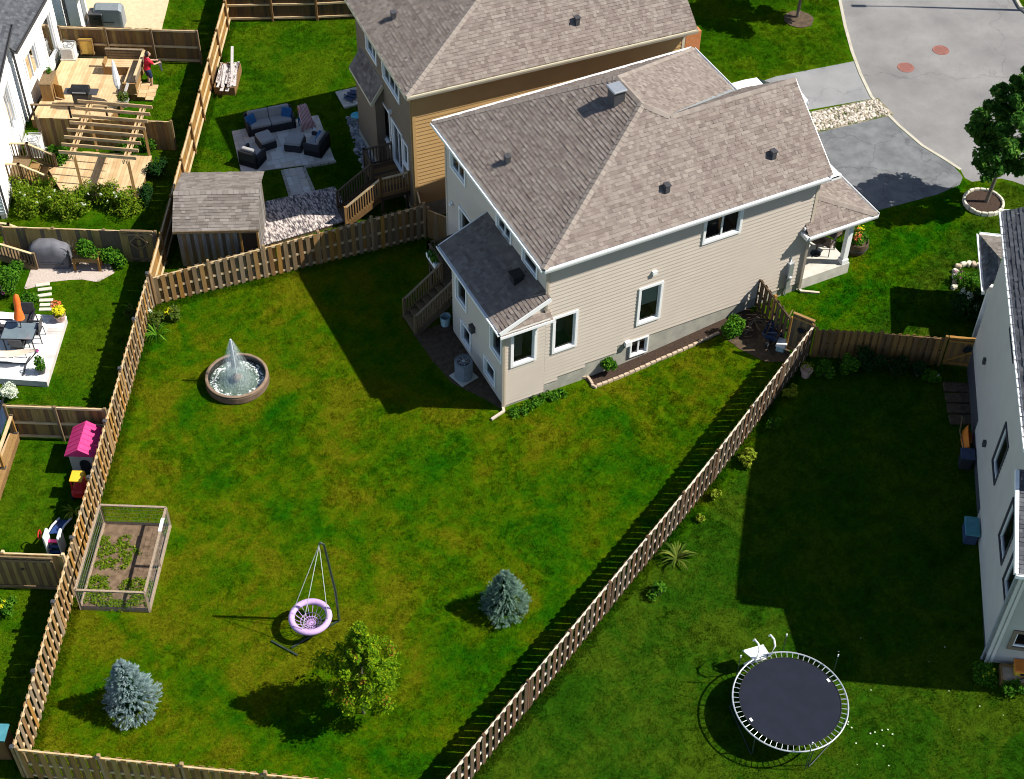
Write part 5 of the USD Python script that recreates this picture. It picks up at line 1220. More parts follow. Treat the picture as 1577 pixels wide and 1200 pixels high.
def crate(name, label, cat, c, s, rz, m1, m2, z):
    B = thing(name, label, cat, (c[0], c[1], z), rz)
    MB().box((0, 0, s[2] / 2 - .02), (s[0], s[1], s[2] - .04), ch=.03).build("body", M[m1], B); MB().box((0, 0, s[2]), (s[0] + .05, s[1] + .05, .06), ch=.02).build("lid", M[m2], B)
    MB().box((0, -s[1] / 2 - .02, s[2] * .6), (.2, .04, .05)).build("latch", M["black"], B); return B
crate("storage_bin", "blue grey plastic bin beside the orange wheelbarrow", "storage bin", rp(7.4, .3), (.42, .4, .55), 55, "black", "navy", .75)
crate("storage_bin", "pale lidded bin with red marks against the grey house wall", "storage bin", rp(4.5, .28), (.7, .4, .5), 55, "navy", "teal", .66)
st = thing("stone_steps", "dark flagstone steps by the gate of the grey house", "steps", (*at(1474, 598)[:2], .75), -30)
for k in range(4): MB().box((0, -.5 * k, .04 + .0 * k), (.95, .42, .08), ch=.02, rz=3 * (k % 2)).build("stone", M["soil"], st)
def hyd(): pass
shrub("hydrangea", "dark hydrangea with pale green flower heads beside the grey house", "shrub", at(1492, 487)[:2], .95, 1.15, "leaf_dark", 3200, .075, 41, lobes=10, flowers=("petal_white", 16, .10))
shrub("low_plant", "light green low planting inside the stone border", "shrub", at(1490, 437)[:2], .6, .4, "leaf_bush", 1000, .055, 42, flowers=("petal_pink", 4, .05))
SBd = thing("stone_border", "curved border of pale stones beside the grey house porch", "edging", (*at(1474, 430)[:2], .75))
o_ = at(1474, 430)[:2]
for k, (x, y) in enumerate(((1469, 444), (1470, 436), (1470, 428), (1471, 420), (1475, 412), (1483, 409), (1491, 408), (1499, 409), (1507, 411), (1512, 415))):
    q = at(x, y)[:2] - o_; MB().box((*q, .07), (.24, .17, .16), rz=35 * k, ch=.035).build("stone", M["stone_tan" if k % 3 == 1 else "stone_pale"], SBd)
for k, (x, y, r_, h_, lab, mm) in enumerate(((1268, 578, .40, .55, "bright green bush at the corner of the side yard fence", "leaf_bush"), (1300, 572, .50, .75, "green shrub second along the side yard fence", "leaf_bush"), (1335, 570, .55, .85, "tall dark green shrub in the middle of the side yard fence", "leaf_dark"),
                                          (1375, 575, .55, .7, "very dark shrub third along the side yard fence", "leaf_dark"), (1412, 580, .45, .6, "dark shrub near the gate end of the side yard fence", "leaf_dark"), (1432, 585, .36, .45, "small light green bush nearest the stained gate", "leaf_bush"))):
    shrub("fence_shrub", lab, "shrub", at(x, y)[:2], r_, h_, mm, 1300, .06, 50 + k, flowers=("petal_white", 1, .05) if k in (0, 5) else None)
def pot(name, label, c, r, h, mat_, z, plant=None, n=200, ls=.05, fl=None, ph=.28):
    P_ = thing(name, label, "flower pot", (c[0], c[1], z))
    MB().lathe([(0, 0), (r * .7, 0), (r, h), (r * 1.1, h), (r * 1.1, h - .05), (r * .95, h - .04), (0, h - .05)], sides=18).build("pot", M[mat_], P_, smooth=35)
    if plant: 
        mb = MB(); leaves(mb, (0, 0, h + ph * .4), r * 1.25, n, ls, np.random.default_rng(len(label)), squash=(1, 1, ph / r * .6)); mb.build("foliage", M[plant], P_, tones=True)
    if fl:
        mb = MB(); leaves(mb, (0, 0, h + ph * .75), r * 1.2, fl[1], ls, np.random.default_rng(len(label) + 1), squash=(1, 1, .5), shell=.25, up=1); mb.build("blossom", M[fl[0]], P_, tones=True)
    return P_
M["terracotta"] = mat("pale_terracotta", (.46, .30, .25), (.56, .38, .32), scale=5, rough=.8)
pot("flower_pot", "pale pink pot standing at the end of the diagonal fence", at(1240, 580)[:2], .2, .34, "terracotta", .66, "leaf_lime", 60, .05)
rosette("hosta", "large spiky leaved plant against the diagonal fence", "plant", at(1042, 862)[:2], .62, 30, "leaf_fern", 61, .045, .5)
shrub("garden_plant", "lime yellow plant in front of the upper part of the diagonal fence", "plant", at(1152, 712)[:2], .36, .45, "leaf_lime", 420, .085, 62, stem=False)
shrub("garden_plant", "small lime sprig third along the diagonal fence", "plant", at(1103, 768)[:2], .2, .35, "leaf_lime", 160, .07, 63, stem=False)
shrub("garden_plant", "tiny lime sprig below the small one at the diagonal fence", "plant", at(1077, 802)[:2], .18, .28, "leaf_lime", 130, .06, 64, stem=False)
shrub("garden_plant", "leggy green plant nearest the bottom of the diagonal fence", "plant", at(1012, 918)[:2], .36, .5, "leaf_bush", 420, .06, 65)
shrub("garden_plant", "lime shoots beside the top corner of the diagonal fence", "plant", at(1215, 610)[:2], .3, .5, "leaf_lime", 320, .065, 66)
shrub("garden_plant", "green climbing shoots low on the diagonal fence", "plant", at(1188, 660)[:2], .28, .5, "leaf_bush", 320, .06, 67)
# raised bed with a yellow box at the lower right
RB = thing("raised_bed", "timber raised bed with tools at the corner of the grey house", "planter", (*at(1562, 1046)[:2], .42), -35)
for a, b in (((-.4, -.25), (1.6, -.25)), ((-.4, .35), (1.6, .35)), ((-.4, -.25), (-.4, .35))): MB().bar((*a, .12), (*b, .12), .06, .26).build("board", M["wood_honey"], RB)
MB().box((.6, .05, .1), (1.9, .55, .16)).build("soil", M["stone_tan"], RB)
for k in range(3): MB().bar((-.2 + .25 * k, -.1, .2), (.5 + .2 * k, .25 - .1 * k, .24), .03, .03).build("tool_handle", M[("galv", "wood_dark", "petal_orange")[k] if k < 2 else "orange"], RB)
M["yellow"] = mat("yellow_plastic", (.72, .40, .02), (.80, .48, .04), scale=5, rough=.45)
crate("yellow_crate", "bright yellow crate standing in the raised bed", "crate", at(1573, 1036)[:2], (.5, .4, .3), -35, "yellow", "orange", .55)
shrub("corner_shrub", "scrubby green shrub at the foot of the grey house corner", "shrub", at(1512, 1046)[:2], .45, .5, "leaf_bush", 900, .05, 71, flowers=("petal_yellow", 4, .04)); shrub("corner_shrub", "leafy shrub in front of the timber raised bed", "shrub", at(1556, 1062)[:2], .45, .4, "leaf_bush", 800, .05, 72)
# tools lying in the corner by the beige house
cq = at(1190, 520)[:2]; CT = thing("garden_cart", "dark garden cart with long handles lying in the corner by the beige house", "cart", (*cq, .62), 35)
v, f = tub([(-.45, .2, .0), (-.4, .3, .25), (.35, .32, .25), (.45, .25, .02)], .42); MB().add(v, f).add(v - [0, 0, .012], [q[::-1] for q in f]).build("tray", M["navy"], CT)
for s in (-.24, .24): MB().tube([(-.5, s * .7, .2), (.3, s, .34), (1.05, s, .62)], .022, 6).build("handle", M["wood_weathered"], CT); MB().bar((.2, s, .3), (.25, s, .0), .03, .03).build("leg", M["galv"], CT)
MB().tube([(-.55, -.04, .17), (-.55, .04, .17)], .17, 14).build("wheel", M["black"], CT); MB().tube([(-.55, -.045, .17), (-.55, .045, .17)], .08, 10).build("hub", M["galv"], CT)
crate("plastic_crate", "pale blue plastic box on bare soil beside the garden cart", "crate", at(1203, 536)[:2], (.42, .3, .26), 40, "pale_blue", "white", .62)
BP = thing("branch_pile", "heap of cut branches and sticks by the wall of the beige house", "branches", (*at(1162, 498)[:2], .64)); rng = np.random.default_rng(77)
for k in range(16):
    a = rng.random() * 3.1; L = rng.uniform(.3, .8); c = rng.normal(0, .22, 2); q = np.array([math.cos(a), math.sin(a)]) * L / 2
    MB().tube([(*(c - q), .03), (*c, .07 + rng.random() * .1), (*(c + q), .04 + rng.random() * .2)], [.02, .017, .008], 5).build("branch", M["wood_ashen" if k % 2 else "bark"], BP)

# ================================================================ front
M["manhole"] = mat("rusty_iron", (.22, .085, .07), (.32, .15, .12), scale=12, rough=.8, bump=.5)
for px, py, lab in ((1449, 77.4, "red rusty manhole cover farther up the road"), (1395, 104, "red rusty manhole cover nearer the driveway")):
    q = at(px, py, .66); mh = thing("manhole_cover", lab, "manhole cover", (q[0], q[1], .655))
    MB().lathe([(.36, .0), (.36, .016), (.32, .018), (.315, .008), (0, .008)], sides=32).build("rim", M["manhole"], mh)
    mb = MB()
    for i in range(-4, 5):
        for j in range(-4, 5):
            if (i * i + j * j) * .0049 < .085: mb.box((i * .07, j * .07, .012), (.045, .045, .012))
    mb.build("stud", M["manhole"], mh, kind="stuff")
mb = MB(); rng = np.random.default_rng(90); gx0, gy0, gx1, gy1 = gravel_strip.bounds; pgs = shapely.prepared.prep(gravel_strip.buffer(-.1)); n = 0
M["pebble"] = tone_mat("white_pebble", [(0, (.14, .13, .07)), (.3, (.36, .31, .25)), (.6, (.46, .41, .35)), (1, (.62, .57, .50))], scale=30, amount=.15, bump=.2)
ico = trimesh.creation.icosphere(1, 1.0)
def pebbles(poly, count, s0, s1, seed, z=None, edge=.1):
    mb = MB(); rng = np.random.default_rng(seed); b = poly.bounds; pp = shapely.prepared.prep(poly.buffer(-edge))
    while count:
        x, y = rng.uniform(b[0], b[2]), rng.uniform(b[1], b[3])
        if not pp.contains(Point(x, y)): continue
        s = rng.uniform(s0, s1); v = ico.vertices * s * rng.uniform(.7, 1.2, 3) * [1, 1, .7] @ rot3(0, 0, rng.random() * 360).T; mb.add(v + [x, y, (float(gz(x)) if z is None else z) + s * .25], ico.faces, rng.random()); count -= 1
    return mb
M["weedy"] = mat("weedy_gravel_soil", (.05, .075, .012), (.30, .25, .19), scale=3, rough=.95, bump=.6, bscale=40, lo=.42, hi=.56)
tag(strips(gravel_strip, gz, off=.01).build("gravel_bed", M["weedy"]), kind="structure")
tag(pebbles(gravel_strip, 850, .035, .08, 91).build("gravel", M["pebble"], tones=True), "white pebbles filling the strip between the two driveways", "gravel", kind="stuff")
# the white car whose roof shows beyond the house roof
M["car_white"] = mat("white_car_paint", (.80, .80, .80), (.83, .83, .83), scale=1, rough=.18, spec=.6)
M["car_glass"] = mat("car_glass", (.012, .02, .022), (.016, .026, .028), scale=1, rough=.05, spec=.6)
cc = at(1150, 122, 2.15); CR = thing("parked_car", "white parked car showing its roof beyond the beige house", "car", (cc[0] - .12, cc[1] - .80, .76), -4)
secs = [(-2.2, .62, .35, .80), (-2.1, .80, .3, .98), (-1.2, .86, .25, 1.02), (.9, .86, .25, 1.0), (1.9, .82, .27, .88), (2.25, .62, .35, .70)]
def loft(mb, rings):
    n = len(rings[0]); v = np.vstack(rings); f = []
    for i in range(len(rings) - 1):
        for j in range(n):
            k = (j + 1) % n; f += [[i * n + j, (i + 1) * n + j, (i + 1) * n + k], [i * n + j, (i + 1) * n + k, i * n + k]]
    f += [[0, j, j + 1] for j in range(1, n - 1)]; m = (len(rings) - 1) * n; f += [[m, m + j + 1, m + j] for j in range(1, n - 1)]
    return mb.add(v, f)
rg = lambda x, w, z0, z1, r=.16: np.array([(x, -w, z0), (x, -w, z1 - r), (x, -w + r * .6, z1), (x, 0, z1 + .03), (x, w - r * .6, z1), (x, w, z1 - r), (x, w, z0), (x, 0, z0)])
loft(MB(), [rg(*s) for s in secs]).build("body", M["car_white"], CR, smooth=40)
loft(MB(), [rg(-1.75, .66, .95, 1.0, .05), rg(-1.25, .66, .95, 1.44, .1), rg(-.3, .68, .95, 1.5, .1), rg(.45, .66, .95, 1.46, .1), rg(1.25, .66, .92, .98, .05)]).build("cabin_glass", M["car_glass"], CR, smooth=40)
mb = MB(); loft(mb, [rg(-1.35, .665, 1.40, 1.43, .05), rg(-.9, .685, 1.40, 1.50, .08), rg(-.2, .69, 1.41, 1.525, .08), rg(.42, .67, 1.40, 1.49, .06)]); mb.build("roof", M["car_white"], CR, smooth=40)
for x in (-1.35, 1.4):
    for y in (-.8, .8):
        w_ = MB().tube([(x, y - .09, .3), (x, y + .09, .3)], .31, 18).build("wheel", M["black"], CR); MB().tube([(x, y - .095, .3), (x, y + .095, .3)], .19, 12).build("rim", M["galv"], w_)
for y in (-.6, .6): MB().box((2.17, y, .62), (.12, .25, .14), ch=.03).build("headlight", M["steel_pale"], CR); MB().box((-2.14, y, .78), (.1, .22, .14), ch=.03).build("tail_light", M["petal_orange"], CR)
# porch furniture
def patio_chair(label, c, z, rz, mat_="darkgrey", group=None, name="patio_chair"):
    C_ = thing(name, label, "chair", (c[0], c[1], z), rz, group)
    MB().box((0, 0, .42), (.48, .46, .03), ch=.01).build("seat", M[mat_], C_); MB().box((0, .25, .68), (.46, .03, .46), rx=-12).build("backrest", M[mat_], C_)
    for x, y in ((-.23, -.22), (.23, -.22), (-.23, .23), (.23, .23)): MB().bar((x * 1.05, y * 1.1, 0), (x, y, .64 if y < 0 else .42), .028, .028).build("leg", M["black"], C_)
    for x in (-.25, .25): MB().bar((x, -.25, .64), (x, .28, .64), .05, .03).build("armrest", M["black"], C_)
    return C_
M["wicker"] = mat("brown_wicker", (.10, .07, .055), (.17, .125, .10), scale=30, rough=.8, bump=.5)
pc1 = patio_chair("brown wicker chair at the back of the porch", at(1281, 372, 1.25)[:2], 1.23, 200, "wicker", name="porch_chair")
copy_of(pc1, "brown wicker chair nearest the porch edge", (*at(1271, 386, 1.25)[:2], 1.23), 120)
PT = thing("porch_table", "small round bistro table on the porch", "table", (*at(1256, 390, 1.25)[:2], 1.23)); MB().lathe([(0, .66), (.28, .66), (.29, .68), (.28, .70), (0, .70)], sides=20).build("table_top", M["wicker"], PT); MB().tube([(0, 0, .02), (0, 0, .67)], .03, 8).build("column", M["black"], PT); MB().lathe([(0, 0), (.2, 0), (.19, .03), (0, .05)], sides=16).build("base", M["black"], PT)
BR = thing("barrel_planter", "dark half barrel of red and yellow flowers beside the porch", "planter", (*at(1317, 385)[:2], .75))
MB().lathe([(0, 0), (.36, 0), (.45, .25), (.43, .5), (.40, .5), (.38, .42), (0, .42)], sides=24).build("barrel", M["wood_dark"], BR, smooth=35); MB().lathe([(.452, .22), (.457, .25), (.452, .29)], sides=24).build("hoop", M["darkgrey"], BR)
mb = MB(); leaves(mb, (0, .05, .62), .42, 700, .06, np.random.default_rng(5), squash=(1, 1, .75)); mb.build("foliage", M["leaf_bush"], BR, tones=True)
for k, (m_, dx, dy, n_) in enumerate((("petal_orange", -.15, -.15, 50), ("petal_yellow", .2, .15, 60), ("petal_orange", .05, .1, 30))):
    mb = MB(); leaves(mb, (dx, dy, .8), .17, n_, .05, np.random.default_rng(k), shell=.3); mb.build("blossom", M[m_], BR, tones=True)
shrub("porch_shrub", "reddish dark shrub behind the porch post", "shrub", at(1300, 350, 1.0)[:2], .4, .7, "leaf_dark", 700, .06, 79, flowers=("petal_yellow", 6, .06))
# the lamp post whose shadow crosses the top of the road
LPb = at(1600, 14, .75); LP = thing("street_lamp", "slim street lamp just beyond the top right corner casting its shadow on the road", "street lamp", (LPb[0], LPb[1], .75), 0)
MB().tube([(0, 0, 0), (0, 0, 3.5), (0, 0, 6.3)], [.09, .07, .05], 8).build("pole", M["galv"], LP); MB().tube([(0, 0, 6.3), (-.2, .1, 6.7), (-1.2, .6, 6.9)], .035, 6).build("arm", M["galv"], LP); MB().box((-1.4, .7, 6.88), (.6, .2, .12), rz=-27, ch=.03).build("lamp_head", M["galv"], LP)

# ================================================================ behind: the sofa patio
M["paver_a"] = mat("grey_paver", (.44, .42, .38), (.54, .52, .48), scale=4, rough=.9, bump=.2)
M["paver_b"] = mat("buff_paver", (.50, .45, .38), (.60, .55, .47), scale=4, rough=.9, bump=.2)
M["paver_c"] = mat("pale_paver", (.58, .56, .52), (.68, .66, .62), scale=4, rough=.9, bump=.2)
pv = [at(357, 203)[:2], at(490, 178)[:2], at(516, 249)[:2], at(372, 268)[:2]]
def pavers(name, poly, u, cell, label, z=.03, seed=0, gap=.012):
    """Random rectangular stones filling a plan polygon, each a part."""
    rng = random.Random(seed); c = np.mean(poly, 0); ang = math.degrees(math.atan2(u[1], u[0])); P_ = thing(name, label, "patio", (*c, 0), ang); A = -math.radians(ang)
    q = (np.array(poly) - c) @ np.array([[math.cos(A), -math.sin(A)], [math.sin(A), math.cos(A)]]).T; pg = Polygon(q); x0, y0, x1, y1 = pg.bounds
    nx, ny = int((x1 - x0) / cell) + 1, int((y1 - y0) / cell) + 1; done = np.zeros((nx, ny), bool)
    for i in range(nx):
        for j in range(ny):
            if done[i, j]: continue
            w, h = rng.choice([(1, 1), (2, 1), (1, 2), (2, 2), (2, 2)])
            if i + w > nx or done[i:i + w, j:j + h].any(): w = 1
            if j + h > ny or done[i:i + w, j:j + h].any(): h = 1
            done[i:i + w, j:j + h] = True
            g = pg.intersection(sbox(x0 + i * cell + gap / 2, y0 + j * cell + gap / 2, x0 + (i + w) * cell - gap / 2, y0 + (j + h) * cell - gap / 2))
            for e in getattr(g, "geoms", [g]):
                if e.geom_type == "Polygon" and e.area > .004: MB().prism(list(e.exterior.coords)[:-1], -.02, z + rng.uniform(-.004, .006)).build("paving_stone", M[rng.choice(["paver_a", "paver_b", "paver_c", "paver_a"])], P_)
    MB().prism(list(pg.exterior.coords)[:-1], -.03, z - .014).build("joint_sand", M["foundation"], P_)
    return P_
pu_ = pv[1] - pv[0]
pavers("stone_patio", pv, pu_, .27, "grey stone patio under the sofa set", seed=3)
pavers("stone_path", [at(437, 262)[:2], at(466, 258)[:2], at(482, 300)[:2], at(449, 305)[:2]], pu_, .27, "stone path from the patio to the weathered platform", seed=4)
KB = thing("patio_kerb", "dark kerb blocks edging the stone path", "edging", (*at(440, 285)[:2], 0)); o_ = at(440, 285)[:2]
for a, b in (((435, 264), (448, 306)), ((468, 260), (486, 302)), ((468, 259), (518, 250))):
    a, b = at(*a)[:2] - o_, at(*b)[:2] - o_; n = int(np.linalg.norm(b - a) / .3)
    for k in range(n):
        p, q = a + (b - a) * (k + .04) / n, a + (b - a) * (k + .96) / n; MB().bar((*p, .03), (*q, .03), .12, .1).build("kerb_block", M["foundation"], KB)
M["rattan"] = mat("black_rattan", (.014, .014, .018), (.03, .03, .036), scale=40, rough=.6, bump=.4)
M["cushion"] = mat("grey_cushion", (.29, .285, .28), (.34, .335, .33), scale=8, rough=.95, bump=.1)
M["pillow"] = mat("blue_pillow", (.02, .10, .25), (.03, .13, .30), scale=8, rough=.95)
def rounded(mb, c, s, r, rz=0, rx=0, ry=0):
    import manifold3d as m3
    h = np.array(s) / 2 - r; sp = m3.Manifold.sphere(r, 12); B = m3.Manifold.batch_hull([sp.translate([x * h[0], y * h[1], z * h[2]]) for x in (-1, 1) for y in (-1, 1) for z in (-1, 1)]); q = B.to_mesh()
    return mb.add(q.vert_properties[:, :3] @ rot3(rx, ry, rz).T + np.array(c), q.tri_verts)
def sofa(name, label, c, rz, w, seats, back=True, group=None, pillows=()):
    S_ = thing(name, label, {"sofa": "sofa", "armchair": "armchair", "ottoman": "ottoman"}[name], (c[0], c[1], .03), rz, group); d = .78
    MB().box((0, 0, .16), (w, d, .3), ch=.03).build("base", M["rattan"], S_)
    if back:
        MB().box((0, d / 2 - .06, .36), (w, .12, .66), ch=.03).build("back", M["rattan"], S_)
        for x in (-1, 1): MB().box((x * (w / 2 - .06), 0, .30), (.12, d, .52), ch=.03).build("arm", M["rattan"], S_)
    iw = (w - (.26 if back else .04)) / seats
    for k in range(seats):
        x = -iw * (seats - 1) / 2 + k * iw
        rounded(MB(), (x, -.05 if back else 0, .38), (iw - .015, d - (.16 if back else .04), .15), .05).build("seat_cushion", M["cushion"], S_, smooth=True)
        if back: rounded(MB(), (x, d / 2 - .2, .62), (iw - .02, .16, .42), .05, rx=-12).build("back_cushion", M["cushion"], S_, smooth=True)
    for x, y, z, r_ in pillows: rounded(MB(), (x, y, z), (.42, .14, .42), .05, rz=r_, rx=-25).build("pillow", M["pillow"], S_, smooth=True)
    return S_
pang = math.degrees(math.atan2(pu_[1], pu_[0]))
sofa("sofa", "dark rattan sofa with grey cushions and blue pillows on the patio", at(417, 197)[:2], pang + 1, 2.0, 2, pillows=((-.78, -.02, .58, 25), (.72, .0, .58, -30)))
sofa("armchair", "dark rattan armchair with a pale pillow at the left corner of the patio", at(390, 250)[:2], pang + 138, .86, 1)
sofa("armchair", "dark rattan armchair with blue pillow at the right of the patio", at(489, 232)[:2], pang + 232, .95, 1, pillows=((-.1, .05, .6, 20),))
sofa("ottoman", "square grey topped ottoman in front of the sofa", at(410, 224)[:2], pang + 12, .66, 1, back=False)
sofa("ottoman", "square grey topped ottoman near the right armchair", at(455, 227)[:2], pang - 28, .72, 1, back=False)
n_ = {"g": ("texture_coordinate", {}), "w": ("wave_texture", {"wave_type": "bands", "bands_direction": "x", "scale": 5.5, "distortion": 1.2}), "r": ("rgb_ramp", {"ramp": [(.35, (.62, .56, .54)), (.5, (.42, .10, .10))]}), "p": ("principled_bsdf", {"roughness": .95})}
M["stripes"] = usdkit.material(stage, "/World/Looks/striped_towel", n_, [("g.object", "w.vector"), ("w.fac", "r.fac"), ("r.color", "p.base_color")], surface="p.BSDF")
CV = thing("covered_chair", "patio chair under a red and white striped cloth beside the sofa", "chair", (*at(471, 197)[:2], .03), pang + 10)
v = []; rng = np.random.default_rng(4)
prof = [(.34, .30, .12), (.30, .29, .42), (.27, .27, .46), (.25, .12, .62), (.22, -.06, .98), (.20, -.22, 1.0), (.20, -.28, .4)]
mb = MB(); nx = 12; V = np.array([[(-w + 2 * w * k / nx), -y, z + .025 * math.sin(k * 2.1 + z * 5) - (.10 if k in (0, nx) else 0)] for w, y, z in prof for k in range(nx + 1)]); Fq = [[i * (nx + 1) + k, i * (nx + 1) + k + 1, (i + 1) * (nx + 1) + k + 1] for i in range(6) for k in range(nx)] + [[i * (nx + 1) + k, (i + 1) * (nx + 1) + k + 1, (i + 1) * (nx + 1) + k] for i in range(6) for k in range(nx)]
MB().add(V, Fq).build("striped_cloth", M["stripes"], CV, smooth=True)
for x in (-.2, .2):
    for y in (-.22, .22): MB().bar((x, y, 0), (x, y, .42), .035, .035).build("leg", M["pillow"], CV)
MB().box((0, 0, .38), (.44, .46, .05)).build("seat", M["pillow"], CV)
# ================================================================ shed, weathered platform, lumber
def worldquad(zs, *px): return [at(x, y, z)[:2] for (x, y), z in zip(px, zs)]
ez, rz_ = 1.95, 2.62
f0, f1 = at(265, 357, ez), at(398, 354, ez)
ud = f1 - f0; wS = np.linalg.norm(ud); ud /= wS; vd = np.array([-ud[1], ud[0], 0])
rdg = float((at(270, 297, rz_) - f0) @ vd); dS = float((at(275, 267, ez) - f0) @ vd)
SHD = thing("garden_shed", "weathered timber shed with grey shingle roof behind the fence", "shed", (*f0[:2], 0), math.degrees(math.atan2(ud[1], ud[0])))
shingles(SHD, [(0, 0, ez), (wS, 0, ez), (wS, rdg, rz_), (0, rdg, rz_)], ((0, 0, ez), (wS, 0, ez)), M["shingle_grey"], expo=.12, tab=.22, seed=91, name="front_roof_slope")
shingles(SHD, [(0, rdg, rz_), (wS, rdg, rz_), (wS, dS, ez), (0, dS, ez)], ((wS, dS, ez), (0, dS, ez)), M["shingle_grey"], expo=.12, tab=.22, seed=92, name="back_roof_slope")
caps(SHD, (0, rdg, rz_), (wS, rdg, rz_), M["shingle_grey"], w=.22, seed=93, na=(0, -(rz_ - ez), rdg), nb=(0, rz_ - ez, dS - rdg))
MB().bar((0, -.01, ez - .05), (wS, -.01, ez - .05), .03, .1).build("fascia", M["wood_weathered"], SHD)
M["grey_board"] = mat("silvered_board", (.12, .115, .11), (.26, .25, .24), scale=2.5, rough=.9, bump=.3, stretch=(5, 5, .5))
x = .12; k = 0
while x < wS - .75:
    MB().box((x + .07, .25, .92), (.138, .025, 1.75)).build("board", M[("grey_board", "wood_weathered", "grey_board", "wood_old_b")[k % 4]], SHD); x += .143; k += 1
for X in (.12, wS - .12):
    y = .3
    while y < dS - .3: MB().box((X, y, .95), (.025, .138, 1.8 )).build("board", M["grey_board" if int(y * 9) % 3 else "wood_old_b"], SHD); y += .143
for X in (wS - .72, wS - .1): MB().box((X, .22, .95), (.07, .07, 1.85)).build("door_post", M["wood_amber"], SHD)
MB().box((wS / 2, dS / 2, .05), (wS - .3, dS - .6, .08)).build("floor", M["wood_dark"], SHD)
n_ = {"g": ("geometry", {}), "m": ("mapping", {"scale": (9, 2.6, 1), "rotation": (0, 0, .05)}), "n": ("noise_texture", {"scale": 1.6, "detail": 5, "roughness": .7}), "r": ("rgb_ramp", {"ramp": [(.42, (.055, .05, .055)), (.5, (.24, .20, .19)), (.56, (.56, .48, .44)), (.7, (.66, .58, .54))]}), "p": ("principled_bsdf", {"roughness": .8})}
M["peeling"] = usdkit.material(stage, "/World/Looks/peeling_paint_board", n_, [("g.position", "m.vector"), ("m.vector", "n.vector"), ("n.fac", "r.fac"), ("r.color", "p.base_color")], surface="p.BSDF")
deck("weathered_platform", "low platform of boards with peeling pale paint beside the shed", "deck", [at(400, 312, .16)[:2], at(515, 287, .16)[:2], at(546, 336, .16)[:2], at(404, 378, .16)[:2]], .16, 78, ["peeling"], bw=.14, low=0, skirt="wood_dark")
LB = thing("lumber_pile", "pile of old grey boards on a timber box beside the tall fence", "lumber", (*at(352, 128)[:2], 0), 62)
for y, s in ((-.42, 1), (.42, 1)): MB().box((0, y, .2), (1.75, .04, .4)).build("box_side", M["wood_brown"], LB)
for x in (-.87, .87): MB().box((x, 0, .2), (.04, .84, .4)).build("box_end", M["wood_brown"], LB)
MB().box((0, 0, .3), (1.7, .8, .04)).build("box_top", M["wood_dark"], LB)
M["driftwood"] = mat("bleached_grey_board", (.36, .33, .32), (.56, .52, .50), scale=4, rough=.9, bump=.3, stretch=(1, 5, 5)); rng = np.random.default_rng(14)
for k in range(26): MB().box((rng.normal(0, .25), rng.uniform(-.38, .38), .36 + .035 * (k // 6)), (rng.uniform(.7, 1.7), rng.uniform(.07, .15), .03), rz=rng.normal(0, 5), ry=rng.normal(0, 1.5)).build("board", M["driftwood" if k % 4 else "peeling"], LB)
MB().box((.75, -.1, .56), (2.1, .11, .04), rz=8, ry=-4).build("long_board", M["driftwood"], LB)
# tan house rear landing and stairs
td0 = np.array(tp(-.95, 1.85)); TD = deck("tan_house_deck", "small timber landing with stairs behind the tan house", "deck", [tp(-.85, 1.0), tp(oh - .02, 1.0), tp(oh - .02, 3.0), tp(-.85, 3.0)], 1.05, -3.7, ["wood_brown", "wood_dark", "wood_old_c"], low=.85, skirt="wood_dark")
tc_ = np.mean([tp(-.85, 1.0), tp(oh - .02, 1.0), tp(oh - .02, 3.0), tp(-.85, 3.0)], 0); tl = lambda a, b, z=None: tuple(np.array([(np.array(tp(a, b)) - tc_) @ ta, (np.array(tp(a, b)) - tc_) @ tb])) + (() if z is None else (z,))
for a, b in ((-.8, 1.06), (-.8, 2.94), (.2, 1.06)): MB().bar(tl(a, b, 0), tl(a, b, .9), .1, .1).build("support", M["wood_dark"], TD)
stairs(TD, tl(-2.35, 1.55), tl(-.87, 1.55), .95, 0, 1.05, 5, "wood_old_b", "wood_brown")
railing(TD, tl(-2.3, 2.05, .1), tl(-.85, 2.05, 1.05), .85, "wood_old_b"); railing(TD, tl(-2.3, 1.03, .1), tl(-.85, 1.03, 1.05), .85, "wood_honey", top_mat="rail_top"); railing(TD, tl(-.83, 1.03, 1.05), tl(.3, 1.03, 1.05), .85, "wood_honey", top_mat="rail_top"); railing(TD, tl(-.83, 2.06, 1.05), tl(-.83, 2.97, 1.05), .85, "wood_old_b"); railing(TD, tl(-.83, 2.97, 1.05), tl(.3, 2.97, 1.05), .85, "wood_old_b")
SLb = thing("concrete_slab", "pale concrete slab with folded chairs behind the tan house", "slab", (*at(540, 152)[:2], 0), -3.7); MB().box((0, 0, .04), (.95, 1.2, .1), ch=.01).build("slab", M["concrete"], SLb)
fc = thing("folded_chairs", "dark folded garden chairs lying on the concrete slab", "chair", (*at(543, 152)[:2], .09), 30)
for k in range(3):
    MB().bar((-.35 + .2 * k, -.3, .05 + .02 * k), (-.1 + .2 * k, .35, .05), .04, .03).build("frame_bar", M["darkgrey"], fc); MB().box((-.2 + .2 * k, 0, .07 + .03 * k), (.3, .4, .03), rz=20 * k, rx=5).build("folded_seat", M["navy"], fc)
rockbed = Polygon([at(x, y)[:2] for x, y in ((533, 182), (560, 172), (590, 235), (590, 262), (562, 268), (548, 240))]); M["river_stone"] = tone_mat("river_stone", [(0, (.10, .11, .12)), (.5, (.24, .25, .26)), (1, (.46, .45, .44))], scale=30, amount=.15, bump=.2)
tag(pebbles(rockbed, 520, .05, .11, 95, z=.0, edge=.05).build("river_stones", M["river_stone"], tones=True), "grey river stones along the back of the tan house", "stones", kind="stuff")
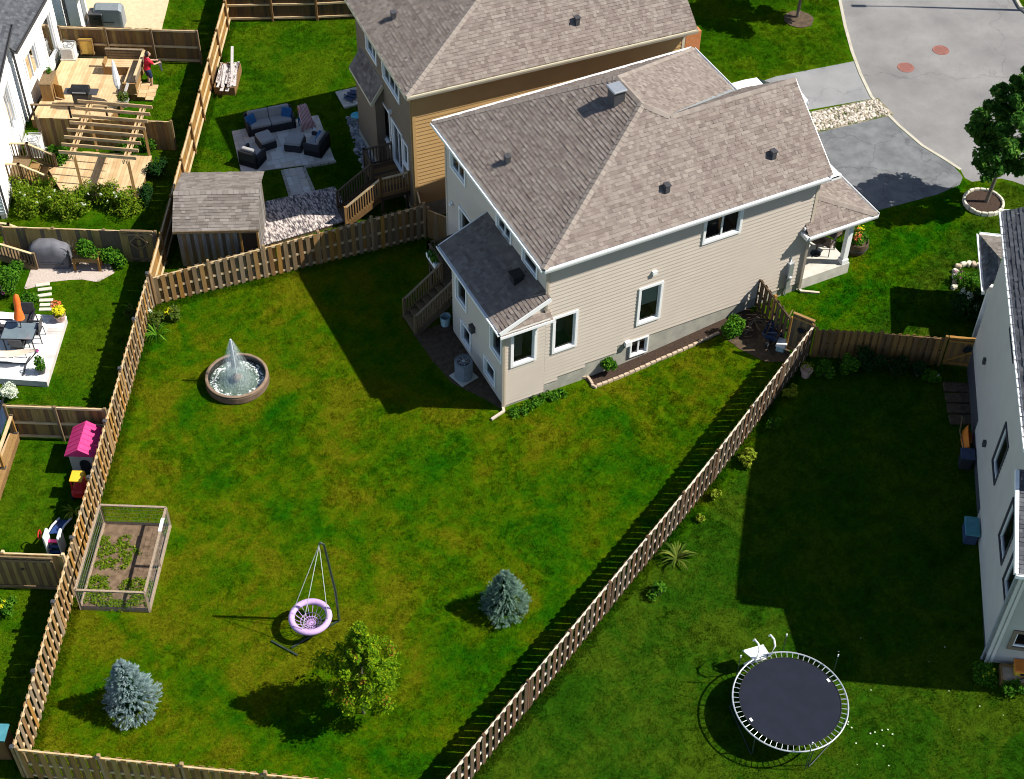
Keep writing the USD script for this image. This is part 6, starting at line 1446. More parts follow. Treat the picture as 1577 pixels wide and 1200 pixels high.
bb_ = thing("bird_bath", "small bright blue bowl among the river stones", "bowl", (*at(549, 178, .3)[:2], 0)); MB().lathe([(0, .0), (.1, .0), (.07, .2), (0, .2)], sides=14).build("stem", M["foundation"], bb_); M["cyan"] = mat("cyan_glaze", (.06, .40, .52), (.10, .48, .60), scale=6, rough=.2); MB().lathe([(0, .2), (.15, .22), (.24, .32), (.22, .32), (.12, .25), (0, .24)], sides=18).build("bowl", M["cyan"], bb_, smooth=True)

# ================================================================ left-hand gardens
bl = ["deck_new", "deck_new_b"]
PD = deck("pergola_deck", "new golden timber deck under the pergola", "deck", [at(75, 262, .3)[:2], at(97, 299, .3)[:2], at(213, 304, .3)[:2], at(234, 240, .3)[:2], at(128, 233, .3)[:2]], .3, 62, bl)
pA, pB, pC, pD_ = at(128, 296, .3), at(209, 303, .3), at(230, 239, .3), at(150, 232, .3); pz = 2.35
PG = thing("pergola", "open timber pergola standing on the golden deck", "pergola", (*pA[:2], .3)); o_ = np.array([*pA[:2], .3])
for q in (pA, pB, pC, pD_): MB().bar(q - o_, q - o_ + [0, 0, pz - .3], .1, .1).build("post", M["wood_honey"], PG)
ab = (pB - pA); ab /= np.linalg.norm(ab); ad = (pD_ - pA); adl = np.linalg.norm(ad); ad /= adl
for q, q2 in ((pA, pD_), (pB, pC)):
    for s in (-.07, .07): MB().bar(q - o_ + [0, 0, pz - .36] - ad * .4 + ab * s, q2 - o_ + [0, 0, pz - .36] + ad * .4 + ab * s, .04, .17).build("beam", M["deck_new"], PG)
for k in range(8):
    s = -.3 + (adl + .6) * k / 7; a = pA - o_ + ad * s + [0, 0, pz - .2]; MB().bar(a - ab * .45, a + ab * (np.linalg.norm(pB - pA) + .45), .045, .14).build("rafter", M["deck_new_b"], PG)
mp = [(np.array(at(x, y)[:2])) for x, y in ((35, 300), (95, 300), (205, 308), (212, 332), (110, 338), (25, 336))]; mpoly = Polygon(mp); rng = np.random.default_rng(31)
for k in range(44):
    while True:
        x, y = rng.uniform(mpoly.bounds[0], mpoly.bounds[2]), rng.uniform(mpoly.bounds[1], mpoly.bounds[3])
        if mpoly.contains(Point(x, y)): break
    if k == 0: wild = MB()
    for j in range(5): leaves(wild, (x + rng.normal(0, .16), y + rng.normal(0, .16), .10 + .15 * j), .26, 70, .055, rng, squash=(1, 1, .9))
tag(wild.build("wild_planting", M["leaf_meadow"], tones=True), "unruly yellow green planting between the pergola deck and the board fence", "planting", kind="stuff")
mb = MB()
for k in range(70):
    x, y = rng.uniform(mpoly.bounds[0], mpoly.bounds[2]), rng.uniform(mpoly.bounds[1], mpoly.bounds[3])
    if mpoly.contains(Point(x, y)): leaves(mb, (x, y, rng.uniform(.6, .85)), .05, 8, .04, rng, up=1)
tag(mb.build("wild_flowers", M["petal_white"], tones=True), "scattered pale flower heads above the unruly planting", "flowers", kind="stuff")
shrub("tall_bush", "bushy green plant between the stairs and the pergola deck", "bush", at(98, 255)[:2], .55, 1.0, "leaf_bush", 1500, .06, 101); shrub("tall_bush", "green plants behind the pergola along the fence", "bush", at(200, 228)[:2], .6, .6, "leaf_bush", 1000, .06, 102); shrub("tall_bush", "green plants beside the right pergola post", "bush", at(228, 232)[:2], .45, .8, "leaf_bush", 900, .06, 103)
shrub("shade_bush", "dark shaded bush at the foot of the tall fence by the pergola deck", "bush", at(240, 272)[:2], .55, .8, "leaf_dark", 1100, .06, 104); shrub("shade_bush", "dark bush with a yellow tuft behind the diamond gate", "bush", at(228, 312)[:2], .5, .7, "leaf_dark", 900, .06, 105)
ac_unit("pale grey air conditioner beside the white house with the glass door", at(56, 236)[:2], .62, .72, 62, "ac_white", round_=False)
ST = thing("garden_stairs", "timber steps with slatted railings below the glass door of the white house", "stairs", (*at(45, 285)[:2], 0), -28)
MB().box((-.5, .2, .62), (1.0, 1.3, .08)).build("landing", M["wood_weathered"], ST); stairs(ST, (1.0, .2), (.0, .2), 1.1, 0, .62, 3, "wood_honey", "wood_weathered")
railing(ST, (-1.0, -.45, .62), (.0, -.45, .62), .75, "wood_honey", top_mat="rail_top"); railing(ST, (.0, -.45, .62), (.95, -.45, .1), .75, "wood_honey", top_mat="rail_top"); railing(ST, (-1.0, .85, .62), (.0, .85, .62), .75, "wood_weathered", top_mat="rail_top"); railing(ST, (.0, .85, .62), (.95, .85, .1), .75, "wood_weathered", top_mat="rail_top")
# deck of the white house at the top left
D1z = .45
D1 = deck("house_deck", "large timber deck with a corner bench beside the white house", "deck", [at(97, 89, D1z)[:2], at(222, 92, D1z)[:2], at(205, 130, D1z)[:2], at(180, 166, D1z)[:2], at(165, 187, D1z)[:2], at(47, 184, D1z)[:2]], D1z, 60, ["deck_new", "deck_new_b", "deck_new"])
dn, dt = -NX, FD
bo = at(166, 92, D1z + .4); BN = thing("corner_bench", "L shaped timber bench with backrests in the corner of the deck", "bench", (*bo[:2], D1z), math.degrees(math.atan2(dn[1], dn[0])))
L1, L2 = 1.55, 1.75
for k in range(4): MB().box((L1 / 2, -.07 - .13 * k, .4), (L1, .12, .04)).build("seat_slat", M["deck_new"], BN)
for k in range(4): MB().box((L1 - .07 - .13 * k, -L2 / 2 - .27, .4), (.12, L2 - .54, .04)).build("seat_slat", M["deck_new"], BN)
MB().box((L1 / 2, -.27, .19), (L1, .48, .36)).build("bench_base", M["wood_honey"], BN); MB().box((L1 - .27, -L2 / 2 - .25, .19), (.48, L2 - .55, .36)).build("bench_base", M["wood_honey"], BN)
for k in range(3): MB().box((L1 / 2, .04, .52 + .13 * k), (L1 + .1, .03, .115), rx=8).build("back_slat", M["wood_weathered"], BN); MB().box((L1 + .04, -L2 / 2, .52 + .13 * k), (.03, L2 + .1, .115), ry=8).build("back_slat", M["wood_ashen"], BN)
MB().box((L1 + .06, -L2 / 2, .90), (.12, L2 + .1, .03)).build("back_cap", M["rail_top"], BN); MB().box((L1 / 2, .07, .90), (L1 + .1, .12, .03)).build("back_cap", M["wood_ashen"], BN)
for c in ((-.06, -.25), (L1 - .25, -L2 - .06)): MB().box((*c, .28), (.1, .5, .56) if c[0] < 0 else (.55, .1, .5)).build("bench_end", M["wood_honey"], BN)
LS = thing("leaning_planks", "orange timber planks leaning against the bench near the person", "planks", (*at(228, 98)[:2], 0), 62)
for k in range(3): MB().bar((-.5 - .15 * k, .05 * k, .04), (.55, .25 + .04 * k, .62 + .05 * k), .14, .03).build("plank", M["wood_amber" if k else "deck_new_b"], LS)
SP = thing("deck_steps", "wide new timber steps fanning down from the deck to the lawn", "steps", (*at(222, 146)[:2], 0), 62)
for k in range(3):
    for j in range(4): MB().box((-.35 + .27 * j + .12 * k * 0, .32 - .32 * k, .34 - .13 * k), (.26, .33 + .05 * (j % 2), .035), rz=2 * (j - 1)).build("tread_board", M[bl[(j + k) % 2]], SP)
    MB().box((.05, .32 - .32 * k, .16 - .065 * k), (1.0, .3, .30 - .13 * k)).build("riser_box", M["wood_brown"], SP)
ac_unit("white air conditioner in the corner of the large deck", at(108, 87, D1z)[:2], .58, .55, 62, "ac_white", z=D1z, round_=False)
YP = thing("framed_board", "yellow framed board leaning on the fence beside the air conditioner", "panel", (*at(135, 84, D1z)[:2], D1z), -28); M["ochre"] = mat("ochre_board", (.52, .32, .06), (.62, .40, .09), scale=3, rough=.7)
MB().box((0, .08, .36), (.58, .04, .72), rx=-8).build("board", M["ochre"], YP)
for q in ((-.27, .36, .05, .74), (.27, .36, .05, .74)): MB().box((q[0], .05, q[1]), (q[2], .05, q[3]), rx=-8).build("frame", M["wood_honey"], YP)
for z in (.03, .70): MB().box((0, .1 - z * .14, z), (.6, .05, .06)).build("frame", M["wood_honey"], YP)
CB = thing("deck_cabinet", "brown timber cabinet with a plant on top against the white house", "cabinet", (*at(83, 146, D1z)[:2], D1z), 62); MB().box((0, .1, .42), (.95, .46, .80)).build("body", M["wood_honey"], CB); MB().box((0, .1, .84), (1.0, .52, .05), ch=.01).build("top", M["wood_weathered"], CB); MB().box((-.28, -.36, .38), (.40, .03, .66), rz=70).build("open_door", M["wood_amber"], CB); leaves_ = MB(); leaves(leaves_, (.35, .1, .98), .14, 90, .05, np.random.default_rng(2)); leaves_.build("pot_plant", M["leaf_bush"], CB, tones=True)
BQ = thing("barbecue", "black barbecue with a rounded lid at the front of the large deck", "barbecue", (*at(130, 164, D1z)[:2], D1z), -28)
loft(MB(), [np.array([(x, -.24 * s, .72), (x, -.24 * s, .85), (x, -.14 * s, .98), (x, .1 * s, 1.02), (x, .22 * s, .9), (x, .24 * s, .72)]) for x, s in ((-.36, .8), (-.34, 1), (.34, 1), (.36, .8))]).build("lid", M["black"], BQ, smooth=30); MB().box((0, 0, .42), (.66, .44, .58)).build("cart", M["darkgrey"], BQ)
for s in (-1, 1): MB().box((s * .52, 0, .74), (.34, .42, .04), ch=.01).build("side_shelf", M["darkgrey"], BQ)
MB().tube([(-.28, -.27, .86), (.28, -.27, .86)], .015, 6).build("handle", M["galv"], BQ)
RL = thing("deck_railing", "thin brown rail along the front of the large deck", "railing", (*at(55, 186, D1z)[:2], D1z), -28)
for x in (0, 1.5, 3.0): MB().bar((x, 0, 0), (x, 0, .78), .07, .07).build("post", M["wood_dark"], RL)
MB().bar((-.05, 0, .80), (3.1, 0, .80), .1, .04).build("hand_rail", M["wood_weathered"], RL)
PS = thing("folded_parasol", "folded white parasol leaning over the edge of the deck", "parasol", (*at(187, 162, D1z)[:2], D1z)); M["canvas"] = mat("white_canvas", (.62, .63, .64), (.72, .73, .74), scale=6, rough=.9); q = at(173, 92, 2.3) - np.array([*at(187, 162, D1z)[:2], D1z])
MB().tube([(0, 0, 0), tuple(q * .45)], .025, 6).build("pole", M["black"], PS); MB().tube([tuple(q * s) for s in (.36, .45, .6, .8, .95, 1.0)], [.05, .13, .14, .10, .05, .01], 8).build("canopy", M["canvas"], PS)
pot("flower_pot", "large planter of grey green foliage at the deck edge below the parasol", at(192, 163, D1z)[:2], .22, .35, "foundation", D1z, "leaf_fern", 260, .06)
MBp = thing("leaning_board", "pale plank leaning against the deck post", "plank", (*at(186, 163, D1z)[:2], D1z)); MB().bar((0, 0, 0), tuple(at(197, 128, D1z + .55) - np.array([*at(186, 163, D1z)[:2], D1z])), .12, .03).build("plank", M["driftwood"], MBp)
# top-left corner terrace
tag(MB().prism([tuple(at(x, y)[:2]) for x, y in ((105, 50), (249, 46), (268, -30), (120, -30))], -.02, .03).build("beige_terrace", mat("beige_paving", (.50, .36, .22), (.60, .45, .29), scale=5, rough=.9, bump=.3, bscale=20)), kind="structure")
GC = thing("covered_grill", "grey covered grill on the beige terrace in the top left corner", "grill", (*at(172, 38)[:2], .03), -28)
loft(MB(), [np.array([(x, -.34 * s, 0), (x, -.30 * s, .9 * s), (x, 0, 1.08 * s), (x, .30 * s, .9 * s), (x, .34 * s, 0)]) for x, s in ((-.62, .88), (-.5, 1), (.5, 1), (.62, .88))]).build("cover", M["ac_grey"], GC, smooth=20); MB().box((0, -.35, .3), (.5, .02, .04)).build("strap", M["black"], GC)
crate("patio_box", "black storage box with pale shelves beside the covered grill", "storage box", at(152, 40)[:2], (.6, .5, .7), -28, "black", "darkgrey", .03)
SD = thing("glass_lean_to", "white lean-to with pale panels against the white house wall", "lean-to", (*at(125, 42)[:2], .03), 62); MB().box((0, 0, .9), (1.2, .5, 1.8)).build("body", M["siding_white"], SD); MB().box((0, -.1, 1.84), (1.3, .8, .05), rx=10).build("roof", M["white"], SD); MB().box((.1, -.265, .95), (.5, .03, 1.5)).build("door", M["ac_grey"], SD)
# garden with the covered grill and the grey deck
gpoly = [at(x, y)[:2] for x, y in ((42, 443), (52, 415), (75, 408), (165, 408), (172, 420), (150, 432), (128, 428), (105, 429), (78, 432))]
tag(strips(Polygon(gpoly).buffer(.1), gz, off=.012).build("gravel_terrace", mat("pink_gravel", (.36, .29, .25), (.56, .48, .42), scale=30, rough=.95, bump=.6, bscale=60)), kind="structure")
CG = thing("covered_grill", "large grill under a grey fabric cover in front of the board fence", "grill", (*at(82, 404)[:2], .02), -28)
rings = []
for x, hh_, ww in ((-.72, .78, .30), (-.6, .86, .34), (-.35, 1.02, .36), (.2, 1.04, .36), (.42, .92, .35), (.62, .86, .34), (.72, .74, .30)):
    rings.append(np.array([(x, -ww * 1.05, 0), (x + .02, -ww, hh_ * .6), (x, -ww * .8, hh_ * .88), (x, -ww * .35, hh_), (x, ww * .5, hh_), (x, ww, hh_ * .8), (x, ww * 1.05, 0)]))
M["cover_grey"] = mat("grey_cover_fabric", (.10, .10, .115), (.15, .15, .17), scale=4, rough=.8, bump=.2); loft(MB(), rings).build("cover", M["cover_grey"], CG, smooth=40); MB().box((.1, -.40, .25), (.9, .02, .04)).build("strap", M["darkgrey"], CG)
PBn = thing("planter_bench", "timber raised planter on legs with a round green bush", "planter", (*at(137, 413)[:2], .02), -28)
MB().box((0, 0, .5), (.95, .36, .2)).build("trough", M["wood_honey"], PBn)
for x in (-.46, .46):
    for y in (-.15, .15): MB().bar((x, y, 0), (x, y, .68 if y > 0 else .6), .08, .08).build("leg", M["wood_amber"], PBn)
mb = MB(); rng = np.random.default_rng(33)
for k in range(5): leaves(mb, rng.normal(0, .12, 3) + [0, 0, .88], .28, 170, .07, rng)
mb.build("foliage", M["leaf_bush"], PBn, tones=True); mb = MB()
for k in range(4): mb.tube([(-.5, .05, .6), (-.5 + rng.normal(0, .04), .05, .95), (-.48 + rng.normal(0, .12), .08, 1.25)], [.02, .015, .006], 5)
mb.build("bare_stems", M["bark"], PBn, kind="stuff")
shrub("corner_bush", "leafy dark green bush beside the planter bench", "bush", at(178, 408)[:2], .6, .75, "leaf_bush", 1500, .065, 111)
ST2 = thing("garden_stairs", "timber steps with a railing beside the covered grill", "stairs", (*at(20, 400)[:2], 0), -28)
stairs(ST2, (1.0, 0), (-.3, 0), 1.0, 0, .7, 4, "wood_weathered", "wood_weathered"); railing(ST2, (-.6, .5, .7), (.0, .5, .6), .7, "wood_weathered", top_mat="rail_top"); railing(ST2, (.0, .5, .6), (1.05, .5, .05), .7, "wood_weathered", top_mat="rail_top"); railing(ST2, (-.6, -.5, .7), (1.05, -.5, .05), .7, "wood_weathered", top_mat="rail_top")
shrub("flowering_bush", "big bright green bush at the left edge above the grey deck", "bush", at(22, 446)[:2], .75, 1.1, "leaf_bush", 2600, .065, 112, lobes=9); shrub("flowering_bush", "bush with pink flowers at the left edge", "bush", at(2, 452)[:2], .5, .8, "leaf_dark", 800, .06, 113, flowers=("petal_pink", 10, .08)); shrub("flowering_bush", "low green planting beside the grey deck and orange parasol", "bush", at(40, 470)[:2], .5, .4, "leaf_bush", 800, .055, 114)
SS = thing("stepping_stones", "row of seven pale stepping slabs in the lawn above the grey deck", "stepping stones", (*at(66, 457)[:2], 0), 0); o_ = at(66, 457)[:2]
for x, y, r_ in ((66, 439, 12), (69, 446, 10), (69, 455, 12), (71, 463, 3), (72, 470, 2), (71, 477, 1)):
    q = at(x, y)[:2] - o_; MB().box((*q, .015), (.50, .15, .05), rz=-25 + r_, ch=.01).build("slab", M["stone_pale"], SS)
GD = deck("grey_deck", "pale grey painted timber deck with a dining set at the left edge", "deck", [at(103, 487, .3)[:2], at(72, 588, .3)[:2], at(-30, 581, .3)[:2], at(-30, 478, .3)[:2]], .3, -28, ["deck_grey", "deck_grey_b", "deck_grey"], skirt="deck_grey_b")
GR = thing("deck_rug", "pale outdoor rug covering the middle of the grey deck", "rug", (*at(28, 530, .3)[:2], .303), -28); M["rug"] = mat("pale_rug", (.66, .66, .64), (.74, .74, .72), scale=8, rough=.95, bump=.1); MB().prism([tuple(rot3(0, 0, 28)[:2, :2] @ (at(x, y, .3)[:2] - at(28, 530, .3)[:2])) for x, y in ((77, 492), (52, 577), (-30, 571), (-30, 486))], 0, .012).build("rug", M["rug"], GR)
dz = .316
TBq = at(30, 510, dz + .7); TB_ = thing("dining_table", "dark glass dining table on the grey deck", "table", (*TBq[:2], dz), -28)
M["table_glass"] = mat("smoked_glass", (.12, .155, .18), (.16, .20, .22), scale=2, rough=.08, spec=.6); MB().box((0, 0, .70), (1.15, .85, .02), ch=.006).build("table_top", M["table_glass"], TB_)
for x in (-.5, .5):
    for y in (-.36, .36): MB().bar((x, y, 0), (x, y, .69), .035, .035).build("leg", M["black"], TB_)
for a, b in (((-.57, -.42), (.57, -.42)), ((-.57, .42), (.57, .42)), ((-.57, -.42), (-.57, .42)), ((.57, -.42), (.57, .42))): MB().bar((*a, .70), (*b, .70), .03, .035).build("rim", M["black"], TB_)
ch1 = patio_chair("dark mesh dining chair at the near side of the dining table", at(29, 530, dz + .42)[:2], dz, 152, "darkgrey", "dining chairs on the grey deck", "dining_chair")
for x, y, rz_c, lab in ((53, 509, 242, "dark mesh dining chair at the right end of the dining table"), (42, 490, -28, "dark mesh dining chair behind the orange parasol"), (8, 507, 62, "dark mesh dining chair at the left end of the dining table")):
    copy_of(ch1, lab, (*at(x, y, dz + .42)[:2], dz), rz_c)
UB = thing("orange_parasol", "closed orange parasol standing in the dining table", "parasol", (*TBq[:2], dz)); q = at(24, 453, 2.35) - np.array([*TBq[:2], dz]); M["orange_cloth"] = mat("orange_cloth", (.72, .12, .015), (.80, .17, .03), scale=6, rough=.9)
MB().tube([(0, 0, .0), tuple(q)], .022, 6).build("pole", M["darkgrey"], UB); MB().tube([tuple(q * s) for s in (.50, .53, .6, .7, .8, .9, .97, 1.0)], [.10, .19, .17, .12, .115, .12, .09, .02], 10).build("canopy", M["orange_cloth"], UB, smooth=40)
HM = thing("hammock", "cream hammock on a dark metal stand at the front of the grey deck", "hammock", (*at(0, 560, dz)[:2], dz)); o_ = np.array([*at(0, 560, dz)[:2], dz])
e1_, e2_ = at(58, 540, dz + .75) - o_, at(-60, 536, dz + .75) - o_; M["cream_cloth"] = mat("cream_cloth", (.72, .56, .42), (.80, .66, .52), scale=5, rough=.9); P5 = [e1_ + (e2_ - e1_) * s - np.array([0, 0, .30]) * math.sin(math.pi * s) for s in np.linspace(0, 1, 13)]; sw = np.array([.26, .93, 0]) * .17
V = np.array([p_ + sw * k * min(1, 4 * min(s, 1 - s) + .12) + [0, 0, .07 * k * k] for p_, s in zip(P5, np.linspace(0, 1, 13)) for k in (-1, 0, 1)]); MB().add(V, [[i * 3 + j, i * 3 + j + 1, i * 3 + j + 4] for i in range(12) for j in (0, 1)] + [[i * 3 + j, i * 3 + j + 4, i * 3 + j + 3] for i in range(12) for j in (0, 1)]).build("cloth", M["cream_cloth"], HM, smooth=True)
g1 = at(41, 561, dz + .03) - o_; MB().tube([tuple(e1_), tuple(g1 + [0, 0, .02]), tuple(at(-50, 556, dz + .03) - o_ + [0, 0, .02]), tuple(e2_)], .025, 6).build("frame", M["darkgrey"], HM); MB().tube([tuple(at(47, 550, dz) - o_ + [0, 0, .03]), tuple(g1 + [0, 0, .03]), tuple(at(36, 579, dz) - o_ + [0, 0, .03])], .025, 6).build("foot", M["darkgrey"], HM)
MB().tube([tuple(e1_ + [.02, .02, .02]), tuple(e1_ - [.05, .05, .02])], .05, 6).build("end_knot", M["petal_pink"], HM)
pot("flower_pot", "pot overflowing with bright yellow flowers at the corner of the grey deck", at(94, 493, .3)[:2], .2, .28, "terracotta", .3, "leaf_lime", 150, .06, ("petal_yellow", 260)); pot("flower_pot", "pot of peach and red flowers behind the yellow ones", at(90, 484, .3)[:2], .17, .28, "terracotta", .3, "leaf_bush", 80, .05, ("petal_orange", 150)); pot("flower_pot", "potted green plant at the front corner of the grey deck", at(65, 574, .3)[:2], .15, .25, "darkgrey", .3, "leaf_bush", 260, .06, None, .5)
shrub("pale_shrub", "pale green frothy shrub at the left edge above the board fence", "shrub", at(14, 612)[:2], .42, .55, "petal_white", 900, .045, 121, stem=False)
shrub("fence_plant", "small yellowish plant against the left side of the long fence", "plant", at(203, 487)[:2], .32, .55, "leaf_fern", 400, .055, 122); shrub("hanging_plant", "lime green plant growing in front of the brown board fence", "plant", at(97, 648)[:2], .33, .7, "leaf_lime", 480, .075, 123); rosette("striped_plant", "yellow green spiky plant by the long fence below the toy car", "plant", at(114, 790)[:2], .42, 16, "leaf_lime", 124, .05, .7)
# garden with toys
M["pink"] = mat("pink_plastic", (.52, .035, .16), (.60, .05, .20), scale=4, rough=.4); M["toy_wall"] = mat("toy_stone_plastic", (.44, .40, .36), (.52, .48, .44), scale=4, rough=.5); M["red"] = mat("red_plastic", (.50, .02, .02), (.58, .03, .03), scale=4, rough=.35); M["toy_blue"] = mat("blue_plastic", (.015, .04, .15), (.025, .06, .20), scale=4, rough=.4)
phq = at(131, 728); PHs = thing("playhouse", "toy playhouse with a pink roof against the long fence", "playhouse", (*phq[:2], 0), -28 + 90 - 90)
MB().box((0, .55, .45), (.80, 1.05, .9), ch=.02).build("wall", M["toy_wall"], PHs); mb = MB(); mb.add([(-.5, -.08, .88), (.5, -.08, .88), (.5, 1.2, .88), (-.5, 1.2, .88), (0, -.08, 1.22), (0, 1.2, 1.22)], [[0, 4, 5], [0, 5, 3], [1, 2, 5], [1, 5, 4], [0, 1, 4], [3, 5, 2], [0, 3, 2], [0, 2, 1]]); mb.build("roof", M["pink"], PHs)
mb = MB()
for k in range(6): mb.box((-.25, .04 + .21 * k, 1.06), (.56, .03, .02), ry=-34); mb.box((.25, .04 + .21 * k, 1.06), (.56, .03, .02), ry=34)
mb.build("roof_rib", M["pink"], PHs, kind="stuff"); MB().prism([(.3 * math.cos(a) * .55, .3 * math.sin(a) + .3) for a in np.linspace(0, math.pi, 9)] + [(-.165, 0), (.165, 0)], 0, .02).build("doorway_mat", M["black"], PHs)
e = trimesh.creation.extrude_polygon(Polygon([(-.17, .05), (.17, .05), (.17, .45)] + [(.17 * math.cos(a), .45 + .17 * math.sin(a)) for a in np.linspace(0, math.pi, 9)] + [(-.17, .45)]), .02, engine="earcut"); MB().add(np.c_[e.vertices[:, 0] + .08, e.vertices[:, 2] * 0 - .0 + .012 - e.vertices[:, 2], e.vertices[:, 1]], e.faces).build("door_opening", M["black"], PHs)
TCa = thing("toy_car", "red and yellow ride on toy car between the playhouse and the fence", "toy car", (*at(127, 758)[:2], 0), 62); rounded(MB(), (0, 0, .28), (.78, .44, .34), .1).build("body", M["red"], TCa, smooth=True); rounded(MB(), (-.06, 0, .86), (.46, .42, .07), .03).build("roof", M["yellow"], TCa, smooth=True)
for x in (-.26, .16):
    for y in (-.18, .18): MB().bar((x, y, .4), (x * .85, y, .85), .05, .05).build("pillar", M["yellow" if x > 0 else "red"], TCa)
for x in (-.27, .27):
    for y in (-.22, .22): MB().tube([(x, y - .04, .12), (x, y + .04, .12)], .12, 12).build("wheel", M["black"], TCa)
SLq = at(92, 835); SLd = thing("toy_slide", "small toy slide with blue chute and white sides beside the fence", "slide", (*SLq[:2], 0), 62)
MB().add([(-.15, -.17, .62), (-.15, .17, .62), (.25, -.17, .45), (.25, .17, .45), (.85, -.17, .06), (.85, .17, .06)], [[0, 2, 1], [1, 2, 3], [2, 4, 3], [3, 4, 5]]).build("chute", M["toy_blue"], SLd)
for y in (-.19, .19): MB().tube([(-.15, y, .68), (.25, y, .52), (.85, y, .13)], .035, 6).build("chute_rim", M["canvas"], SLd); rounded(MB(), (-.32, y * 1.15, .45), (.42, .09, .85), .04).build("side_panel", M["white"], SLd, smooth=True)
for k in range(3): MB().box((-.5 + .07 * k, 0, .15 + .18 * k), (.12, .34, .04)).build("step", M["pink" if k == 2 else "toy_blue"], SLd)
MB().tube([(-.2 + .14 * math.cos(a), .46 + .0, .62 + .14 * math.sin(a)) for a in np.linspace(0, 6.28, 15)], .02, 5, cap=False).build("hoop", M["red"], SLd)
EDk = deck("edge_deck", "narrow orange timber deck edge at the left border", "deck", [at(33, 652, .35)[:2], at(22, 650, .35)[:2], at(-40, 790, .35)[:2], at(-12, 790, .35)[:2]], .35, 62, ["deck_new_b", "wood_honey"])
PL = thing("covered_pool", "dark covered pool edge beside the orange deck at the left border", "pool", (*at(-4, 670, .5)[:2], 0), 62); rounded(MB(), (-.3, .45, .42), (3.2, .75, .84), .08).build("cover", M["navy"], PL, smooth=True); MB().bar((-1.9, .06, .86), (1.3, .06, .86), .05, .05).build("rim", M["black"], PL)
RL2 = thing("deck_railing", "orange timber rail along the edge deck at the left border", "railing", (*at(24, 668, .35)[:2], .35), 62)
for x in (0.05, -1.5): MB().bar((x, 0, 0), (x, 0, .75), .08, .08).build("post", M["wood_amber"], RL2); MB().box((x, 0, .02), (.14, .14, .04)).build("post_foot", M["darkgrey"], RL2)
MB().bar((-2.2, 0, .76), (.15, 0, .76), .1, .05).build("hand_rail", M["deck_new"], RL2)
shrub("yellow_lily", "clump of green leaves with yellow lilies at the lower left edge", "plant", at(14, 940)[:2], .4, .5, "leaf_bush", 500, .06, 131, flowers=("petal_yellow", 5, .07))
CPl = thing("bottom_box", "small blue topped box beside the fence in the bottom left corner", "box", (*at(6, 1158)[:2], 0), -28); MB().box((0, 0, .5), (.6, .5, 1.0), ch=.02).build("body", M["wood_brown"], CPl); MB().box((0, 0, 1.03), (.64, .54, .06)).build("lid", M["teal"], CPl)
# corner planting in the middle lawn
shrub("corner_plant", "clump of green leaves with white flowers in the fence corner", "shrub", at(238, 498)[:2], .5, .6, "leaf_fern", 1100, .055, 141, flowers=("petal_white", 3, .08)); shrub("corner_plant", "pale yellow flowering plant in the fence corner", "shrub", at(268, 490)[:2], .38, .55, "leaf_fern", 700, .055, 142, flowers=("petal_yellow", 3, .09)); rosette("day_lily", "arching day lily leaves in front of the corner planting", "plant", at(242, 518)[:2], .62, 30, "leaf_bush", 143, .035, .6)
# ================================================================ the person
import manifold3d as m3
def figure(joints, bones, edge=.03, it=8):
    parts = []
    for a, b in bones:
        (pa, ra), (pb, rb) = joints[a], joints[b]
        parts.append(m3.Manifold.batch_hull([m3.Manifold.sphere(ra, 14).translate(list(map(float, pa))), m3.Manifold.sphere(rb, 14).translate(list(map(float, pb)))]))
    M_ = m3.Manifold.batch_boolean(parts, m3.OpType.Add).refine_to_length(edge); q = M_.to_mesh(); t = trimesh.Trimesh(q.vert_properties[:, :3], q.tri_verts)
    trimesh.smoothing.filter_taubin(t, iterations=it); return t
M["skin"] = mat("skin", (.42, .25, .17), (.48, .30, .21), scale=6, rough=.6); M["hair"] = mat("dark_hair", (.012, .009, .008), (.025, .02, .017), scale=30, rough=.6, bump=.5); M["red_cloth"] = mat("red_cloth", (.52, .012, .03), (.62, .025, .045), scale=6, rough=.9); M["navy_cloth"] = mat("navy_cloth", (.012, .02, .06), (.02, .03, .085), scale=6, rough=.9); M["shoe"] = mat("grey_shoe", (.12, .10, .09), (.18, .15, .13), scale=8, rough=.7)
pq = at(232, 133); MAN = thing("person", "person in a red shirt and navy shorts standing on the lawn, holding a pale sheet", "person", (*pq[:2], 0), 10)
# facing +x (towards the lawn), leaning a little forward, arms held out
J = dict(pel=((0, 0, .86), .13), waist=((.02, 0, 1.0), .125), chest=((.07, 0, 1.2), .145), shl=((.08, .155, 1.32), .065), shr=((.08, -.155, 1.32), .065), neck=((.10, 0, 1.40), .052), nk2=((.12, 0, 1.45), .05),
         hipl=((.0, .085, .82), .095), hipr=((.0, -.085, .82), .095), kl=((.04, .10, .45), .06), kr=((.07, -.10, .45), .06), al=((-.02, .11, .08), .04), ar=((.03, -.11, .08), .04), tl=((.13, .12, .035), .034), tr=((.18, -.12, .035), .034),
         el=((.24, .20, 1.12), .043), er=((.26, -.19, 1.11), .043), wl=((.45, .13, 1.06), .03), wr=((.46, -.11, 1.05), .03), hl=((.53, .11, 1.055), .035), hr=((.54, -.09, 1.045), .035), head=((.145, 0, 1.555), .093), jaw=((.185, 0, 1.50), .062), crown=((.13, 0, 1.60), .09), nose=((.25, 0, 1.545), .014))
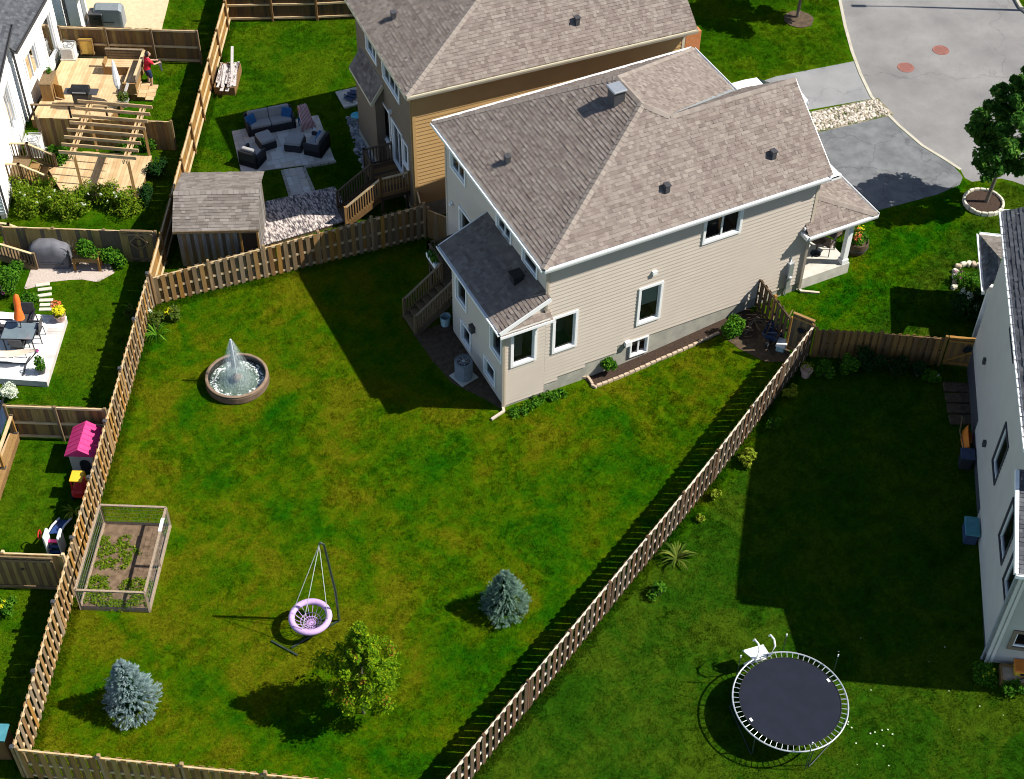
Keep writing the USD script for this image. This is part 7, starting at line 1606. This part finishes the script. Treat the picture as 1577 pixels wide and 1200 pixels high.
Bn = [("pel", "waist"), ("waist", "chest"), ("chest", "shl"), ("chest", "shr"), ("chest", "neck"), ("neck", "nk2"), ("nk2", "head"), ("head", "crown"), ("head", "jaw"), ("jaw", "nose"), ("pel", "hipl"), ("pel", "hipr"), ("hipl", "kl"), ("hipr", "kr"), ("kl", "al"), ("kr", "ar"), ("al", "tl"), ("ar", "tr"), ("shl", "el"), ("shr", "er"), ("el", "wl"), ("er", "wr"), ("wl", "hl"), ("wr", "hr")]
for s, h, w in (("l", "hl", 1), ("r", "hr", -1)):
    c = np.array(J[h][0])
    for k in range(4):
        b0 = c + [.025, (k - 1.5) * .017, .0]; b1 = b0 + [.045, 0, -.01 - .003 * k]; b2 = b1 + [.02, 0, -.03]
        for i, b in enumerate((b0, b1, b2)): J[f"f{s}{k}{i}"] = (tuple(b), .0095 - .0008 * i)
        Bn += [(h, f"f{s}{k}0"), (f"f{s}{k}0", f"f{s}{k}1"), (f"f{s}{k}1", f"f{s}{k}2")]
    J[f"t{s}0"] = (tuple(c + [.0, -w * .035, .0]), .012); J[f"t{s}1"] = (tuple(c + [.045, -w * .04, -.012]), .0095); Bn += [(h, f"t{s}0"), (f"t{s}0", f"t{s}1")]
body = figure(J, Bn, .018, 6); bd = MB().tri(body).build("body", M["skin"], MAN, smooth=True)
g = lambda k, d: (k[0], k[1] + d)
JS = {k: (J[k][0], J[k][1] + .017) for k in ("waist", "chest", "shl", "shr")}; JS["w2"] = ((.0, 0, .90), .148); JS["sl"] = (tuple(np.array(J["shl"][0]) * .4 + np.array(J["el"][0]) * .6), .066); JS["sr"] = (tuple(np.array(J["shr"][0]) * .4 + np.array(J["er"][0]) * .6), .066); JS["nb"] = ((.085, 0, 1.36), .066)
MB().tri(figure(JS, [("w2", "waist"), ("waist", "chest"), ("chest", "shl"), ("chest", "shr"), ("shl", "sl"), ("shr", "sr"), ("chest", "nb"), ("shl", "nb"), ("shr", "nb")], .03, 5)).build("shirt", M["red_cloth"], MAN, smooth=True)
JP = dict(p=((0, 0, .87), .146), l=((.0, .088, .80), .112), r=((.0, -.088, .80), .112), kl=((.025, .098, .54), .088), kr=((.045, -.098, .54), .088)); MB().tri(figure(JP, [("p", "l"), ("p", "r"), ("l", "kl"), ("r", "kr")], .03, 5)).build("shorts", M["navy_cloth"], MAN, smooth=True)
JH = dict(a=((.115, 0, 1.60), .098), b=((.09, 0, 1.55), .088), c=((.10, 0, 1.51), .07)); MB().tri(figure(JH, [("a", "b"), ("b", "c")], .03, 3)).build("hair", M["hair"], MAN, smooth=True)
for s in (1, -1):
    MB().sphere((.226, s * .034, 1.565), .012, 1).build("eye", M["white"], MAN); MB().sphere((.135, s * .094, 1.55), .024, 1, s=(.7, .4, 1.2)).build("ear", M["skin"], MAN)
    a, t = J["al" if s > 0 else "ar"][0], J["tl" if s > 0 else "tr"][0]; MB().tri(figure(dict(a=((a[0] - .02, a[1], .05), .05), t=((t[0], t[1], .04), .042)), [("a", "t")], .03, 3)).build("shoe", M["shoe"], MAN, smooth=True)
MB().tube([(.214, -.028, 1.502), (.222, 0, 1.499), (.214, .028, 1.502)], .006, 5).build("mouth", M["pink"], MAN)
SH_ = thing("plastic_sheet", "crumpled pale sheet held by the person in red", "sheet", (*pq[:2], 0), 10); V = np.array([[.60 + .03 * math.sin(j * 1.7 + i), -.16 + .32 * i / 6 + .02 * math.sin(j * 2), 1.06 - .42 * j / 5 - .04 * math.sin(i * 1.3)] for j in range(6) for i in range(7)]); MB().add(V, [[j * 7 + i, j * 7 + i + 1, j * 7 + i + 8] for j in range(5) for i in range(6)] + [[j * 7 + i, j * 7 + i + 8, j * 7 + i + 7] for j in range(5) for i in range(6)]).build("sheet", M["pale_blue"], SH_, smooth=True)

# ================================================================ grass: short turf as instanced patches, kept off everything that is not lawn
rng = np.random.default_rng(7)
hard = [road_poly.buffer(.12), drive1, drive2, gravel_strip, bed1, bed2, bed3, rockbed, mpoly, Polygon(gpoly).buffer(.1), Polygon(pv),
        sbox(-.1, -.1, UF + .1, WV + .1).union(sbox(-.1, -.1, WD, WL)), sbox(UF, -.1, 14.1, 8.3), Polygon([tp(oh, oh), tp(TL, oh), tp(TL, TW), tp(oh, TW)]), Polygon([tp(ba, bb0), tp(oh, bb0), tp(oh, bb1), tp(ba, bb1)]),
        Polygon([rp(0, 0), rp(15.5, .3), rp(15.5, -9), rp(0, -9)]), Polygon([Wl1a, Wl1b, Wl1b + [-8, 4], Wl1a + [-8, 4]]), Polygon([(-10.78, 22.8), (-12.9, 17.2), (-20, 20), (-18, 27)]),
        Polygon([tuple(pl_(i, j, 0)[:2]) for i, j in ((0, 0), (pw_, 0), (pw_, plen), (0, plen))]).buffer(.05), Point(Fc).buffer(1.08), Point(21.1, 1.0).buffer(.8), Point(21.75, 14.75).buffer(.66),
        Polygon([at(97, 89)[:2], at(222, 92)[:2], at(245, 150)[:2], at(175, 187)[:2], at(47, 184)[:2]]), Polygon([at(75, 262)[:2], at(97, 305)[:2], at(215, 308)[:2], at(234, 242)[:2], at(128, 233)[:2]]), Polygon([at(103, 489)[:2], at(72, 592)[:2], at(-30, 585)[:2], at(-30, 478)[:2]]),
        Polygon([(0, 0), (wS, 0), (wS, dS), (0, dS)]), Polygon([at(400, 315)[:2], at(515, 290)[:2], at(546, 340)[:2], at(404, 381)[:2]]), Polygon([at(437, 262)[:2], at(466, 258)[:2], at(482, 300)[:2], at(449, 305)[:2]]),
        Polygon([at(105, 50)[:2], at(249, 46)[:2], at(268, -30)[:2], at(100, -30)[:2]]), sbox(-1.4, 4.45, 1.5, 6.8)]
A0 = math.atan2(ud[1], ud[0]); hard[-6 + 0] = hard[-6]
shed_pg = Polygon([tuple(f0[:2] + ud[:2] * a + vd[:2] * b) for a, b in ((.1, .25), (wS - .1, .25), (wS - .1, dS - .2), (.1, dS - .2))])
H_ = unary_union([h.buffer(0) for h in hard if h is not None] + [shed_pg]); HP = shapely.prepared.prep(H_)
view = Polygon([at(-20, 1220, 0)[:2], at(1600, 1220, 0)[:2], at(1600, -15, .7)[:2], at(-20, -15, 0)[:2]])
cell = .34; x0, y0, x1, y1 = view.bounds; xs_, ys_ = np.meshgrid(np.arange(x0, x1, cell), np.arange(y0, y1, cell)); P = np.c_[xs_.ravel(), ys_.ravel()]; P += rng.uniform(-.1, .1, P.shape)
ok = shapely.contains_xy(view, P[:, 0], P[:, 1]) & ~shapely.contains_xy(H_.buffer(.10), P[:, 0], P[:, 1]); P = P[ok]
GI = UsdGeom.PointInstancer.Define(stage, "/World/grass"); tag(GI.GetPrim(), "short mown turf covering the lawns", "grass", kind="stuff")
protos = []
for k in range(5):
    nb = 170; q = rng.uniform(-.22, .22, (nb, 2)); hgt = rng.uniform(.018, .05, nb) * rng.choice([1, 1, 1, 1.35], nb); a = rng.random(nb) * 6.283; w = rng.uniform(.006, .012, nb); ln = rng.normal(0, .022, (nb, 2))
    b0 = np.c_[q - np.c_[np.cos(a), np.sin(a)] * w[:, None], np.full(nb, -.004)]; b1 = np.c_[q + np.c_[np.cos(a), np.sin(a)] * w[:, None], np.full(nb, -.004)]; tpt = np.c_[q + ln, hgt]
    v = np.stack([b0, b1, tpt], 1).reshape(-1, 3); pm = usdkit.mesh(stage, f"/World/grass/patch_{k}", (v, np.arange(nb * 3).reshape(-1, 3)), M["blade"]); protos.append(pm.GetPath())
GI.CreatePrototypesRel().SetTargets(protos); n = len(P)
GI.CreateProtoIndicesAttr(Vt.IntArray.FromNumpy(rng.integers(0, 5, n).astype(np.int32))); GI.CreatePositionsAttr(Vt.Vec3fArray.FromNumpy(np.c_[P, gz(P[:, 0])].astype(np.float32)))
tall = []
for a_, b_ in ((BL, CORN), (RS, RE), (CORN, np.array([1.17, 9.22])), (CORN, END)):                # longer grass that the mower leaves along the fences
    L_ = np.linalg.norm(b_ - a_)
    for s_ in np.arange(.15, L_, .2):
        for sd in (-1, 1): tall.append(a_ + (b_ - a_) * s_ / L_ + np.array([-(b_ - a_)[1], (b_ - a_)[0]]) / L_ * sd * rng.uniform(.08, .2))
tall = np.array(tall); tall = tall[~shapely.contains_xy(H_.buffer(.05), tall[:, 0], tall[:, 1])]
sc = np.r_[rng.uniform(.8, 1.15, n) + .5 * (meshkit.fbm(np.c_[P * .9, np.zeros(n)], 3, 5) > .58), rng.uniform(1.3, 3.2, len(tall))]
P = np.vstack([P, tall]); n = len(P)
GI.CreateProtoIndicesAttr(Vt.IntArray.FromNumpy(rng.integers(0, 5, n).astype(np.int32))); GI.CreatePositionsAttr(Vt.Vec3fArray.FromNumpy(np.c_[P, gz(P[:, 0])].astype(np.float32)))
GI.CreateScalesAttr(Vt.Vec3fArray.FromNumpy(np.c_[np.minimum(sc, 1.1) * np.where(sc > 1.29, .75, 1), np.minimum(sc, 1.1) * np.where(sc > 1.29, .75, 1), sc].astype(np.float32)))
an = rng.random(n) * math.pi; GI.CreateOrientationsAttr(Vt.QuathArray([Gf.Quath(float(math.cos(t)), 0, 0, float(math.sin(t))) for t in an]))
# small white clover and dandelion heads in the right-hand lawn
mb = MB()
for k in range(16):
    x, y = rng.uniform(1.5, 7.5), rng.uniform(-17.5, -13)
    q = rng.random()
    if LineString([RS, RE]).distance(Point(x, y)) < .3 or Polygon([RS, RE, RE + [5, 10], RS + [0, 20]]).contains(Point(x, y)) or H_.contains(Point(x, y)): continue
    mb.add(octa * rng.uniform(.012, .026) * [1, 1, .5] + [x, y, float(gz(x)) + .05], of)
for k, (x, y) in enumerate(((1306, 1113), (1311, 1122), (1305, 1117), (1340, 1131), (1347, 1129), (1358, 1126), (1374, 1132), (1318, 1146), (1360, 1150), (1367, 1125), (1291, 1005), (1350, 1147), (1210, 1140))):
    mb.add(octa * .03 * [1, 1, .5] + at(x, y) + [0, 0, .05], of)
tag(mb.build("clover_flowers", M["petal_white"], tones=True), "tiny white clover heads dotted over the right hand lawn", "flowers", kind="stuff")
